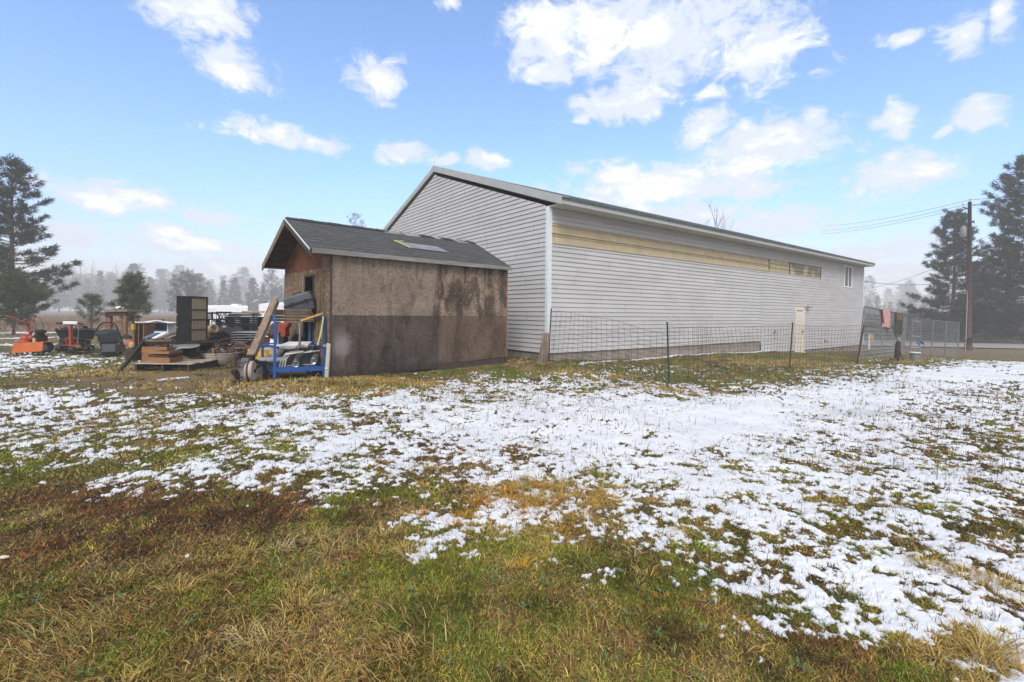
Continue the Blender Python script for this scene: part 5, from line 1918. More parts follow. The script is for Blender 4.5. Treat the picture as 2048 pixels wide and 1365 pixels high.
def white_tub():
    y = Yd('round_tub', 'wide dirty white round tub full of rusty scrap on the ground', 'tub', 444, 11.3)
    R = 35.5 * 11.3 / FP
    y.part('wall', MB().lathe([(R * .72, 0), (R * .88, .05), (R * .985, .19), (R, .27), (R * 1.03, .285), (R * 1.03, .305), (R * .97, .30), (R * .95, .19), (R * .84, .06), (R * .7, .03), (0, .03)], (0, 0, .01), (0, 0, 1), 40), 'tubwhite', smooth=True)
    y.part('rim_band', MB().lathe([(R * 1.005, .225), (R * 1.022, .235), (R * 1.005, .245)], (0, 0, .01), (0, 0, 1), 40), 'tubwhite')
    rr = random.Random(11)
    kinds = ['rust', 'blacksteel', 'plank', 'rust', 'darkwood', 'greymetal', 'maroon']
    labs = {'rust': 'rusty', 'blacksteel': 'dark steel', 'plank': 'grey-brown', 'darkwood': 'dark wooden', 'greymetal': 'grey metal', 'maroon': 'maroon'}
    for i in range(22):
        a, r_ = rr.uniform(0, 6.28), R * .75 * math.sqrt(rr.uniform(0, 1))
        c = Vector((r_ * math.cos(a), r_ * math.sin(a), .27 + .20 * (1 - r_ / R) + rr.uniform(0, .05)))
        d = Vector((rr.uniform(-1, 1), rr.uniform(-1, 1), rr.uniform(-.35, .45))).normalized()
        L = rr.uniform(.16, .36)
        k = kinds[i % len(kinds)]
        mb = MB()
        if i % 4 == 0:
            n_ = d.orthogonal().normalized()
            e_ = d.cross(n_)
            mb.tube([c + (n_ * math.cos(t) + e_ * math.sin(t)) * L * .35 for t in np.linspace(0, 5.2, 14)], .018, 6)
            w = 'bent hoop'
        elif i % 4 == 1:
            mb.tube([c - d * L / 2, c, c + d * L / 2 + Vector((0, 0, -.04))], .02, 7)
            w = 'pipe length'
        elif i % 4 == 2:
            mb.box(c, (L, L * .5, .018), d.to_track_quat('X', 'Z').to_matrix())
            w = 'plate'
        else:
            mb.bar(c - d * L / 2, c + d * L / 2, .055, .03)
            w = 'bar'
        mb.v = [tuple(V3(q) + y.O) for q in mb.v]
        face_obj('scrap_piece', mb, M[k], labs[k] + ' ' + w + ' in the scrap heap of the round tub', 'scrap metal', y.O + c, 'scrap pieces in the round tub')
    f = MB()
    f.lathe([(R * .92, .20), (R * .7, .32), (R * .35, .40), (0, .43)], (0, 0, 0), (0, 0, 1), 24)
    vs = []
    for q in f.v:
        k = .06 * (vnoise(np.array([q[0] * 9.]), np.array([q[1] * 9.]), 5)[0] - .5) * 2
        vs.append((q[0], q[1], q[2] + k))
    f.v = [tuple(V3(q) + y.O) for q in vs]
    tag(face_obj('scrap_filling', f, M['rust'], 'tangled brown rusty scrap filling the round tub', 'scrap metal', y.O), kind='stuff')
    # more scrap on the ground between tub and blue cart
    items = [(452, 694, 12.2, 'rust', 'plate', .60, 'rusty curved fender lying behind the round tub'), (508, 690, 11.6, 'maroon', 'plate', .45, 'dark red metal plate left of the blue cart'), (520, 697, 10.6, 'darkwood', 'bar', .7, 'dark beam lying behind the leaning plank foot'),
             (533, 704, 10.2, 'blacksteel', 'bar', .8, 'black steel bar slanting behind the blue cart'), (515, 712, 9.7, 'yellow', 'plate', .40, 'ochre yellow board behind the drawbar'), (538, 690, 10.7, 'maroon', 'box', .3, 'dark red crate behind the blue cart'),
             (499, 700, 11.2, 'plank', 'plate', .5, 'pale broken sheet behind the leaning plank'), (544, 683, 11.0, 'white', 'plate', .4, 'crumpled white sheet behind the blue cart'), (560, 688, 10.6, 'white', 'plate', .42, 'white sheet standing inside the gap beside the shed wall'),
             (470, 690, 12.0, 'blacksteel', 'hoop', .3, 'black steel hoop leaning on the tyres'), (486, 694, 11.9, 'rust', 'hoop', .26, 'rusty hoop beside the scrap tub'), (528, 712, 9.9, 'tubwhite', 'plate', .5, 'ochre stained flat sheet on the ground behind the cart')]
    for i, (px, py, Y, m, kd, L, lab) in enumerate(items):
        c = at(px, py, Y)
        mb = MB()
        rz = Matrix.Rotation(rr.uniform(-.5, .5), 3, 'Z') @ Matrix.Rotation(rr.uniform(.2, .9), 3, 'X') @ Matrix.Rotation(rr.uniform(-.3, .3), 3, 'Y')
        if kd == 'plate':
            mb.sheet(lambda u, v: c + rz @ Vector(((u - .5) * L, (v - .5) * L * .7, .10 * L * math.sin(u * 3.1) + .03 * math.sin(v * 7))), 8, 5)
        elif kd == 'bar':
            mb.bar(c + rz @ Vector((-L / 2, 0, 0)), c + rz @ Vector((L / 2, 0, 0)), .06, .05)
        elif kd == 'box':
            mb.box(c, (L, L, L * .6), rz)
        else:
            mb.tube([c + rz @ Vector((math.cos(t) * L, math.sin(t) * L, 0)) for t in np.linspace(0, 6.0, 20)], .02, 6)
        # settle to the ground if floating low
        o = face_obj('scrap_piece', mb, M[m], lab, 'scrap metal', c, 'scrap lying between the tub and the cart')
        if kd == 'plate':
            o.modifiers.new('solid', 'SOLIDIFY').thickness = .015
    zones = [(300, 348, 684, 694, 11.0, 11.8, 'under the near rail of the trestle'), (412, 470, 684, 700, 11.9, 12.6, 'in the heap behind the round tub'), (484, 546, 686, 712, 10.2, 11.4, 'in the heap between the tub and the blue cart'), (352, 408, 690, 716, 10.9, 11.5, 'in the dark under the tall cabinet')]
    for zi, (xa, xb, ya, yb, Ya, Yb, place) in enumerate(zones):
        for i in range(14):
            f = rr.uniform(0, 1)
            c = at(rr.uniform(xa, xb), yb + (ya - yb) * f, Ya + (Yb - Ya) * f)
            L = rr.uniform(.18, .55)
            m = ['rust', 'blacksteel', 'darkwood', 'wood', 'plank', 'blacksteel', 'rust', 'greymetal'][rr.randrange(8)]
            kd = rr.randrange(4)
            rz = Matrix.Rotation(rr.uniform(-1.2, 1.2), 3, 'Z') @ Matrix.Rotation(rr.uniform(-.3, .5), 3, 'Y') @ Matrix.Rotation(rr.uniform(-.5, .9), 3, 'X')
            mb = MB()
            if kd == 0:
                mb.bar(c + rz @ Vector((-L * .7, 0, 0)), c + rz @ Vector((L * .7, 0, 0)), rr.uniform(.03, .09), .03)
                w = 'bar'
            elif kd == 1:
                mb.box(c, (L * .7, L * .45, .02), rz)
                w = 'plate'
            elif kd == 2:
                mb.tube([c + rz @ Vector(((k / 9 - .5) * L * 1.4, .10 * math.sin(k * .7), .06 * math.sin(k * .5))) for k in range(10)], .018, 6)
                w = 'bent pipe'
            else:
                mb.box(c, (L * .55, L * .4, L * .32), rz)
                w = 'block'
            nm = {'wood': 'brown', 'plank': 'grey-brown', 'rust': 'rusty', 'blacksteel': 'black', 'darkwood': 'dark wooden', 'greymetal': 'grey metal'}[m]
            face_obj('scrap_piece', mb, M[m], '%s %s %s' % (nm, w, place), 'scrap metal' if m not in ('wood', 'plank', 'darkwood') else 'scrap wood', c, 'scrap ' + place, bevel=.003)
    hp = MB()
    def heap(u, v):
        q = at(440 + 130 * u, 700, 12.4 - 1.5 * v)
        h = .36 * math.sin(math.pi * min(1, v * 1.05)) * (.5 + .5 * math.sin(u * 5 + 1) ** 2) + .10 * (vnoise(np.array([u * 22.]), np.array([v * 12.]), 8)[0])
        q.z = g1(q.x, q.y) - .03 + h
        return q
    hp.sheet(heap, 44, 18)
    tag(face_obj('scrap_heap', hp, M['rust'], 'low tangled heap of rusty scrap behind the tub and cart', 'scrap metal', at(500, 715, 11.6)), kind='stuff')


def tyres():
    labs = ['worn black tyre leaning leftmost against the tyre row', 'worn black tyre second from the left in the leaning row', 'worn black tyre leaning in the middle of the row', 'worn black tyre at the right end of the leaning row']
    for i, (px, py, Y) in enumerate(((437, 676, 12.9), (449, 676, 12.75), (463, 676, 12.6), (480, 675, 12.5))):
        c = at(px, py, Y)
        t = thing('tyre', labs[i], 'tyre', c, math.radians(58 - 3 * i), 'old tyres leaning in a row')
        r, w = .30, .20
        ax = Vector((.86, 0, .5)).normalized()
        b = MB().lathe([(r * .60, -w * .42), (r * .70, -w * .5), (r * .92, -w * .5), (r, -w * .36), (r, w * .36), (r * .92, w * .5), (r * .70, w * .5), (r * .60, w * .42), (r * .66, 0), (r * .60, -w * .42)], (0, 0, 0), ax, 32)
        b.build('carcass', M['tyre'], t, True)
        k = MB()
        u = ax.orthogonal().normalized()
        v = ax.cross(u)
        for j in range(40):
            a = 2 * math.pi * j / 40
            q = u * math.cos(a) + v * math.sin(a)
            k.bar(q * r - ax * w * .36, q * r + ax * w * .36, .022, .016, up=tuple(q))
        k.build('tread', M['tyre'], t)


def cage():
    y = Yd('tubular_roll_frame', 'black tubular roll frame with white mudguards behind the tyres', 'frame', 428, 14.5)
    p = y.p
    for pts in (((406, 664, 0), (409, 645, 0), (412, 630, 0), (416, 626.5, 0), (424, 626, 0), (434, 627, 0), (438, 632, 0), (442, 650, .05), (446, 668, .1)), ((423, 660, .3), (425, 640, .2), (424, 627, .05))):
        y.part('hoop', MB().tube([p(*q) for q in pts], .026, 8), 'blacksteel', smooth=True)
    for a, b in (((409, 639, 0), (441, 640, 0)), ((410, 655, 0), (444, 657, .05))):
        y.part('cross_tube', MB().tube([p(*a), p(*b)], .022, 8), 'blacksteel')
    for a in (414.5, 427, 436):
        b = MB()
        y.slab(b, [(a - 3, 640), (a + 3.5, 640), (a + 3, 658), (a - 3, 658)], .05, .05)
        y.part('upright_panel', b, 'blackplastic' if a != 427 else 'white', bevel=.006)
    b = MB()
    b.box((p(428, 670).x, .2, p(428, 672).z / 2 + .0), (.55, .5, p(428, 668).z))
    y.part('chassis', b, 'blacksteel', bevel=.02)
    q = Yd('propane_cylinder', 'dirty white gas cylinder lying beside the tall cabinet', 'gas cylinder', 416, 12.3)
    p = q.p
    q.part('tank', MB().lathe([(0, -.26), (.09, -.25), (.145, -.19), (.15, 0), (.145, .12), (.1, .18), (.05, .2)], p(414, 666), (.75, -.3, .35), 20), 'white', smooth=True)
    q.part('collar', MB().lathe([(.10, .14), (.13, .15), (.13, .30), (.09, .32), (.07, .2)], p(414, 666), (.75, -.3, .35), 16), 'tan', smooth=True)
    q.part('cradle', MB().box((p(416, 668).x, 0, p(416, 674).z / 2), (.3, .3, p(416, 674).z)), 'darkwood')
    q = Yd('grey_canister', 'dented grey round canister on the tyres below the roll frame', 'canister', 448, 12.9, z=at(448, 663, 12.9).z)
    q.part('body', MB().lathe([(.0, -.1), (.08, -.1), (.09, -.06), (.09, .06), (.06, .11), (0, .11)], (0, 0, .06), (.8, -.5, .3), 14), 'greymetal', smooth=True)


def crate_mesh(w, d, h):
    b = MB()
    for sx in (-1, 1):
        for sy in (-1, 1):
            b.box((sx * (w / 2 - .012), sy * (d / 2 - .012), h / 2), (.024, .024, h))
    for z in (.015, h * .36, h * .68, h - .015):
        for sy in (-1, 1):
            b.box((0, sy * (d / 2 - .008), z), (w - .05, .012, .026))
        for sx in (-1, 1):
            b.box((sx * (w / 2 - .008), 0, z), (.012, d - .05, .026))
    n = 13
    for i in range(1, n):
        for sy in (-1, 1):
            b.box(((i / n - .5) * (w - .03), sy * (d / 2 - .010), h / 2), (.017, .008, h - .03))
        for sx in (-1, 1):
            b.box((sx * (w / 2 - .010), (i / n - .5) * (d - .03), h / 2), (.008, .012, h - .03))
    b.box((0, 0, .01), (w - .03, d - .03, .012))
    return b


def crates():
    y = Yd('work_bench', 'low brown bench under the black crates', 'bench', 492, 13.1)
    p = y.p
    zt = p(492, 663.5).z
    b = MB().box((0, .1, zt - .03), (1.05, .75, .05))
    y.part('top', b, 'darkwood')
    for sx in (-.48, 0, .48):
        for sy in (-.22, .42):
            y.part('leg', MB().box((sx, sy, zt / 2 - .03), (.07, .07, zt - .05)), 'darkwood')
    first = None
    w, d, h = .435, .38, .195
    k = 0
    names = ['lower left', 'lower right', 'upper left', 'upper right']
    for lvl in (0, 1):
        for sx in (-1, 1):
            if first is None:
                first = thing('plastic_crate', 'x', 'crate', (0, 0, 0), 0, 'black lattice crates on the bench')
                crate_mesh(w, d, h).build('lattice', M['blackplastic'], first)
                MB().tube([(-w / 2, -d / 2, h), (w / 2, -d / 2, h), (w / 2, d / 2, h), (-w / 2, d / 2, h)], .012, 6, True).build('rim', M['greenplastic'], first)
                q = first
            else:
                q = dup(first, (0, 0, 0), 0)
            q['label'] = '%s black lattice crate of the four on the bench' % names[k]
            q.location = y.O + Vector((sx * .222 - .03, random.uniform(-.02, .02), zt - .004 + lvl * (h + .012)))
            q.rotation_euler = (0, 0, random.uniform(-.05, .05))
            k += 1
    zc = zt + 2 * (h + .012) + .012
    f2 = None
    for i in range(3):
        o = Yd('stacking_stool', ['lowest', 'middle', 'topmost'][i] + ' black lattice stool in the stack beside the crates', 'stool', 447, 13.4, 'stacked black stools', z=at(447, 664 - 13.5 * i, 13.4).z)
        o.part('seat', MB().box((0, 0, .165), (.29, .28, .045)), 'blackplastic', bevel=.008)
        lat = MB()
        for j in range(5):
            for sy in (-.13, .13):
                lat.bar((-.13 + j * .065, sy, .0), (-.13 + ((j * 2) % 5) * .065, sy, .145), .014, .012)
        o.part('lattice', lat, 'blackplastic')
    bs = MB().box((0, 0, at(447, 664, 13.4).z / 2), (.3, .28, at(447, 664, 13.4).z - .3))
    q = Yd('wooden_block', 'dark wooden block under the stack of black stools', 'block', 447, 13.4)
    q.part('block', MB().box((0, 0, (at(447, 664, 13.4).z - q.O.z) / 2), (.3, .28, at(447, 664, 13.4).z - q.O.z - .004)), 'darkwood')
    for i, (a, b_, zz, dy, m, lab) in enumerate(((455, 519, 0, 0, 'greenplastic', 'dark green board lowest on the crates'), (459, 522, .034, .05, 'greenplastic', 'dark green board second on the crates'), (465, 518, .068, -.02, 'tpost', 'mossy green board on top of the crates'), (485, 528, .105, .02, 'tan', 'tan plank lying on top of the green boards'))):
        q, r = at(a, 631, 13.0 + dy), at(b_, 631, 13.1 + dy)
        q.z = r.z = y.O.z + zc + zz + .012
        if i == 2:
            q.z += .01
        face_obj('long_board', MB().bar(q, r, .22 - .03 * i, .028 if i < 3 else .05), M[m], lab, 'board', q, 'boards stacked on the crates', bevel=.003)
    s = Yd('metal_siding_stack', 'stack of grey corrugated metal sheets left of the blue cart', 'metal sheets', 514, 12.2)
    for i in range(8):
        z0 = .38 + i * .055
        c = MB().sheet(lambda u, v: Vector(((u - .5) * .95, (v - .5) * .7, z0 + .012 * math.sin(v * 40) + .01 * math.sin(u * 4 + i))), 6, 40)
        o = s.part('sheet', c, 'greymetal', smooth=True)
        o.modifiers.new('solid', 'SOLIDIFY').thickness = .012
    for sx in (-.35, .35):
        s.part('bearer', MB().box((sx, 0, .18), (.09, .66, .37)), 'darkwood')


def leaning_plank():
    q, r = at(502, 711, 8.62), at(551, 597, 9.35)
    d = (r - q).normalized()
    b = MB()
    b.bar(q, r, .090, .045, up=(0, -1, .35))
    n = d.cross(Vector((0, -1, .35))).normalized()
    t = thing('leaning_timber', 'long weathered boxed timber leaning up over the scrap left of the blue cart', 'timber', q)
    b.build('face_board', M['plank'], t, bevel=.004, world=True)
    up = n.cross(d).normalized()
    if up.y > 0:
        up = -up
    for sg in (-1, 1):
        MB().bar(q + n * .053 * sg - up * .03 + d * .02, r + n * .053 * sg - up * .03 - d * (.05 if sg > 0 else -.0), .022, .10, up=tuple(up)).build('side_board', M['wood' if sg < 0 else 'plank'], t, bevel=.003, world=True)
    MB().bar(q.lerp(r, .46) + n * -.085, q.lerp(r, .5) + n * -.01 + up * .03, .03, .012).build('splinter', M['tan'], t, world=True)


def engine():
    y = Yd('engine_block', 'grease-stained small engine with a round pale flywheel cover on the ground', 'engine', 489, 8.75)
    p = y.p
    b = MB()
    b.box((-.03, .1, .16), (.18, .26, .26)).box((-.045, .08, .32), (.15, .2, .12)).box((-.02, .12, .41), (.13, .15, .05))
    for i in range(6):
        b.box((-.045, .08, .265 + i * .022), (.18, .24, .007))
    y.part('block', b, 'aluminium', bevel=.01)
    b = MB().box((-.10, .02, .12), (.08, .16, .12)).tube([(-.1, -.06, .22), (-.13, -.09, .15), (-.09, -.1, .08)], .022, 8).lathe([(.04, 0), (.05, .03), (.05, .09), (0, .09)], (-.12, -.02, .20), (-.3, -.9, 0), 12)
    b.tube([(-.14, 0, .45), (-.155, -.03, .35), (-.14, -.02, .28)], .014, 6).box((-.02, 0, .02), (.26, .3, .04))
    y.part('carburettor', b, 'blacksteel', bevel=.004)
    f = MB().lathe([(.0, -.04), (.05, -.042), (.06, -.055), (.15, -.05), (.185, -.02), (.19, .05), (.17, .08), (0, .08)], (.075, .05, .20), (.97, .18, .05), 32)
    y.part('flywheel_cover', f, 'tubwhite', smooth=False)
    f = MB().lathe([(.19, .0), (.205, .008), (.205, .03), (.19, .036)], (.065, .05, .20), (.97, .18, .05), 32)
    y.part('cover_rim', f, 'rust')
    y.part('recoil_hub', MB().lathe([(.04, .07), (.035, .10), (0, .105)], (.075, .05, .20), (.97, .18, .05), 12), 'blacksteel')
    for (c, d) in (((-.02, -.05, .10), (0, -1, .2)), ((-.06, -.04, .28), (0, -1, .3)), ((.0, -.05, .05), (-.3, -1, 0))):
        y.part('bolt', MB().lathe([(.016, 0), (.016, .03), (0, .034)], c, d, 8), 'rust')
    h = Yd('tow_drawbar', 'black steel drawbar resting between the engine and the blue cart', 'drawbar', 520, 9.05)
    p = h.p
    h.part('beam', MB().bar(p(503, 722, -.1), p(549, 730, .1), .06, .06), 'blacksteel', bevel=.004)
    h.part('arm', MB().tube([p(508, 746, -.2), p(510, 738, -.15), p(516, 733, -.1), p(526, 730, 0)], .026, 8), 'blacksteel')
    h.part('bracket', MB().box(p(501, 715, -.1), (.14, .1, .10)).box(p(507, 724, -.1), (.10, .1, .09)), 'blacksteel', bevel=.006)
    q = p(529, 722, .1)
    h.part('leg', MB().bar(q, Vector((q.x + .01, q.y, .0)), .055, .06), 'rust', bevel=.004)


def blue_cart():
    z = g1(-4.4, 9.3)
    A = Vector((at(550, 700, 9.0).x, 9.0, z))
    e1 = Vector((.79, .36, 0))
    e2 = Vector((-.53, .56, 0))
    t = thing('blue_platform_cart', 'blue steel platform cart with tube handles beside the shed', 'cart', A)
    u, v = e1.normalized(), e2.normalized()
    zt = .20
    P = lambda a, b, h: e1 * a + e2 * b + Vector((0, 0, h))
    MB().prism([P(0, 0, zt - .02), P(1, 0, zt - .02), P(1, 1, zt - .02), P(0, 1, zt - .02)], (0, 0, .018)).build('platform', M['blue'], t)
    for a, b in ((P(0, 0, zt - .03), P(1, 0, zt - .03)), (P(0, 1, zt - .03), P(1, 1, zt - .03)), (P(0, 0, zt - .03), P(0, 1, zt - .03)), (P(1, 0, zt - .03), P(1, 1, zt - .03))):
        MB().bar(a, b, .03, .095).build('edge_rail', M['blue'], t, bevel=.004)
    top = at(550, 631, 9.0).z - z
    H2 = at(648, 632, 9.36).z - z
    def post(a, b, h, z0=.0):
        MB().bar(P(a, b, z0), P(a, b, h), .05, .05, up=(.79, .36, 0)).build('post', M['blue'], t, bevel=.006)
    post(0, 0, top - .05)
    post(0, 1, top - .12)
    post(1, 0, H2)
    post(1, 1, H2 - .05)
    for a in (0, 1):
        hh = top if a == 0 else H2
        MB().tube([P(a, 0, hh - .06), P(a, .06, hh - .015), P(a, .16, hh), P(a, .84, hh - .05), P(a, .95, hh - .07), P(a, 1, hh - .13)], .024, 8).build('handle_tube', M['blue'], t, True)
        MB().bar(P(a, .03, .62), P(a, .97, .60), .035, .04).build('cross_tube', M['blue'], t, bevel=.004)
    MB().bar(P(.03, 1, .63), P(.97, 1, .63), .03, .03).build('back_rail', M['blue'], t)
    for a, b in ((.08, .1), (.92, .9), (.92, .1), (.08, .9)):
        MB().lathe([(.055, -.02), (.055, .02)], P(a, b, .062), u, 14).build('caster', M['tyre'], t)
    MB().tube([P(1, .02, .62), P(1.0, -.05, .62)], .03, 8).build('tube_end', M['tubwhite'], t)
    Wd = lambda a, b, h: A + P(a, b, h)
    # load on the cart
    for i, (a, b, h, dv, L, r, lab) in enumerate(((.52, .28, zt + .10, (.30, -.92, -.18), .36, .062, 'short shiny duct pipe lying on the blue cart, near its middle'), (.98 - .1, .22, zt + .17, (.22, -.9, -.32), .34, .062, 'shiny duct pipe tipped forward at the right end of the blue cart'), (.10, .55, zt + .11, (.95, .25, .0), .50, .075, 'pale duct pipe lying along the left of the blue cart'), (.30, .7, zt + .26, (.4, .2, .9), .22, .06, 'upright short duct elbow on the blue cart'))):
        c = Wd(a, b, h)
        d = Vector(dv).normalized()
        o = thing('duct_pipe', lab, 'pipe', c, 0, 'duct pipes on the blue cart')
        b_ = MB().lathe([(r, -L / 2), (r, L / 2 - .02), (r * 1.04, L / 2 - .018), (r * 1.04, L / 2), (r * .94, L / 2), (r * .94, -L / 2)], (0, 0, 0), d, 28)
        b_.build('tube', M['galv'], o, True)
        MB().lathe([(r * 1.005, -.004), (r * 1.025, 0), (r * 1.005, .004)], d * (L * .2), d, 28).build('seam', M['galv'], o)
    for i, (a, b, h, lab) in enumerate(((.30, .35, zt, 'folded off-white chair left of the duct pipe on the cart'), (.68, .55, zt, 'folded off-white chair at the right of the blue cart'))):
        c = Wd(a, b, h)
        o = thing('folded_chair', lab, 'chair', c, math.radians(25 if i == 0 else -20), 'folded chairs on the blue cart')
        for j in range(3):
            MB().tube([(-.10 + j * .045, -.1, .01), (-.07 + j * .045, -.08, .16), (.02 + j * .04, -.02, .27), (.2 + j * .02, .05, .31)], .014, 6).build('frame_tube', M['tan' if False else 'tubwhite'], o, True)
        MB().box((.16, .05, .27), (.34, .26, .025), Matrix.Rotation(-.16, 3, 'Y')).build('seat', M['white'], o, bevel=.01)
        MB().bar((-.02, -.05, .02), (.28, .05, .03), .03, .018).build('stretcher', M['tubwhite'], o)
    c = Wd(.55, .5, zt + .40)
    o = thing('white_board', 'chalky white board lying flat on the folded chairs in the blue cart', 'board', c, .35)
    MB().prism([(-.28, -.16, 0), (.24, -.16, .01), (.30, .06, .05), (-.14, .14, .05)], (0, 0, .03)).build('board', M['white'], o, bevel=.004)
    MB().bar((-.28, -.165, -.01), (.24, -.165, .0), .02, .04).build('edge_strip', M['tubwhite'], o)
    # chrome chair frame hung on the cart
    c = at(577, 645, 9.25)
    o = thing('chair_frame', 'bare chrome tube chair frame standing up in the blue cart', 'chair frame', c)
    pts = [at(*q) - c for q in ((556, 650, 9.3), (555.5, 672, 9.3), (556, 690, 9.3), (562, 697, 9.27), (575, 698, 9.25), (590, 697, 9.22), (597.5, 690, 9.2), (599, 672, 9.2), (599.5, 648, 9.2), (597, 643, 9.2))]
    MB().tube(pts, .013, 8).build('front_loop', M['galv'], o, True)
    pts = [at(*q) - c for q in ((601.5, 655, 9.3), (601, 690, 9.3), (596, 696.5, 9.4))]
    MB().tube(pts, .013, 8).build('rear_leg', M['galv'], o, True)
    for yy in (652, 690):
        MB().box(at(599.5, yy, 9.2) - c, (.035, .035, .02)).build('bracket', M['greymetal'], o)
    MB().box(Wd(.86, .7, zt + .17) - c, (.3, .25, .33)).build('x', M['greyplastic'], None) if False else None
    g = Wd(.85, .72, zt)
    o = thing('grey_carton', 'dull grey square carton at the back right of the blue cart', 'carton', g, .4)
    MB().box((0, 0, .19), (.28, .22, .38)).build('body', M['greyplastic'], o, bevel=.01)
    MB().box((0, 0, .386), (.29, .23, .012)).build('flap', M['greymetal'], o)
    # yellow beam and faded strap
    a, b = at(601, 642, 9.15), at(646, 627, 9.3)
    face_obj('yellow_beam', MB().bar(a, b, .06, .035), M['yellow'], 'yellow painted beam lying slantwise on the cart handle', 'beam', a, bevel=.004)
    pts = [at(*q) for q in ((646.5, 633, 9.26), (645, 646, 9.25), (641, 668, 9.24), (636, 688, 9.22))]
    sb = MB()
    for i in range(3):
        sb.bar(pts[i], pts[i + 1], .028, .004, up=(0, -1, .1))
    pts2 = [at(*q) for q in ((646.5, 634, 9.28), (644.5, 660, 9.3), (643, 678, 9.3))]
    o = thing('tie_strap', 'faded yellow-green strap hanging from the cart handle', 'strap', pts[0])
    sb.build('webbing', M['strap'], o, world=True)
    MB().bar(pts2[0], pts2[1], .016, .004, up=(0, -1, .1)).bar(pts2[1], pts2[2], .016, .004, up=(0, -1, .1)).build('loose_tail', M['strap'], o, world=True)
    MB().box(pts[3], (.04, .02, .05)).build('hook', M['tubwhite'], o, world=True)
    # white board by the shed corner
    q = at(652.5, 756, 9.08)
    o = thing('leaning_board', 'narrow off-white board leaning at the front corner of the shed', 'board', Vector((q.x, q.y, g1(q.x, q.y))))
    MB().prism([(-.035, 0, .03), (.03, 0, .0), (.045, .05, .66), (-.02, .05, .68)], (.01, .03, 0)).build('board', M['tubwhite'], o, bevel=.003)
    MB().box((.0, .004, .2), (.06, .012, .02)).build('stain_strip', M['white'], o)


def tote_and_grates():
    zs = at(590, 643.5, 9.75).z
    base = None
    for i in range(4):
        c = at(586 - i * 1.5, 640, 9.75)
        c.z = zs + .002 + i * .062
        lab = ['bottom', 'second', 'third', 'top'][i] + ' rusty open grate in the stack below the grey case'
        if base is None:
            base = o = thing('metal_grate', lab, 'grate', c, .38, 'stacked grates below the grey case')
            L, Wd, h = .80, .36, .056
            b = MB()
            for k in range(15):
                xx = -L / 2 + L * k / 14
                b.box((xx, 0, h / 2), (.006, Wd, h))
            for k in range(7):
                yy = -Wd / 2 + Wd * k / 6
                b.box((0, yy, h - .01), (L, .006, .018)).box((0, yy, .01), (L, .006, .012))
            b.build('lattice', M['plank'], o)
            MB().tube([(-L / 2, -Wd / 2, h / 2), (L / 2, -Wd / 2, h / 2), (L / 2, Wd / 2, h / 2), (-L / 2, Wd / 2, h / 2)], .008, 6, True).build('frame', M['rust'], o)
            MB().box((-.12, 0, h / 2), (L * .55, Wd - .04, .02)).build('inner_tray', M['tubwhite'], o)
        else:
            o = dup(base, c, .38 + random.uniform(-.05, .05), None, lab)
    # slats reaching left from the grates
    for i, (a, b, py, lab) in enumerate(((538, 585, 626, 'pale long slat on top of the grates reaching left'), (536, 580, 634, 'pale long slat between the grates reaching left'))):
        q, r = at(a, py, 9.6), at(b, py - 1, 9.85)
        face_obj('long_board', MB().bar(q, r, .12, .03), M['tubwhite' if i else 'plank'], lab, 'slat', q, bevel=.003)
    # the grey moulded case
    c = at(607, 622, 9.85)
    t = thing('storage_case', 'grey hard plastic lidded case tipped on the grates by the shed door', 'case', c, .22)
    Rt = Matrix.Rotation(-.32, 3, 'Y') @ Matrix.Rotation(.10, 3, 'X')
    L, Wd = .58, .40
    def shell(z0, z1, t0, t1):
        vs = []
        for z, k in ((z0, t0), (z1, t1)):
            for sx, sy in ((-1, -1), (1, -1), (1, 1), (-1, 1)):
                vs.append(Rt @ Vector((sx * L / 2 * k, sy * Wd / 2 * k, z)))
        return MB().add(vs, [(3, 2, 1, 0), (4, 5, 6, 7), (0, 1, 5, 4), (1, 2, 6, 5), (2, 3, 7, 6), (3, 0, 4, 7)])
    shell(-.02, .185, .90, .98).build('body', M['greyplastic'], t, bevel=.02)
    shell(.19, .36, 1.0, .86).build('lid', M['greyplastic'], t, bevel=.03)
    rb = MB()
    cor = [Rt @ Vector((sx * L / 2 * 1.01, sy * Wd / 2 * 1.02, .187)) for sx, sy in ((-1, -1), (1, -1), (1, 1), (-1, 1))]
    rb.tube(cor, .014, 6, True)
    rb.build('rim', M['binplastic'], t)
    for sx in (-.12, .15):
        MB().box(Rt @ Vector((sx, -Wd / 2 * 1.0 - .008, .19)), (.05, .02, .07), Rt).build('latch', M['binplastic'], t, bevel=.004)
    MB().box(Rt @ Vector((-L / 2 * .97 - .004, -.05, .24)), (.012, .07, .08), Rt).build('sticker', M['bluepan'], t)
    MB().tube([Rt @ Vector((-.08, 0, .36)), Rt @ Vector((-.06, 0, .385)), Rt @ Vector((.06, 0, .385)), Rt @ Vector((.08, 0, .36))], .012, 6).build('handle', M['binplastic'], t)
    # red machine behind the cart
    y = Yd('red_compressor', 'orange-red machine with a curved guard behind the blue cart', 'machine', 560, 10.5)
    p = y.p
    b = MB()
    y.slab(b, [(556, 648), (568, 645), (575, 646), (576, 652), (570, 658), (571, 672), (567, 676), (562, 668), (556, 666)], 0, .22)
    y.part('guard', b, 'redpaint', bevel=.02)
    y.part('tank', MB().lathe([(0, -.2), (.1, -.18), (.12, -.1), (.12, .12), (.08, .2), (0, .21)], p(552, 662, .2), (.3, .5, .8), 16), 'rust', smooth=True)
    y.part('frame', MB().box((p(562, 690, .12).x, .12, p(562, 674).z / 2), (.22, .2, p(562, 674).z)), 'blacksteel')
    y.part('wheel', MB().lathe([(.05, -.03), (.12, -.03), (.13, 0), (.12, .03), (.05, .03)], p(594, 680, -.2), (.7, -.7, 0), 20), 'tyre')


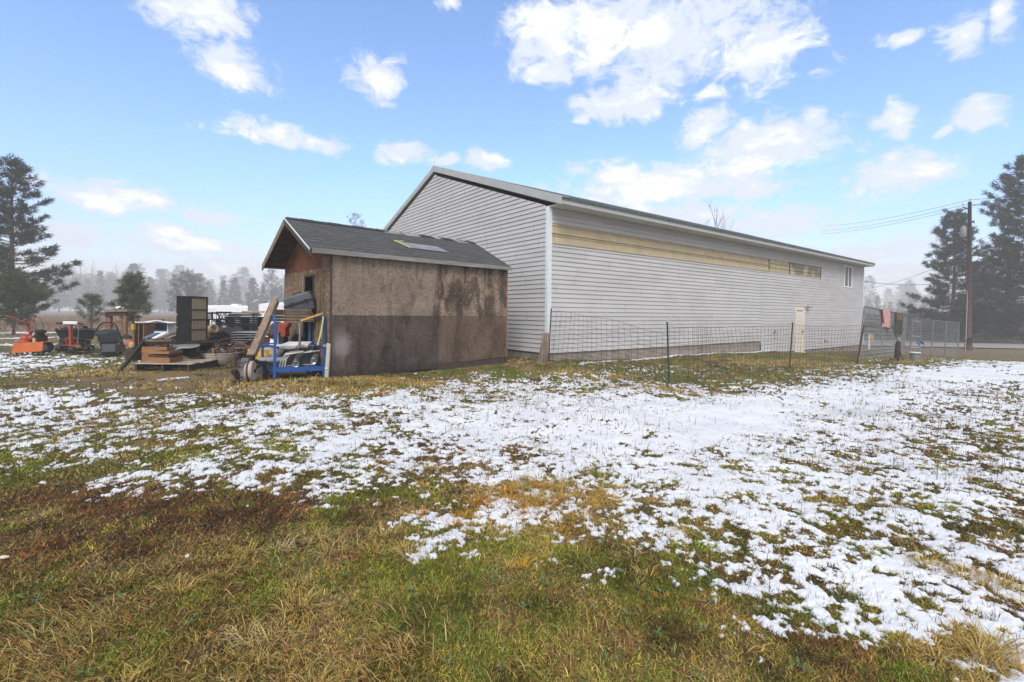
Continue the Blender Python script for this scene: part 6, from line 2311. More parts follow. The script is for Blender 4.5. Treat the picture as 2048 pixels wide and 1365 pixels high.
def trailers():
    y = Yd('white_camper', 'long low white camper trailer parked behind the black crates', 'trailer', 455, 33)
    p = y.p
    zt = p(455, 611).z
    L = (506 - 405) * 33 / FP
    b = MB()
    b.prism([(-L / 2, 0, .45), (L / 2 - .1, 0, .45), (L / 2, 0, .9), (L / 2, 0, zt - .25), (L / 2 - .2, 0, zt - .06), (0, 0, zt), (-L / 2 + .2, 0, zt - .02), (-L / 2, 0, zt - .2)], (0, 2.2, 0))
    y.part('body', b, 'vanwhite', bevel=.05)
    y.part('end_panel', MB().box((-L / 2 + .45, -.02, zt - .85), (.8, .04, 1.3)), 'white', bevel=.03)
    y.part('door', MB().box((-L / 2 + .5, -.035, zt - 1.05), (.55, .04, 1.15)), 'vanwhite', bevel=.02)
    y.part('window', MB().box((-L / 2 + .55, -.06, zt - .75), (.32, .02, .35)), 'greymetal')
    y.part('window', MB().box((.5, -.015, zt - .8), (.8, .04, .45)), 'greymetal')
    y.part('roof_vent', MB().box((0, 1, zt + .05), (.5, .5, .12)), 'white', bevel=.03)
    for xx in (-.4, .35):
        wheel(y, 'wheel', (xx, -.02, .33), .33, .2, (0, 1, 0))
    y = Yd('white_box_trailer', 'second white trailer with a dark front panel behind the leaning timber', 'trailer', 545, 31)
    p = y.p
    zt = p(545, 606).z
    x0, x1 = p(515, 640).x, p(610, 640).x
    b = MB()
    b.prism([(x0, 0, .45), (x1, 0, .45), (x1, 0, zt + .05), (x0 + 1.0, 0, zt + .02), (x0 + .15, 0, zt - .08), (x0, 0, zt - .2)], (0, 2.2, 0))
    y.part('body', b, 'vanwhite', bevel=.04)
    q0, q1 = p(497, 608), p(517, 622)
    y.part('front_panel', MB().box(((q0.x + q1.x) / 2, -.05, (q0.z + q1.z) / 2), (q1.x - q0.x, .08, q0.z - q1.z)), 'greymetal', bevel=.02)
    y.part('panel_post', MB().box(((q0.x + q1.x) / 2, -.02, q1.z / 2), (.1, .06, q1.z)), 'blacksteel')
    y.part('door', MB().box((x0 + 1.3, -.02, zt - .8), (.7, .04, 1.4)), 'white', bevel=.02)
    y.part('roof_vent', MB().box((x0 + 1.8, 1, zt + .09), (.45, .45, .14)), 'white', bevel=.03)
    for xx in (x0 + 1.2, x0 + 1.95):
        wheel(y, 'wheel', (xx, -.02, .33), .33, .2, (0, 1, 0))


for fn_ in (tiller, mower, dump_cart, bin_, push_mower, wood_stand, brown_cabinet, lined_box, splayed_frame, tall_cabinet, drawers_and_pallet, loose_boards, white_tub, tyres, cage, crates,
            leaning_plank, engine, blue_cart, tote_and_grates, trailers):
    fn_()


# ------------------------------------------------------------------ fences, kennel, post, pole
def log_at_corner():
    a = at(1084, 720, 12.1)
    b = Vector((a.x, a.y, g1(a.x, a.y)))
    t = thing('split_log', 'weathered split log standing on end at the barn corner', 'log', b)
    top_ = at(1093, 667, 12.25) - b
    m = MB()
    vs, fs = [], []
    N = 12
    for j in range(9):
        c = Vector((0, 0, -.1)).lerp(top_, j / 8)
        for k in range(N):
            a_ = 2 * math.pi * k / N
            r = .115 + .018 * math.sin(a_ * 3 + j * .5) + .012 * math.sin(a_ * 5) - .02 * (j / 8)
            vs.append(c + Vector((r * math.cos(a_), r * math.sin(a_) * .9, .015 * math.sin(a_ * 2) if j == 8 else 0)))
    for j in range(8):
        for k in range(N):
            fs.append((j * N + k, j * N + (k + 1) % N, (j + 1) * N + (k + 1) % N, (j + 1) * N + k))
    fs.append(tuple(range(8 * N, 9 * N)))
    m.add(vs, fs).build('trunk_piece', M['logbark'], t)
    for k in range(5):
        a_ = -2.6 + k * .5
        p0 = Vector((.12 * math.cos(a_), .11 * math.sin(a_), .02))
        p1 = top_ + Vector((.10 * math.cos(a_), .09 * math.sin(a_), -.02))
        MB().bar(p0, p1, .02, .02).build('bark_ridge', M['logbark'], t)


def wire_fence():
    K = [(at(1097, 715, 12.35), 1.30), (at(1338, 770, 9.75), 1.30), (at(1578, 735, 12.5), 1.32), (at(1713, 720, 14.4), 1.22)]
    base = [Vector((k[0].x, k[0].y, g1(k[0].x, k[0].y))) for k in K]
    lean = [Vector((.06, 0, 0)), Vector((-.05, 0, 0)), Vector((.09, 0, 0)), Vector((.22, 0, 0))]
    t = thing('wire_fence', 'sagging rusty square-mesh wire fence on four thin posts in front of the barn', 'fence', base[0])
    mats = ['rust', 'tpost', 'rust', 'rust']
    for i in range(4):
        q = base[i] - t.location
        p = MB()
        r_ = q + lean[i] + Vector((0, 0, K[i][1] + (.12 if i == 0 else 0)))
        if i == 1 or i == 2:
            p.bar(q - Vector((0, 0, .1)), r_, .034, .006).bar(q - Vector((0, 0, .1)) + Vector((0, .012, 0)), r_ + Vector((0, .012, 0)), .006, .03)
            d = (r_ - q) / 22
            for k in range(3, 22):
                p.box(q + d * k - Vector((0, .008, 0)), (.018, .012, .012))
        else:
            p.tube([q - Vector((0, 0, .1)), r_], .021 if i == 3 else .016, 8)
        p.build('post', M[mats[i]], t)
    MB().tube([base[1] - t.location + lean[1] + Vector((0, 0, 1.30)), base[1] - t.location + lean[1] + Vector((.05, .02, 1.36)), base[1] - t.location + lean[1] + Vector((.10, .03, 1.41))], .012, 6).build('insulator', M['tubwhite'], t)
    MB().lathe([(.03, 0), (.03, .07), (.0, .08)], base[2] - t.location + lean[2] + Vector((0, 0, 1.26)), (.1, 0, 1), 8).build('insulator', M['tubwhite'], t)
    Hm = 1.19
    rr = random.Random(4)
    for i in range(3):
        a, b = base[i], base[i + 1]
        L = (b - a).length
        n = int(L / .152)
        rows = 12
        def pt(u, h):
            # u along the span, h 0..1 up the mesh; wire droops between posts and folds over near the green post
            p = a.lerp(b, u) + lean[i].lerp(lean[i + 1], u) * h
            gx = g1(p.x, p.y)
            z = gx + .02 + h * Hm
            sag = math.sin(math.pi * u)
            bow = .10 * sag * math.sin(h * 2.6 + i)
            p = Vector((p.x + .05 * math.sin(u * 9 + i) * h, p.y - bow, z))
            if i == 0:
                p.z += .13 * (1 - u) * h + (.02 * math.sin(u * 14)) * h - .20 * h * max(0, u - .66) / .34
            else:
                p.z += -.05 * sag * h + .012 * math.sin(u * 23 + h * 3)
            return p - t.location
        m = MB()
        for k in range(rows + 1):
            h = (k / rows) ** (1.25)
            m.tube([pt(j / (n * 1.0), h) for j in range(n + 1)], .0034 if 0 < k < rows else .0042, 3)
        for j in range(n + 1):
            u = j / n
            jx = rr.uniform(-.2, .2) / n
            m.tube([pt(min(1, max(0, u + jx * (1 - k / 4))), k / 6) for k in range(7)], .0034, 3)
        m.build('wire_mesh', M['wirerust'], t)
        if i == 1:
            m = MB()
            for j in range(5):
                q = a.lerp(b, .16 + .03 * j) - t.location
                m.tube([q + Vector((0, -.05, .05)), q + Vector((.01, -.06, .6)), q + Vector((.0, -.05, Hm))], .0034, 3)
            for k in range(9):
                m.tube([a.lerp(b, .16) - t.location + Vector((0, -.05, .1 + k * .13)), a.lerp(b, .28) - t.location + Vector((0, -.05, .1 + k * .13))], .0034, 3)
            m.build('doubled_mesh', M['wirerust'], t)


def kennel():
    P1 = at(1716, 719, 16.4)
    b1 = Vector((P1.x, P1.y, g1(P1.x, P1.y)))
    def foot(px, Y):
        q = at(px, 700, Y)
        return Vector((q.x, q.y, g1(q.x, q.y)))
    F_ = [foot(1717, 16.4), foot(1762, 19.4), foot(1806, 23.6), foot(1819, 23.8), foot(1838, 24.0), foot(1862, 24.2), foot(1889, 24.4), foot(1915.5, 24.7)]
    T_ = [at(1729.5, 613.5, 16.6), at(1769.5, 621.5, 19.6), at(1813, 630.5, 23.7), at(1826, 637, 23.9), at(1842, 639.5, 24.1), at(1867, 641.5, 24.3), at(1893, 644, 24.5), at(1918, 646, 24.8)]
    t = thing('kennel_fence', 'leaning grey chain-link kennel fence at the far end of the barn', 'fence', F_[0])
    o = t.location
    for i, (a, b) in enumerate(zip(F_, T_)):
        MB().tube([a - o - Vector((0, 0, .05)), b - o], .032 if i in (0, 2, 7) else .026, 8).build('post', M['galvpost'], t)
    MB().tube([q - o for q in T_[:3]], .026, 8).build('top_rail', M['galvpost'], t)
    MB().tube([q - o for q in T_[2:]], .026, 8).build('top_rail', M['galvpost'], t)
    mid = lambda i, h: F_[i].lerp(T_[i], h) - o
    MB().tube([mid(0, .66), mid(1, .68), mid(2, .66)], .018, 6).build('mid_rail', M['galvpost'], t)
    for (a, b) in (((3, .93), (4, .93)), ((3, .18), (4, .18)), ((3, .50), (4, .50))):
        MB().tube([mid(*a), mid(*b)], .018, 6).build('gate_rail', M['tubwhite'], t)
    def mesh(i, j):
        A, B, C, D = F_[i], F_[j], T_[j], T_[i]
        L, H = (B - A).length, (D - A).length
        m = MB()
        pitch = .075
        n, r = int(L / pitch), int(H / pitch)
        def q(u, v):
            return A.lerp(B, min(max(u, 0), 1)).lerp(D.lerp(C, min(max(u, 0), 1)), v) - o
        for k in range(n):
            pts = [q((k + (.5 if w % 2 else -.5) + .5) / n, w / r) for w in range(r + 1)]
            m.tube(pts, .0022 if i < 2 else .0042, 3)
            pts = [q((k + (-.5 if w % 2 else .5) + .5) / n, w / r) for w in range(r + 1)]
            m.tube(pts, .0022 if i < 2 else .0042, 3)
        m.build('chain_link', M['wiregalv'], t)
    for i in range(7):
        mesh(i, i + 1)
    # towels over the rail
    def cloth(name, label, cat, pa, pb, front, back, m, wav):
        a, b = T_[0].lerp(T_[1], pa) if pa <= 1 else T_[1].lerp(T_[2], pa - 1), T_[0].lerp(T_[1], pb) if pb <= 1 else T_[1].lerp(T_[2], pb - 1)
        c = thing(name, label, cat, a, 0, 'cloths hung on the kennel rail')
        d = (b - a).normalized()
        nrm = Vector((d.y, -d.x, 0))
        def fn(u, v):
            # v 0 front hem .. 1 back hem
            s = v * (front + back) - front
            along = a.lerp(b, u) - a
            if s < 0:
                h = min(0, s + .04)
                return along + nrm * (.034 + .016 * math.sin(u * wav + h * 3) * min(1, -h * 4)) + Vector((0, 0, .03 + h + .035 * math.sin(u * 5) * (1 if v < .02 else 0)))
            h = -min(0, -s + .04)
            return along - nrm * (.034 + .016 * math.sin(u * wav)) + Vector((0, 0, .03 - h))
        o_ = MB().sheet(fn, 20, 30).build('fabric', M[m], c, True)
        o_.modifiers.new('solid', 'SOLIDIFY').thickness = .012
        return c
    cloth('towel', 'pink towel hanging over the kennel top rail', 'towel', .84, 1.18, .78, .5, 'pink', 21)
    cloth('cloth', 'narrow maroon cloth hanging beside the pink towel', 'cloth', .80, .90, .60, .3, 'maroon', 12)
    cloth('cloth', 'long dark olive cloth hanging from the kennel rail above the wooden stump', 'cloth', 1.42, 1.72, 1.02, .6, 'olive', 16)
    cloth('cloth', 'short brown cloth hanging over the dark olive one', 'cloth', 1.50, 1.78, .40, .35, 'browncloth', 15)


def right_yard():
    y = Yd('wooden_post', 'short thick dark brown wooden post below the hanging cloths', 'post', 1793, 16.6)
    p = y.p
    y.part('stump', MB().bar((0, 0, -.1), p(1797, 684), .12, .12), 'polewood', bevel=.012)
    y.part('cap', MB().ell(p(1797, 679, -.03), (.06, .05, .07), 10, 6), 'birchbark')
    for pts, r in ((((1797, 684, 0), (1793, 676, 0), (1789, 664, .05), (1785, 652, .1)), .016), (((1798, 700, -.05), (1802, 709, -.1), (1807, 722, -.15)), .022), (((1791, 689, 0), (1787, 689, 0)), .014)):
        y.part('branch', MB().tube([p(*q) for q in pts], r, 7), 'darkwood')
    y.part('root_block', MB().box((-.12, .02, .02), (.16, .1, .06)), 'darkwood')
    y = Yd('plastic_bucket', 'grey plastic pail on the grass right of the wooden post', 'bucket', 1830, 16.7)
    y.part('shell', MB().lathe([(.125, 0), (.155, .27), (.165, .27), (.165, .285), (.15, .285), (.145, .26), (.118, .012), (0, .012)], (0, 0, 0), (0, 0, 1), 24), 'greymetal', smooth=False)
    for z in (.20, .235):
        y.part('rib', MB().lathe([(.147 + z * .02, z), (.160, z + .008), (.150, z + .016)], (0, 0, 0), (0, 0, 1), 24), 'greyplastic')
    y.part('lid_band', MB().lathe([(.156, .262), (.167, .268), (.167, .288), (.15, .29)], (0, 0, 0), (0, 0, 1), 24), 'white')
    y.part('bail', MB().tube([(-.16, 0, .25), (-.14, -.10, .17), (0, -.17, .13), (.14, -.10, .17), (.16, 0, .25)], .005, 5), 'galv')
    y = Yd('yard_hydrant', 'thin pipe stand with a blue watering nozzle beside the pail', 'hydrant', 1840, 16.9)
    p = y.p
    y.part('pipe', MB().tube([(0, 0, -.05), p(1840, 690)], .012, 8), 'galv')
    ring = [p(1838.5 + 4 * math.cos(a), 685.5 + 3.4 * math.sin(a)) for a in np.linspace(0, 5.6, 14)]
    y.part('hose_loop', MB().tube(ring, .018, 8), 'blue', smooth=True)
    y.part('nozzle', MB().tube([p(1841, 684), p(1845, 686), p(1848.5, 690)], [.02, .024, .012], 8), 'blackplastic')
    y = Yd('marker_sign', 'white post with a yellow marker seen through the kennel fence', 'sign', 1738, 29)
    p = y.p
    h = p(1738, 667).z
    y.part('post', MB().box((0, 0, h / 2 - .03), (.10, .05, h)), 'paperwhite', bevel=.01)
    y.part('marker', MB().box((p(1743, 678).x, -.03, p(1743, 677).z), (.2, .04, .48), Matrix.Rotation(-.12, 3, 'Y')), 'yellow', bevel=.01)
    y.part('arm', MB().bar((0, -.01, p(1738, 671).z), (p(1743, 671).x, -.03, p(1738, 670).z), .08, .03), 'white')


def utility_pole():
    px, Y = 1937, 34
    y = Yd('utility_pole', 'tall dark wooden utility pole with a grey transformer beside the road', 'utility pole', px, Y)
    p = y.p
    top_ = p(1939.5, 404)
    y.part('pole', MB().tube([(0, 0, -.2), Vector((0, 0, 0)).lerp(top_, .5), top_], [.17, .14, .105], 14), 'polewood', smooth=True)
    y.part('pole_butt', MB().tube([(0, 0, -.1), (0, 0, .9)], [.26, .175], 12), 'rust', smooth=True)
    tr = MB().lathe([(.0, -.40), (.15, -.39), (.17, -.34), (.17, .28), (.13, .36), (.05, .38), (.04, .46), (0, .46)], p(1927, 464, -.05), (0, 0, 1), 20)
    y.part('transformer', tr, 'greymetal', smooth=True)
    y.part('transformer_bracket', MB().bar(p(1927, 459, -.02), p(1938, 459, 0), .06, .10), 'blacksteel')
    y.part('guy_cover', MB().tube([p(1931, 702, -.1) * 1.0, p(1932, 672, -.05), p(1936, 560, -.02)], .022, 6), 'tubwhite')
    y.part('meter_box', MB().box(p(1931.5, 677, -.1), (.10, .1, .22)), 'greymetal', bevel=.01)
    for a, b in (((1925.5, 415, -.3), (1938, 419, 0)), ((1928, 438, -.1), (1937, 439.5, 0)), ((1940, 443, 0), (1949, 446, .2)), ((1942, 446, .1), (1948, 442, .2))):
        y.part('bracket', MB().bar(p(*a), p(*b), .05, .06), 'blacksteel')
    for q in ((1939.7, 402, 0), (1926, 411.5, -.3), (1949, 412, .2)):
        y.part('insulator', MB().lathe([(.03, 0), (.055, .03), (.03, .06), (.055, .09), (.03, .12), (0, .15)], p(*q), (0, 0, 1), 10), 'tubwhite')
    O = y.O
    # overhead lines run past the pole along the road
    lab = ['highest overhead power line running past the pole top', 'middle overhead power line carried on the pole bracket', 'lowest of the three power lines at the pole top']
    for i, (pt, L_, R_) in enumerate((((1939.7, 400), (1650, 452, 75), (2200, 360, 22)), ((1926, 410.5), (1640, 462, 75), (2200, 378, 22)), ((1949, 411), (1640, 468, 76), (2200, 386, 23)))):
        a, b, c = at(*L_), at(*pt, Y), at(*R_)
        pts = []
        for (u0, u1) in ((a, b), (b, c)):
            for k in range(13 if u0 is a else 12):
                f = (k if u0 is a else k + 1) / 12
                q = u0.lerp(u1, f)
                q.z -= 1.6 * f * (1 - f) * (1 if u0 is a else .4)
                pts.append(q)
        face_obj('power_line', MB().tube(pts, .013, 4), M['blacksteel'], lab[i], 'power line', b, 'power lines along the road')
    for i, (q, r, s, l) in enumerate((((1937, 505, 34), (1733, 578, 45), .8, 'upper service cable from the pole toward the far side of the barn'), ((1937, 560, 34), (1727, 563, 34), .7, 'lower sagging service cable from the pole to the barn'))):
        a, b = at(*q), at(*r)
        pts = []
        for k in range(13):
            f = k / 12
            v = a.lerp(b, f)
            v.z -= s * 4 * f * (1 - f) * .45
            pts.append(v)
        face_obj('service_cable', MB().tube(pts, .014, 4), M['blacksteel'], l, 'cable', a, 'service cables at the pole')


def small_stones():
    for i, (px, py, r, lab) in enumerate(((375, 1127, .012, 'round pale pebble in the foreground grass'), (382, 1132, .007, 'tiny grey pebble touching the pale one'), (8, 1121, .016, 'flat white stone chip at the left edge of the grass'), (495, 1027, .009, 'small white pebble among brown weeds'))):
        x, y = hit(px, py)
        b = MB().ell((0, 0, 0), (r * (1.8 if i == 2 else 1.1), r, r * (.6 if i == 2 else .95)), 12, 8)
        b.v = [tuple(V3(q) * (1 + .12 * math.sin(q[0] * 300 + q[1] * 200)) + Vector((x, y, g1(x, y) + float(bumps(np.array([x]), np.array([y]))[0]) + r * 1.6))) for q in b.v]
        face_obj('pebble', b, M['stone' if i != 1 else 'greymetal'], lab, 'pebble', (x, y, g1(x, y)), 'pebbles in the grass', True)
    for i, (pts, lab) in enumerate(((((1660, 762), (1700, 755)), 'thin stick lying on the snow near the fence'), (((1555, 800), (1566, 806)), 'short twig stuck in the smooth snow'))):
        q = [hit(*a) for a in pts]
        P_ = [Vector((a[0], a[1], g1(*a) + .05)) for a in q]
        face_obj('stick', MB().tube([P_[0], P_[0].lerp(P_[1], .5) + Vector((0, .02, .02)), P_[1]], .012, 6), M['darkwood'], lab, 'stick', P_[0])


log_at_corner()
wire_fence()
kennel()
right_yard()
utility_pole()
small_stones()


# ------------------------------------------------------------------ trees
def pine_arrays(H, R, crown0, seed, nbr=70, clump=.35, k=16, nw=.05, prof=.8, droop=.1, dens=1.0, gaps=.12):
    r = np.random.default_rng(seed)
    tri, limbs = [], MB()
    bend = r.uniform(-.02, .02, 2) * H
    def axis(z):
        f = z / H
        return Vector((bend[0] * math.sin(f * 2.2), bend[1] * math.sin(f * 2.7), z))
    rt = H * .017 + .02
    limbs.tube([axis(H * f) - Vector((0, 0, .15 if f == 0 else 0)) for f in np.linspace(0, .985, 12)], [rt * (1.25 - .1 * i) if i == 0 else rt * (1 - .93 * i / 11) for i in range(12)], 9)
    cen, dirs = [], []
    for i in range(nbr):
        u = ((i + r.uniform(0, 1)) / nbr) ** .9
        z = H * (crown0 + (1 - crown0) * u)
        if r.uniform() < gaps:
            continue
        L = R * ((1 - u) ** prof * .93 + .07) * r.uniform(.55, 1.12)
        if u < .12:
            L *= r.uniform(.5, .95)
        a = i * 2.39996 + r.uniform(-.5, .5)
        up0 = -droop + .75 * u ** 1.5 + r.uniform(-.10, .14)
        d = Vector((math.cos(a), math.sin(a), up0)).normalized()
        s = axis(min(z, H * .975))
        pts = []
        for j in range(5):
            f = j / 4
            q = s + d * L * f + Vector((0, 0, L * (.16 * f * f - .10 * math.sin(f * 3.1) * (1 - u))))
            q += Vector((-math.sin(a), math.cos(a), 0)) * (r.uniform(-.05, .05) * L * f)
            pts.append(q)
        limbs.tube(pts, [max(.012, L * .018 * (1 - .8 * j / 4)) for j in range(5)], 5)
        m = max(2, int(L / clump * 1.5 * dens))
        for j in range(m):
            f = r.uniform(.28 if L > 1 else .05, 1.0) if j else 1.0
            kk = min(int(f * 4), 3)
            q = pts[kk].lerp(pts[kk + 1], f * 4 - kk)
            lat = (r.uniform(-1, 1)) * L * .30 * (1.15 - f * .7)
            q = q + Vector((-math.sin(a), math.cos(a), 0)) * lat + Vector((0, 0, r.uniform(-.03, .10) * L * .6 + abs(lat) * .08))
            cen.append(q)
            dirs.append(Vector((math.cos(a) + .6 * lat / max(L, .1) * -math.sin(a), math.sin(a) + .6 * lat / max(L, .1) * math.cos(a), .45)))
            if r.uniform() < .35 and L > 1.2:
                b0 = pts[max(kk - 0, 0)]
                limbs.tube([b0.lerp(pts[kk + 1], .3), q], [L * .007 + .004, .004], 3)
    cen = np.array([tuple(c) for c in cen])
    dirs = np.array([tuple(c) for c in dirs])
    n = len(cen)
    C = np.repeat(cen, k, 0)
    D = np.repeat(dirs, k, 0) * .75 + r.normal(0, .62, (n * k, 3))
    D[:, 2] = D[:, 2] * .85 + .05
    D /= np.linalg.norm(D, axis=1, keepdims=True) + 1e-9
    C = C + r.normal(0, clump * .22, (n * k, 3))
    Ln = clump * r.uniform(.55, 1.15, n * k)[:, None]
    S = np.cross(D, r.normal(0, 1, (n * k, 3)))
    S /= np.linalg.norm(S, axis=1, keepdims=True) + 1e-9
    w = nw * r.uniform(.7, 1.3, n * k)[:, None] * .5
    V = np.stack([C - S * w, C + S * w, C + D * Ln], 1).reshape(-1, 3)
    return limbs, V, np.arange(len(V)).reshape(-1, 3)


def tree(name, label, cat, px, Y, args, foliage='needle_dark', group=None, dz=0):
    q = at(px, 660, Y)
    base = Vector((q.x, Y, g1(q.x, Y) - .05 + dz))
    t = thing(name, label, cat, base, random.uniform(0, 6.28), group)
    limbs, V, F = pine_arrays(**args)
    limbs.build('trunk', M['bark'], t, True)
    o = np_mesh('crown', V, F, M[foliage])
    link(o, t)
    return t


def hgt(py, Y, px):
    q = at(px, py, Y)
    return q.z - g1(q.x, Y)


tree('ponderosa_pine', 'large dark pine with long open branches at the left edge', 'pine tree', 22, 33, dict(H=hgt(318, 33, 27), R=3.9, crown0=.14, seed=5, nbr=112, clump=.36, k=26, nw=.05, prof=.74, droop=.02, dens=1.35, gaps=.14), 'needle_dark')
tree('ponderosa_pine', 'second dark pine cut off by the left edge of the view', 'pine tree', -75, 36, dict(H=hgt(300, 36, 0), R=4.2, crown0=.16, seed=8, nbr=80, clump=.42, k=20, nw=.055, prof=.6, dens=1.3), 'needle_dark')
tree('young_pine', 'bushy young green pine in front of the large dark pine', 'pine tree', 27, 25, dict(H=hgt(552, 25, 28), R=1.75, crown0=.20, seed=12, nbr=54, clump=.30, k=26, nw=.032, prof=.55, droop=-.25, dens=1.6, gaps=.05), 'needle_green')
tree('young_pine', 'small pine sapling with spiky tufts behind the green tub', 'pine tree', 183, 27, dict(H=hgt(594, 27, 185), R=.82, crown0=.30, seed=15, nbr=22, clump=.26, k=34, nw=.026, prof=.5, droop=-.5, dens=1.0, gaps=.0), 'needle_green')
tree('young_pine', 'full young pine behind the timber stand', 'pine tree', 268, 26, dict(H=hgt(553, 26, 268), R=1.22, crown0=.24, seed=19, nbr=52, clump=.28, k=28, nw=.030, prof=.55, droop=-.35, dens=1.6, gaps=.04), 'needle_green')
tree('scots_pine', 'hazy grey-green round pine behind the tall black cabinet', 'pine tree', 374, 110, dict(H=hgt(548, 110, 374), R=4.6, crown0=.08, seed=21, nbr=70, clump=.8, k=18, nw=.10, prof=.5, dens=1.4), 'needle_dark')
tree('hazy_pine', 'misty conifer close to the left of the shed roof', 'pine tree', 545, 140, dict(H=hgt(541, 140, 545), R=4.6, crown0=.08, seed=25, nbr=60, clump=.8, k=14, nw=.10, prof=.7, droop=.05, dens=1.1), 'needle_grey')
tree('roadside_pine', 'pointed dark pine behind the utility pole', 'pine tree', 1900, 47, dict(H=hgt(424, 47, 1908), R=4.3, crown0=.06, seed=31, nbr=130, clump=.42, k=26, nw=.06, prof=.70, droop=.06, dens=1.5, gaps=.08), 'needle_dark')
tree('roadside_pine', 'largest dark pine at the right edge beyond the road', 'pine tree', 2056, 43, dict(H=hgt(318, 43, 2046), R=5.4, crown0=.05, seed=36, nbr=160, clump=.46, k=26, nw=.065, prof=.58, droop=.08, dens=1.5, gaps=.08), 'needle_dark')
tree('roadside_pine', 'shorter dark pine filling the gap between the two roadside pines', 'pine tree', 1990, 56, dict(H=hgt(520, 56, 1990), R=4.2, crown0=.04, seed=39, nbr=80, clump=.55, k=18, nw=.075, prof=.5, dens=1.3), 'needle_dark')
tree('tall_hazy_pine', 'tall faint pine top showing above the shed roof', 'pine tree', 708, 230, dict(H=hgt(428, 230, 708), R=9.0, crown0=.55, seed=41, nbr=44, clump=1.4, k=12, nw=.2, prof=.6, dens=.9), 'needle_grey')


def bare_tree(H, seed, spread=.5, m='birchbark'):
    r = random.Random(seed)
    b = MB()
    def grow(p, d, L, rad, lev):
        pts = [p]
        q = p
        for k in range(3):
            d = (d + Vector((r.uniform(-.12, .12), r.uniform(-.12, .12), .05))).normalized()
            q = q + d * L / 3
            pts.append(q)
        b.tube(pts, [rad, rad * .85, rad * .7, rad * .5], 5 if lev == 0 else 3)
        if lev < 3:
            for k in range(5 if lev == 0 else 4):
                f = r.uniform(.35, 1)
                i = min(int(f * 3), 2)
                s = pts[i].lerp(pts[i + 1], f * 3 - i)
                nd = (d + Vector((r.uniform(-1, 1), r.uniform(-1, 1), r.uniform(-.1, .6))) * spread * 1.5).normalized()
                grow(s, nd, L * r.uniform(.35, .55), rad * .42, lev + 1)
    p = Vector((0, 0, -.1))
    pts = [Vector((0, 0, -.1)), Vector((r.uniform(-.1, .1), 0, H * .3)), Vector((r.uniform(-.2, .2), r.uniform(-.2, .2), H * .6))]
    b.tube(pts, [H * .011, H * .009, H * .006], 6)
    for k in range(9):
        f = r.uniform(.4, 1)
        s = pts[1].lerp(pts[2], f)
        grow(s, Vector((r.uniform(-1, 1) * spread, r.uniform(-1, 1) * spread, 1)).normalized(), H * r.uniform(.18, .38), H * .004, 1)
    grow(pts[2], Vector((0, 0, 1)), H * .4, H * .006, 1)
    return b


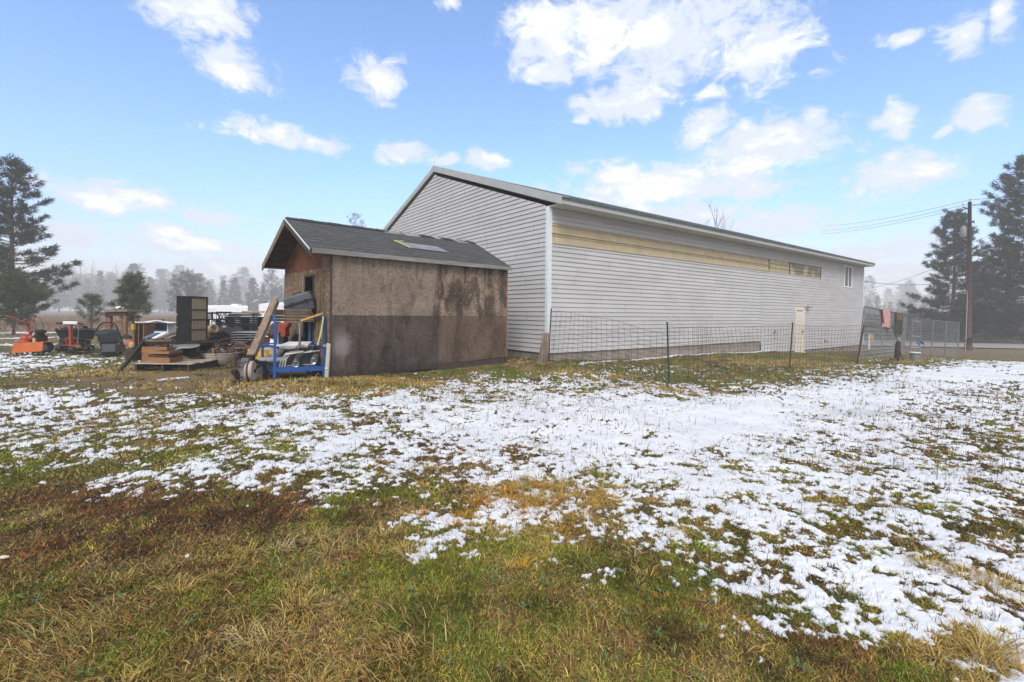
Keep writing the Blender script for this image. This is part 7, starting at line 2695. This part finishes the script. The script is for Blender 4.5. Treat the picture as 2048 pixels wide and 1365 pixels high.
def forest():
    rr = random.Random(77)
    protos = []
    for s in range(4):
        lim, V, F = pine_arrays(H=10, R=2.0 + .3 * s, crown0=.06 + .06 * (s % 2), seed=60 + s, nbr=84, clump=.62, k=13, nw=.15, prof=.78, droop=.15, dens=1.25)
        protos.append((lim, V, F))
    made = {}
    def put(px, top, Y, s, lab='misty conifer in the hazy wood behind the yard', grp='misty conifers behind the yard', w=1.0):
        Y *= 2.1
        h = hgt(top, Y, px)
        q = at(px, 650, Y)
        loc = (q.x, Y, g1(q.x, Y) - .1)
        sc = h / 10.0
        if s not in made:
            t = thing('misty_conifer', lab, 'conifer', loc, rr.uniform(0, 6), grp)
            t.scale = (sc * w, sc * w, sc)
            protos[s][0].build('trunk', M['bark'], t, True)
            link(np_mesh('crown', protos[s][1], protos[s][2], M['needle_grey']), t)
            made[s] = t
            return t
        return dup(made[s], loc, rr.uniform(0, 6), (sc * w, sc * w, sc), lab, grp)
    spots = [(447, 562, 85, 0), (469, 557, 88, 1), (505, 557, 80, 2), (415, 565, 95, 3), (525, 572, 100, 0), (400, 548, 84, 2), (560, 575, 90, 1),
             (118, 540, 92, 1), (150, 556, 110, 3), (200, 543, 90, 0), (240, 560, 105, 2), (300, 556, 95, 1), (330, 566, 110, 0), (264, 530, 84, 3), (90, 560, 115, 2), (175, 560, 100, 1), (222, 552, 115, 0), (285, 568, 120, 2), (350, 560, 120, 3), (60, 575, 95, 0), (320, 540, 130, 1)]
    for (px, top, Y, s) in spots:
        put(px, top, Y, s)
    for (px, top, Y, s) in ((1755, 592, 95, 0), (1780, 604, 105, 1), (1800, 600, 90, 2), (1738, 600, 110, 3), (1822, 590, 100, 1), (1768, 610, 120, 0), (1850, 596, 85, 2), (1870, 600, 100, 3)):
        put(px, top, Y, s, 'misty conifer beyond the road, right of the barn', 'misty conifers beyond the road')
    # bare pale trunks standing in the mist
    bt = None
    for i, (px, top, Y) in enumerate(((163, 536, 78), (182, 534, 82), (213, 544, 80), (232, 540, 86), (140, 552, 84), (250, 556, 88), (275, 545, 92), (193, 556, 76), (318, 560, 84))):
        Y *= 2.2
        h = hgt(top, Y, px)
        q = at(px, 650, Y)
        loc = Vector((q.x, Y, g1(q.x, Y)))
        lab = 'thin bare pale tree in the mist on the left'
        if bt is None or i == 1:
            t = thing('bare_birch', lab, 'birch', loc, 0, 'bare birches in the mist')
            bare_tree(10, 5 + i, .30).build('trunk', M['birchbark'], t)
            if bt is None:
                bt = [t]
            else:
                bt.append(t)
            t.scale = (h / 10,) * 3
        else:
            dup(bt[i % 2], loc, rr.uniform(0, 6), h / 10, lab, 'bare birches in the mist')
    q = at(1425, 640, 62)
    t = thing('bare_tree', 'bare twiggy treetop showing above the barn roof', 'tree', (q.x, 62, g1(q.x, 62)))
    t.scale = (1, 1, 1)
    bare_tree(hgt(418, 62, 1425), 44, .75).build('trunk', M['twig'], t)
    # the far wood that reads as one grey mass
    Vs, Fs, n = [], [], 0
    r2 = np.random.default_rng(9)
    for i in range(230):
        px = r2.uniform(-300, 700) if i < 130 else r2.uniform(1600, 2400)
        Y = r2.uniform(300, 460)
        x = (px - 1024) / FP * Y
        lim, V, F = protos[i % 4]
        sel = r2.uniform(0, 1, len(F)) < .45
        Vt = V.reshape(-1, 3, 3)[sel].reshape(-1, 3)
        h = r2.uniform(1.9, 3.2)
        a = r2.uniform(0, 6.28)
        ca, sa = math.cos(a), math.sin(a)
        W_ = np.stack([(Vt[:, 0] * ca - Vt[:, 1] * sa) * h * 1.25 + x, (Vt[:, 0] * sa + Vt[:, 1] * ca) * h * 1.25 + Y, Vt[:, 2] * h + g1(x, Y) - .2], 1)
        Vs.append(W_)
    V = np.concatenate(Vs)
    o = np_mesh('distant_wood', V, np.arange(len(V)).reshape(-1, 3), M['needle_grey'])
    link(o)
    tag(o, 'distant grey wood fading into the mist behind everything', 'wood', kind='stuff')
    # undergrowth on the far side of the road
    N = 26000
    px = r2.uniform(1690, 2300, N)
    Y = r2.uniform(47, 66, N)
    x = (px - 1024) / FP * Y
    hmax = 2.2 + 1.6 * fbm(x, Y, .35, 3, .55, 401) + np.where(px > 1930, 1.6, 0)
    z = gz(x, Y) + r2.uniform(0, 1, N) ** 1.4 * hmax * .8
    D = r2.normal(0, 1, (N, 3))
    D[:, 2] = np.abs(D[:, 2]) + .3
    D /= np.linalg.norm(D, axis=1, keepdims=True)
    S = np.cross(D, r2.normal(0, 1, (N, 3)))
    S /= np.linalg.norm(S, axis=1, keepdims=True)
    C = np.stack([x, Y, z], 1)
    V = np.stack([C - S * .04, C + S * .04, C + D * r2.uniform(.3, .75, N)[:, None]], 1).reshape(-1, 3)
    o = np_mesh('roadside_thicket', V, np.arange(len(V)).reshape(-1, 3), M['bush'])
    link(o)
    tag(o, 'tangled brown undergrowth along the far side of the road', 'undergrowth', kind='stuff')
    # dry brush on the left field
    N = 16000
    px = r2.uniform(-200, 620, N)
    Y = r2.uniform(30, 75, N)
    x = (px - 1024) / FP * Y
    C = np.stack([x, Y, gz(x, Y) + r2.uniform(0, .12, N)], 1)
    D = r2.normal(0, .6, (N, 3))
    D[:, 2] = 1
    D /= np.linalg.norm(D, axis=1, keepdims=True)
    S = np.cross(D, r2.normal(0, 1, (N, 3)))
    S /= np.linalg.norm(S, axis=1, keepdims=True)
    V = np.stack([C - S * .03, C + S * .03, C + D * r2.uniform(.18, .5, N)[:, None]], 1).reshape(-1, 3)
    cols = np.repeat(np.array([.25, .165, .105])[None, :] * r2.uniform(.7, 1.3, (N, 1)), 3, 0)
    o = np_mesh('field_brush', V, np.arange(len(V)).reshape(-1, 3), M['blade'], cols)
    link(o)
    tag(o, 'low pinkish-brown dry brush over the far left field', 'brush', kind='stuff')


forest()


# ------------------------------------------------------------------ ground mist
def haze():
    m = bpy.data.materials.new('ground_mist')
    m.use_nodes = True
    t = NT(m.node_tree)
    t.n.clear()
    v = t.new('ShaderNodeVolumePrincipled')
    v.inputs['Color'].default_value = (.97, .97, .97, 1)
    v.inputs['Density'].default_value = HAZE
    v.inputs['Anisotropy'].default_value = .0
    out = t.new('ShaderNodeOutputMaterial')
    t.l.new(v.outputs[0], out.inputs['Volume'])
    o = MB().box((0, 0, 17.0), (1180, 1180, 42)).build('haze', m)
    tag(o, 'thin white winter mist lying over the yard and wood', 'mist', kind='stuff')


haze()
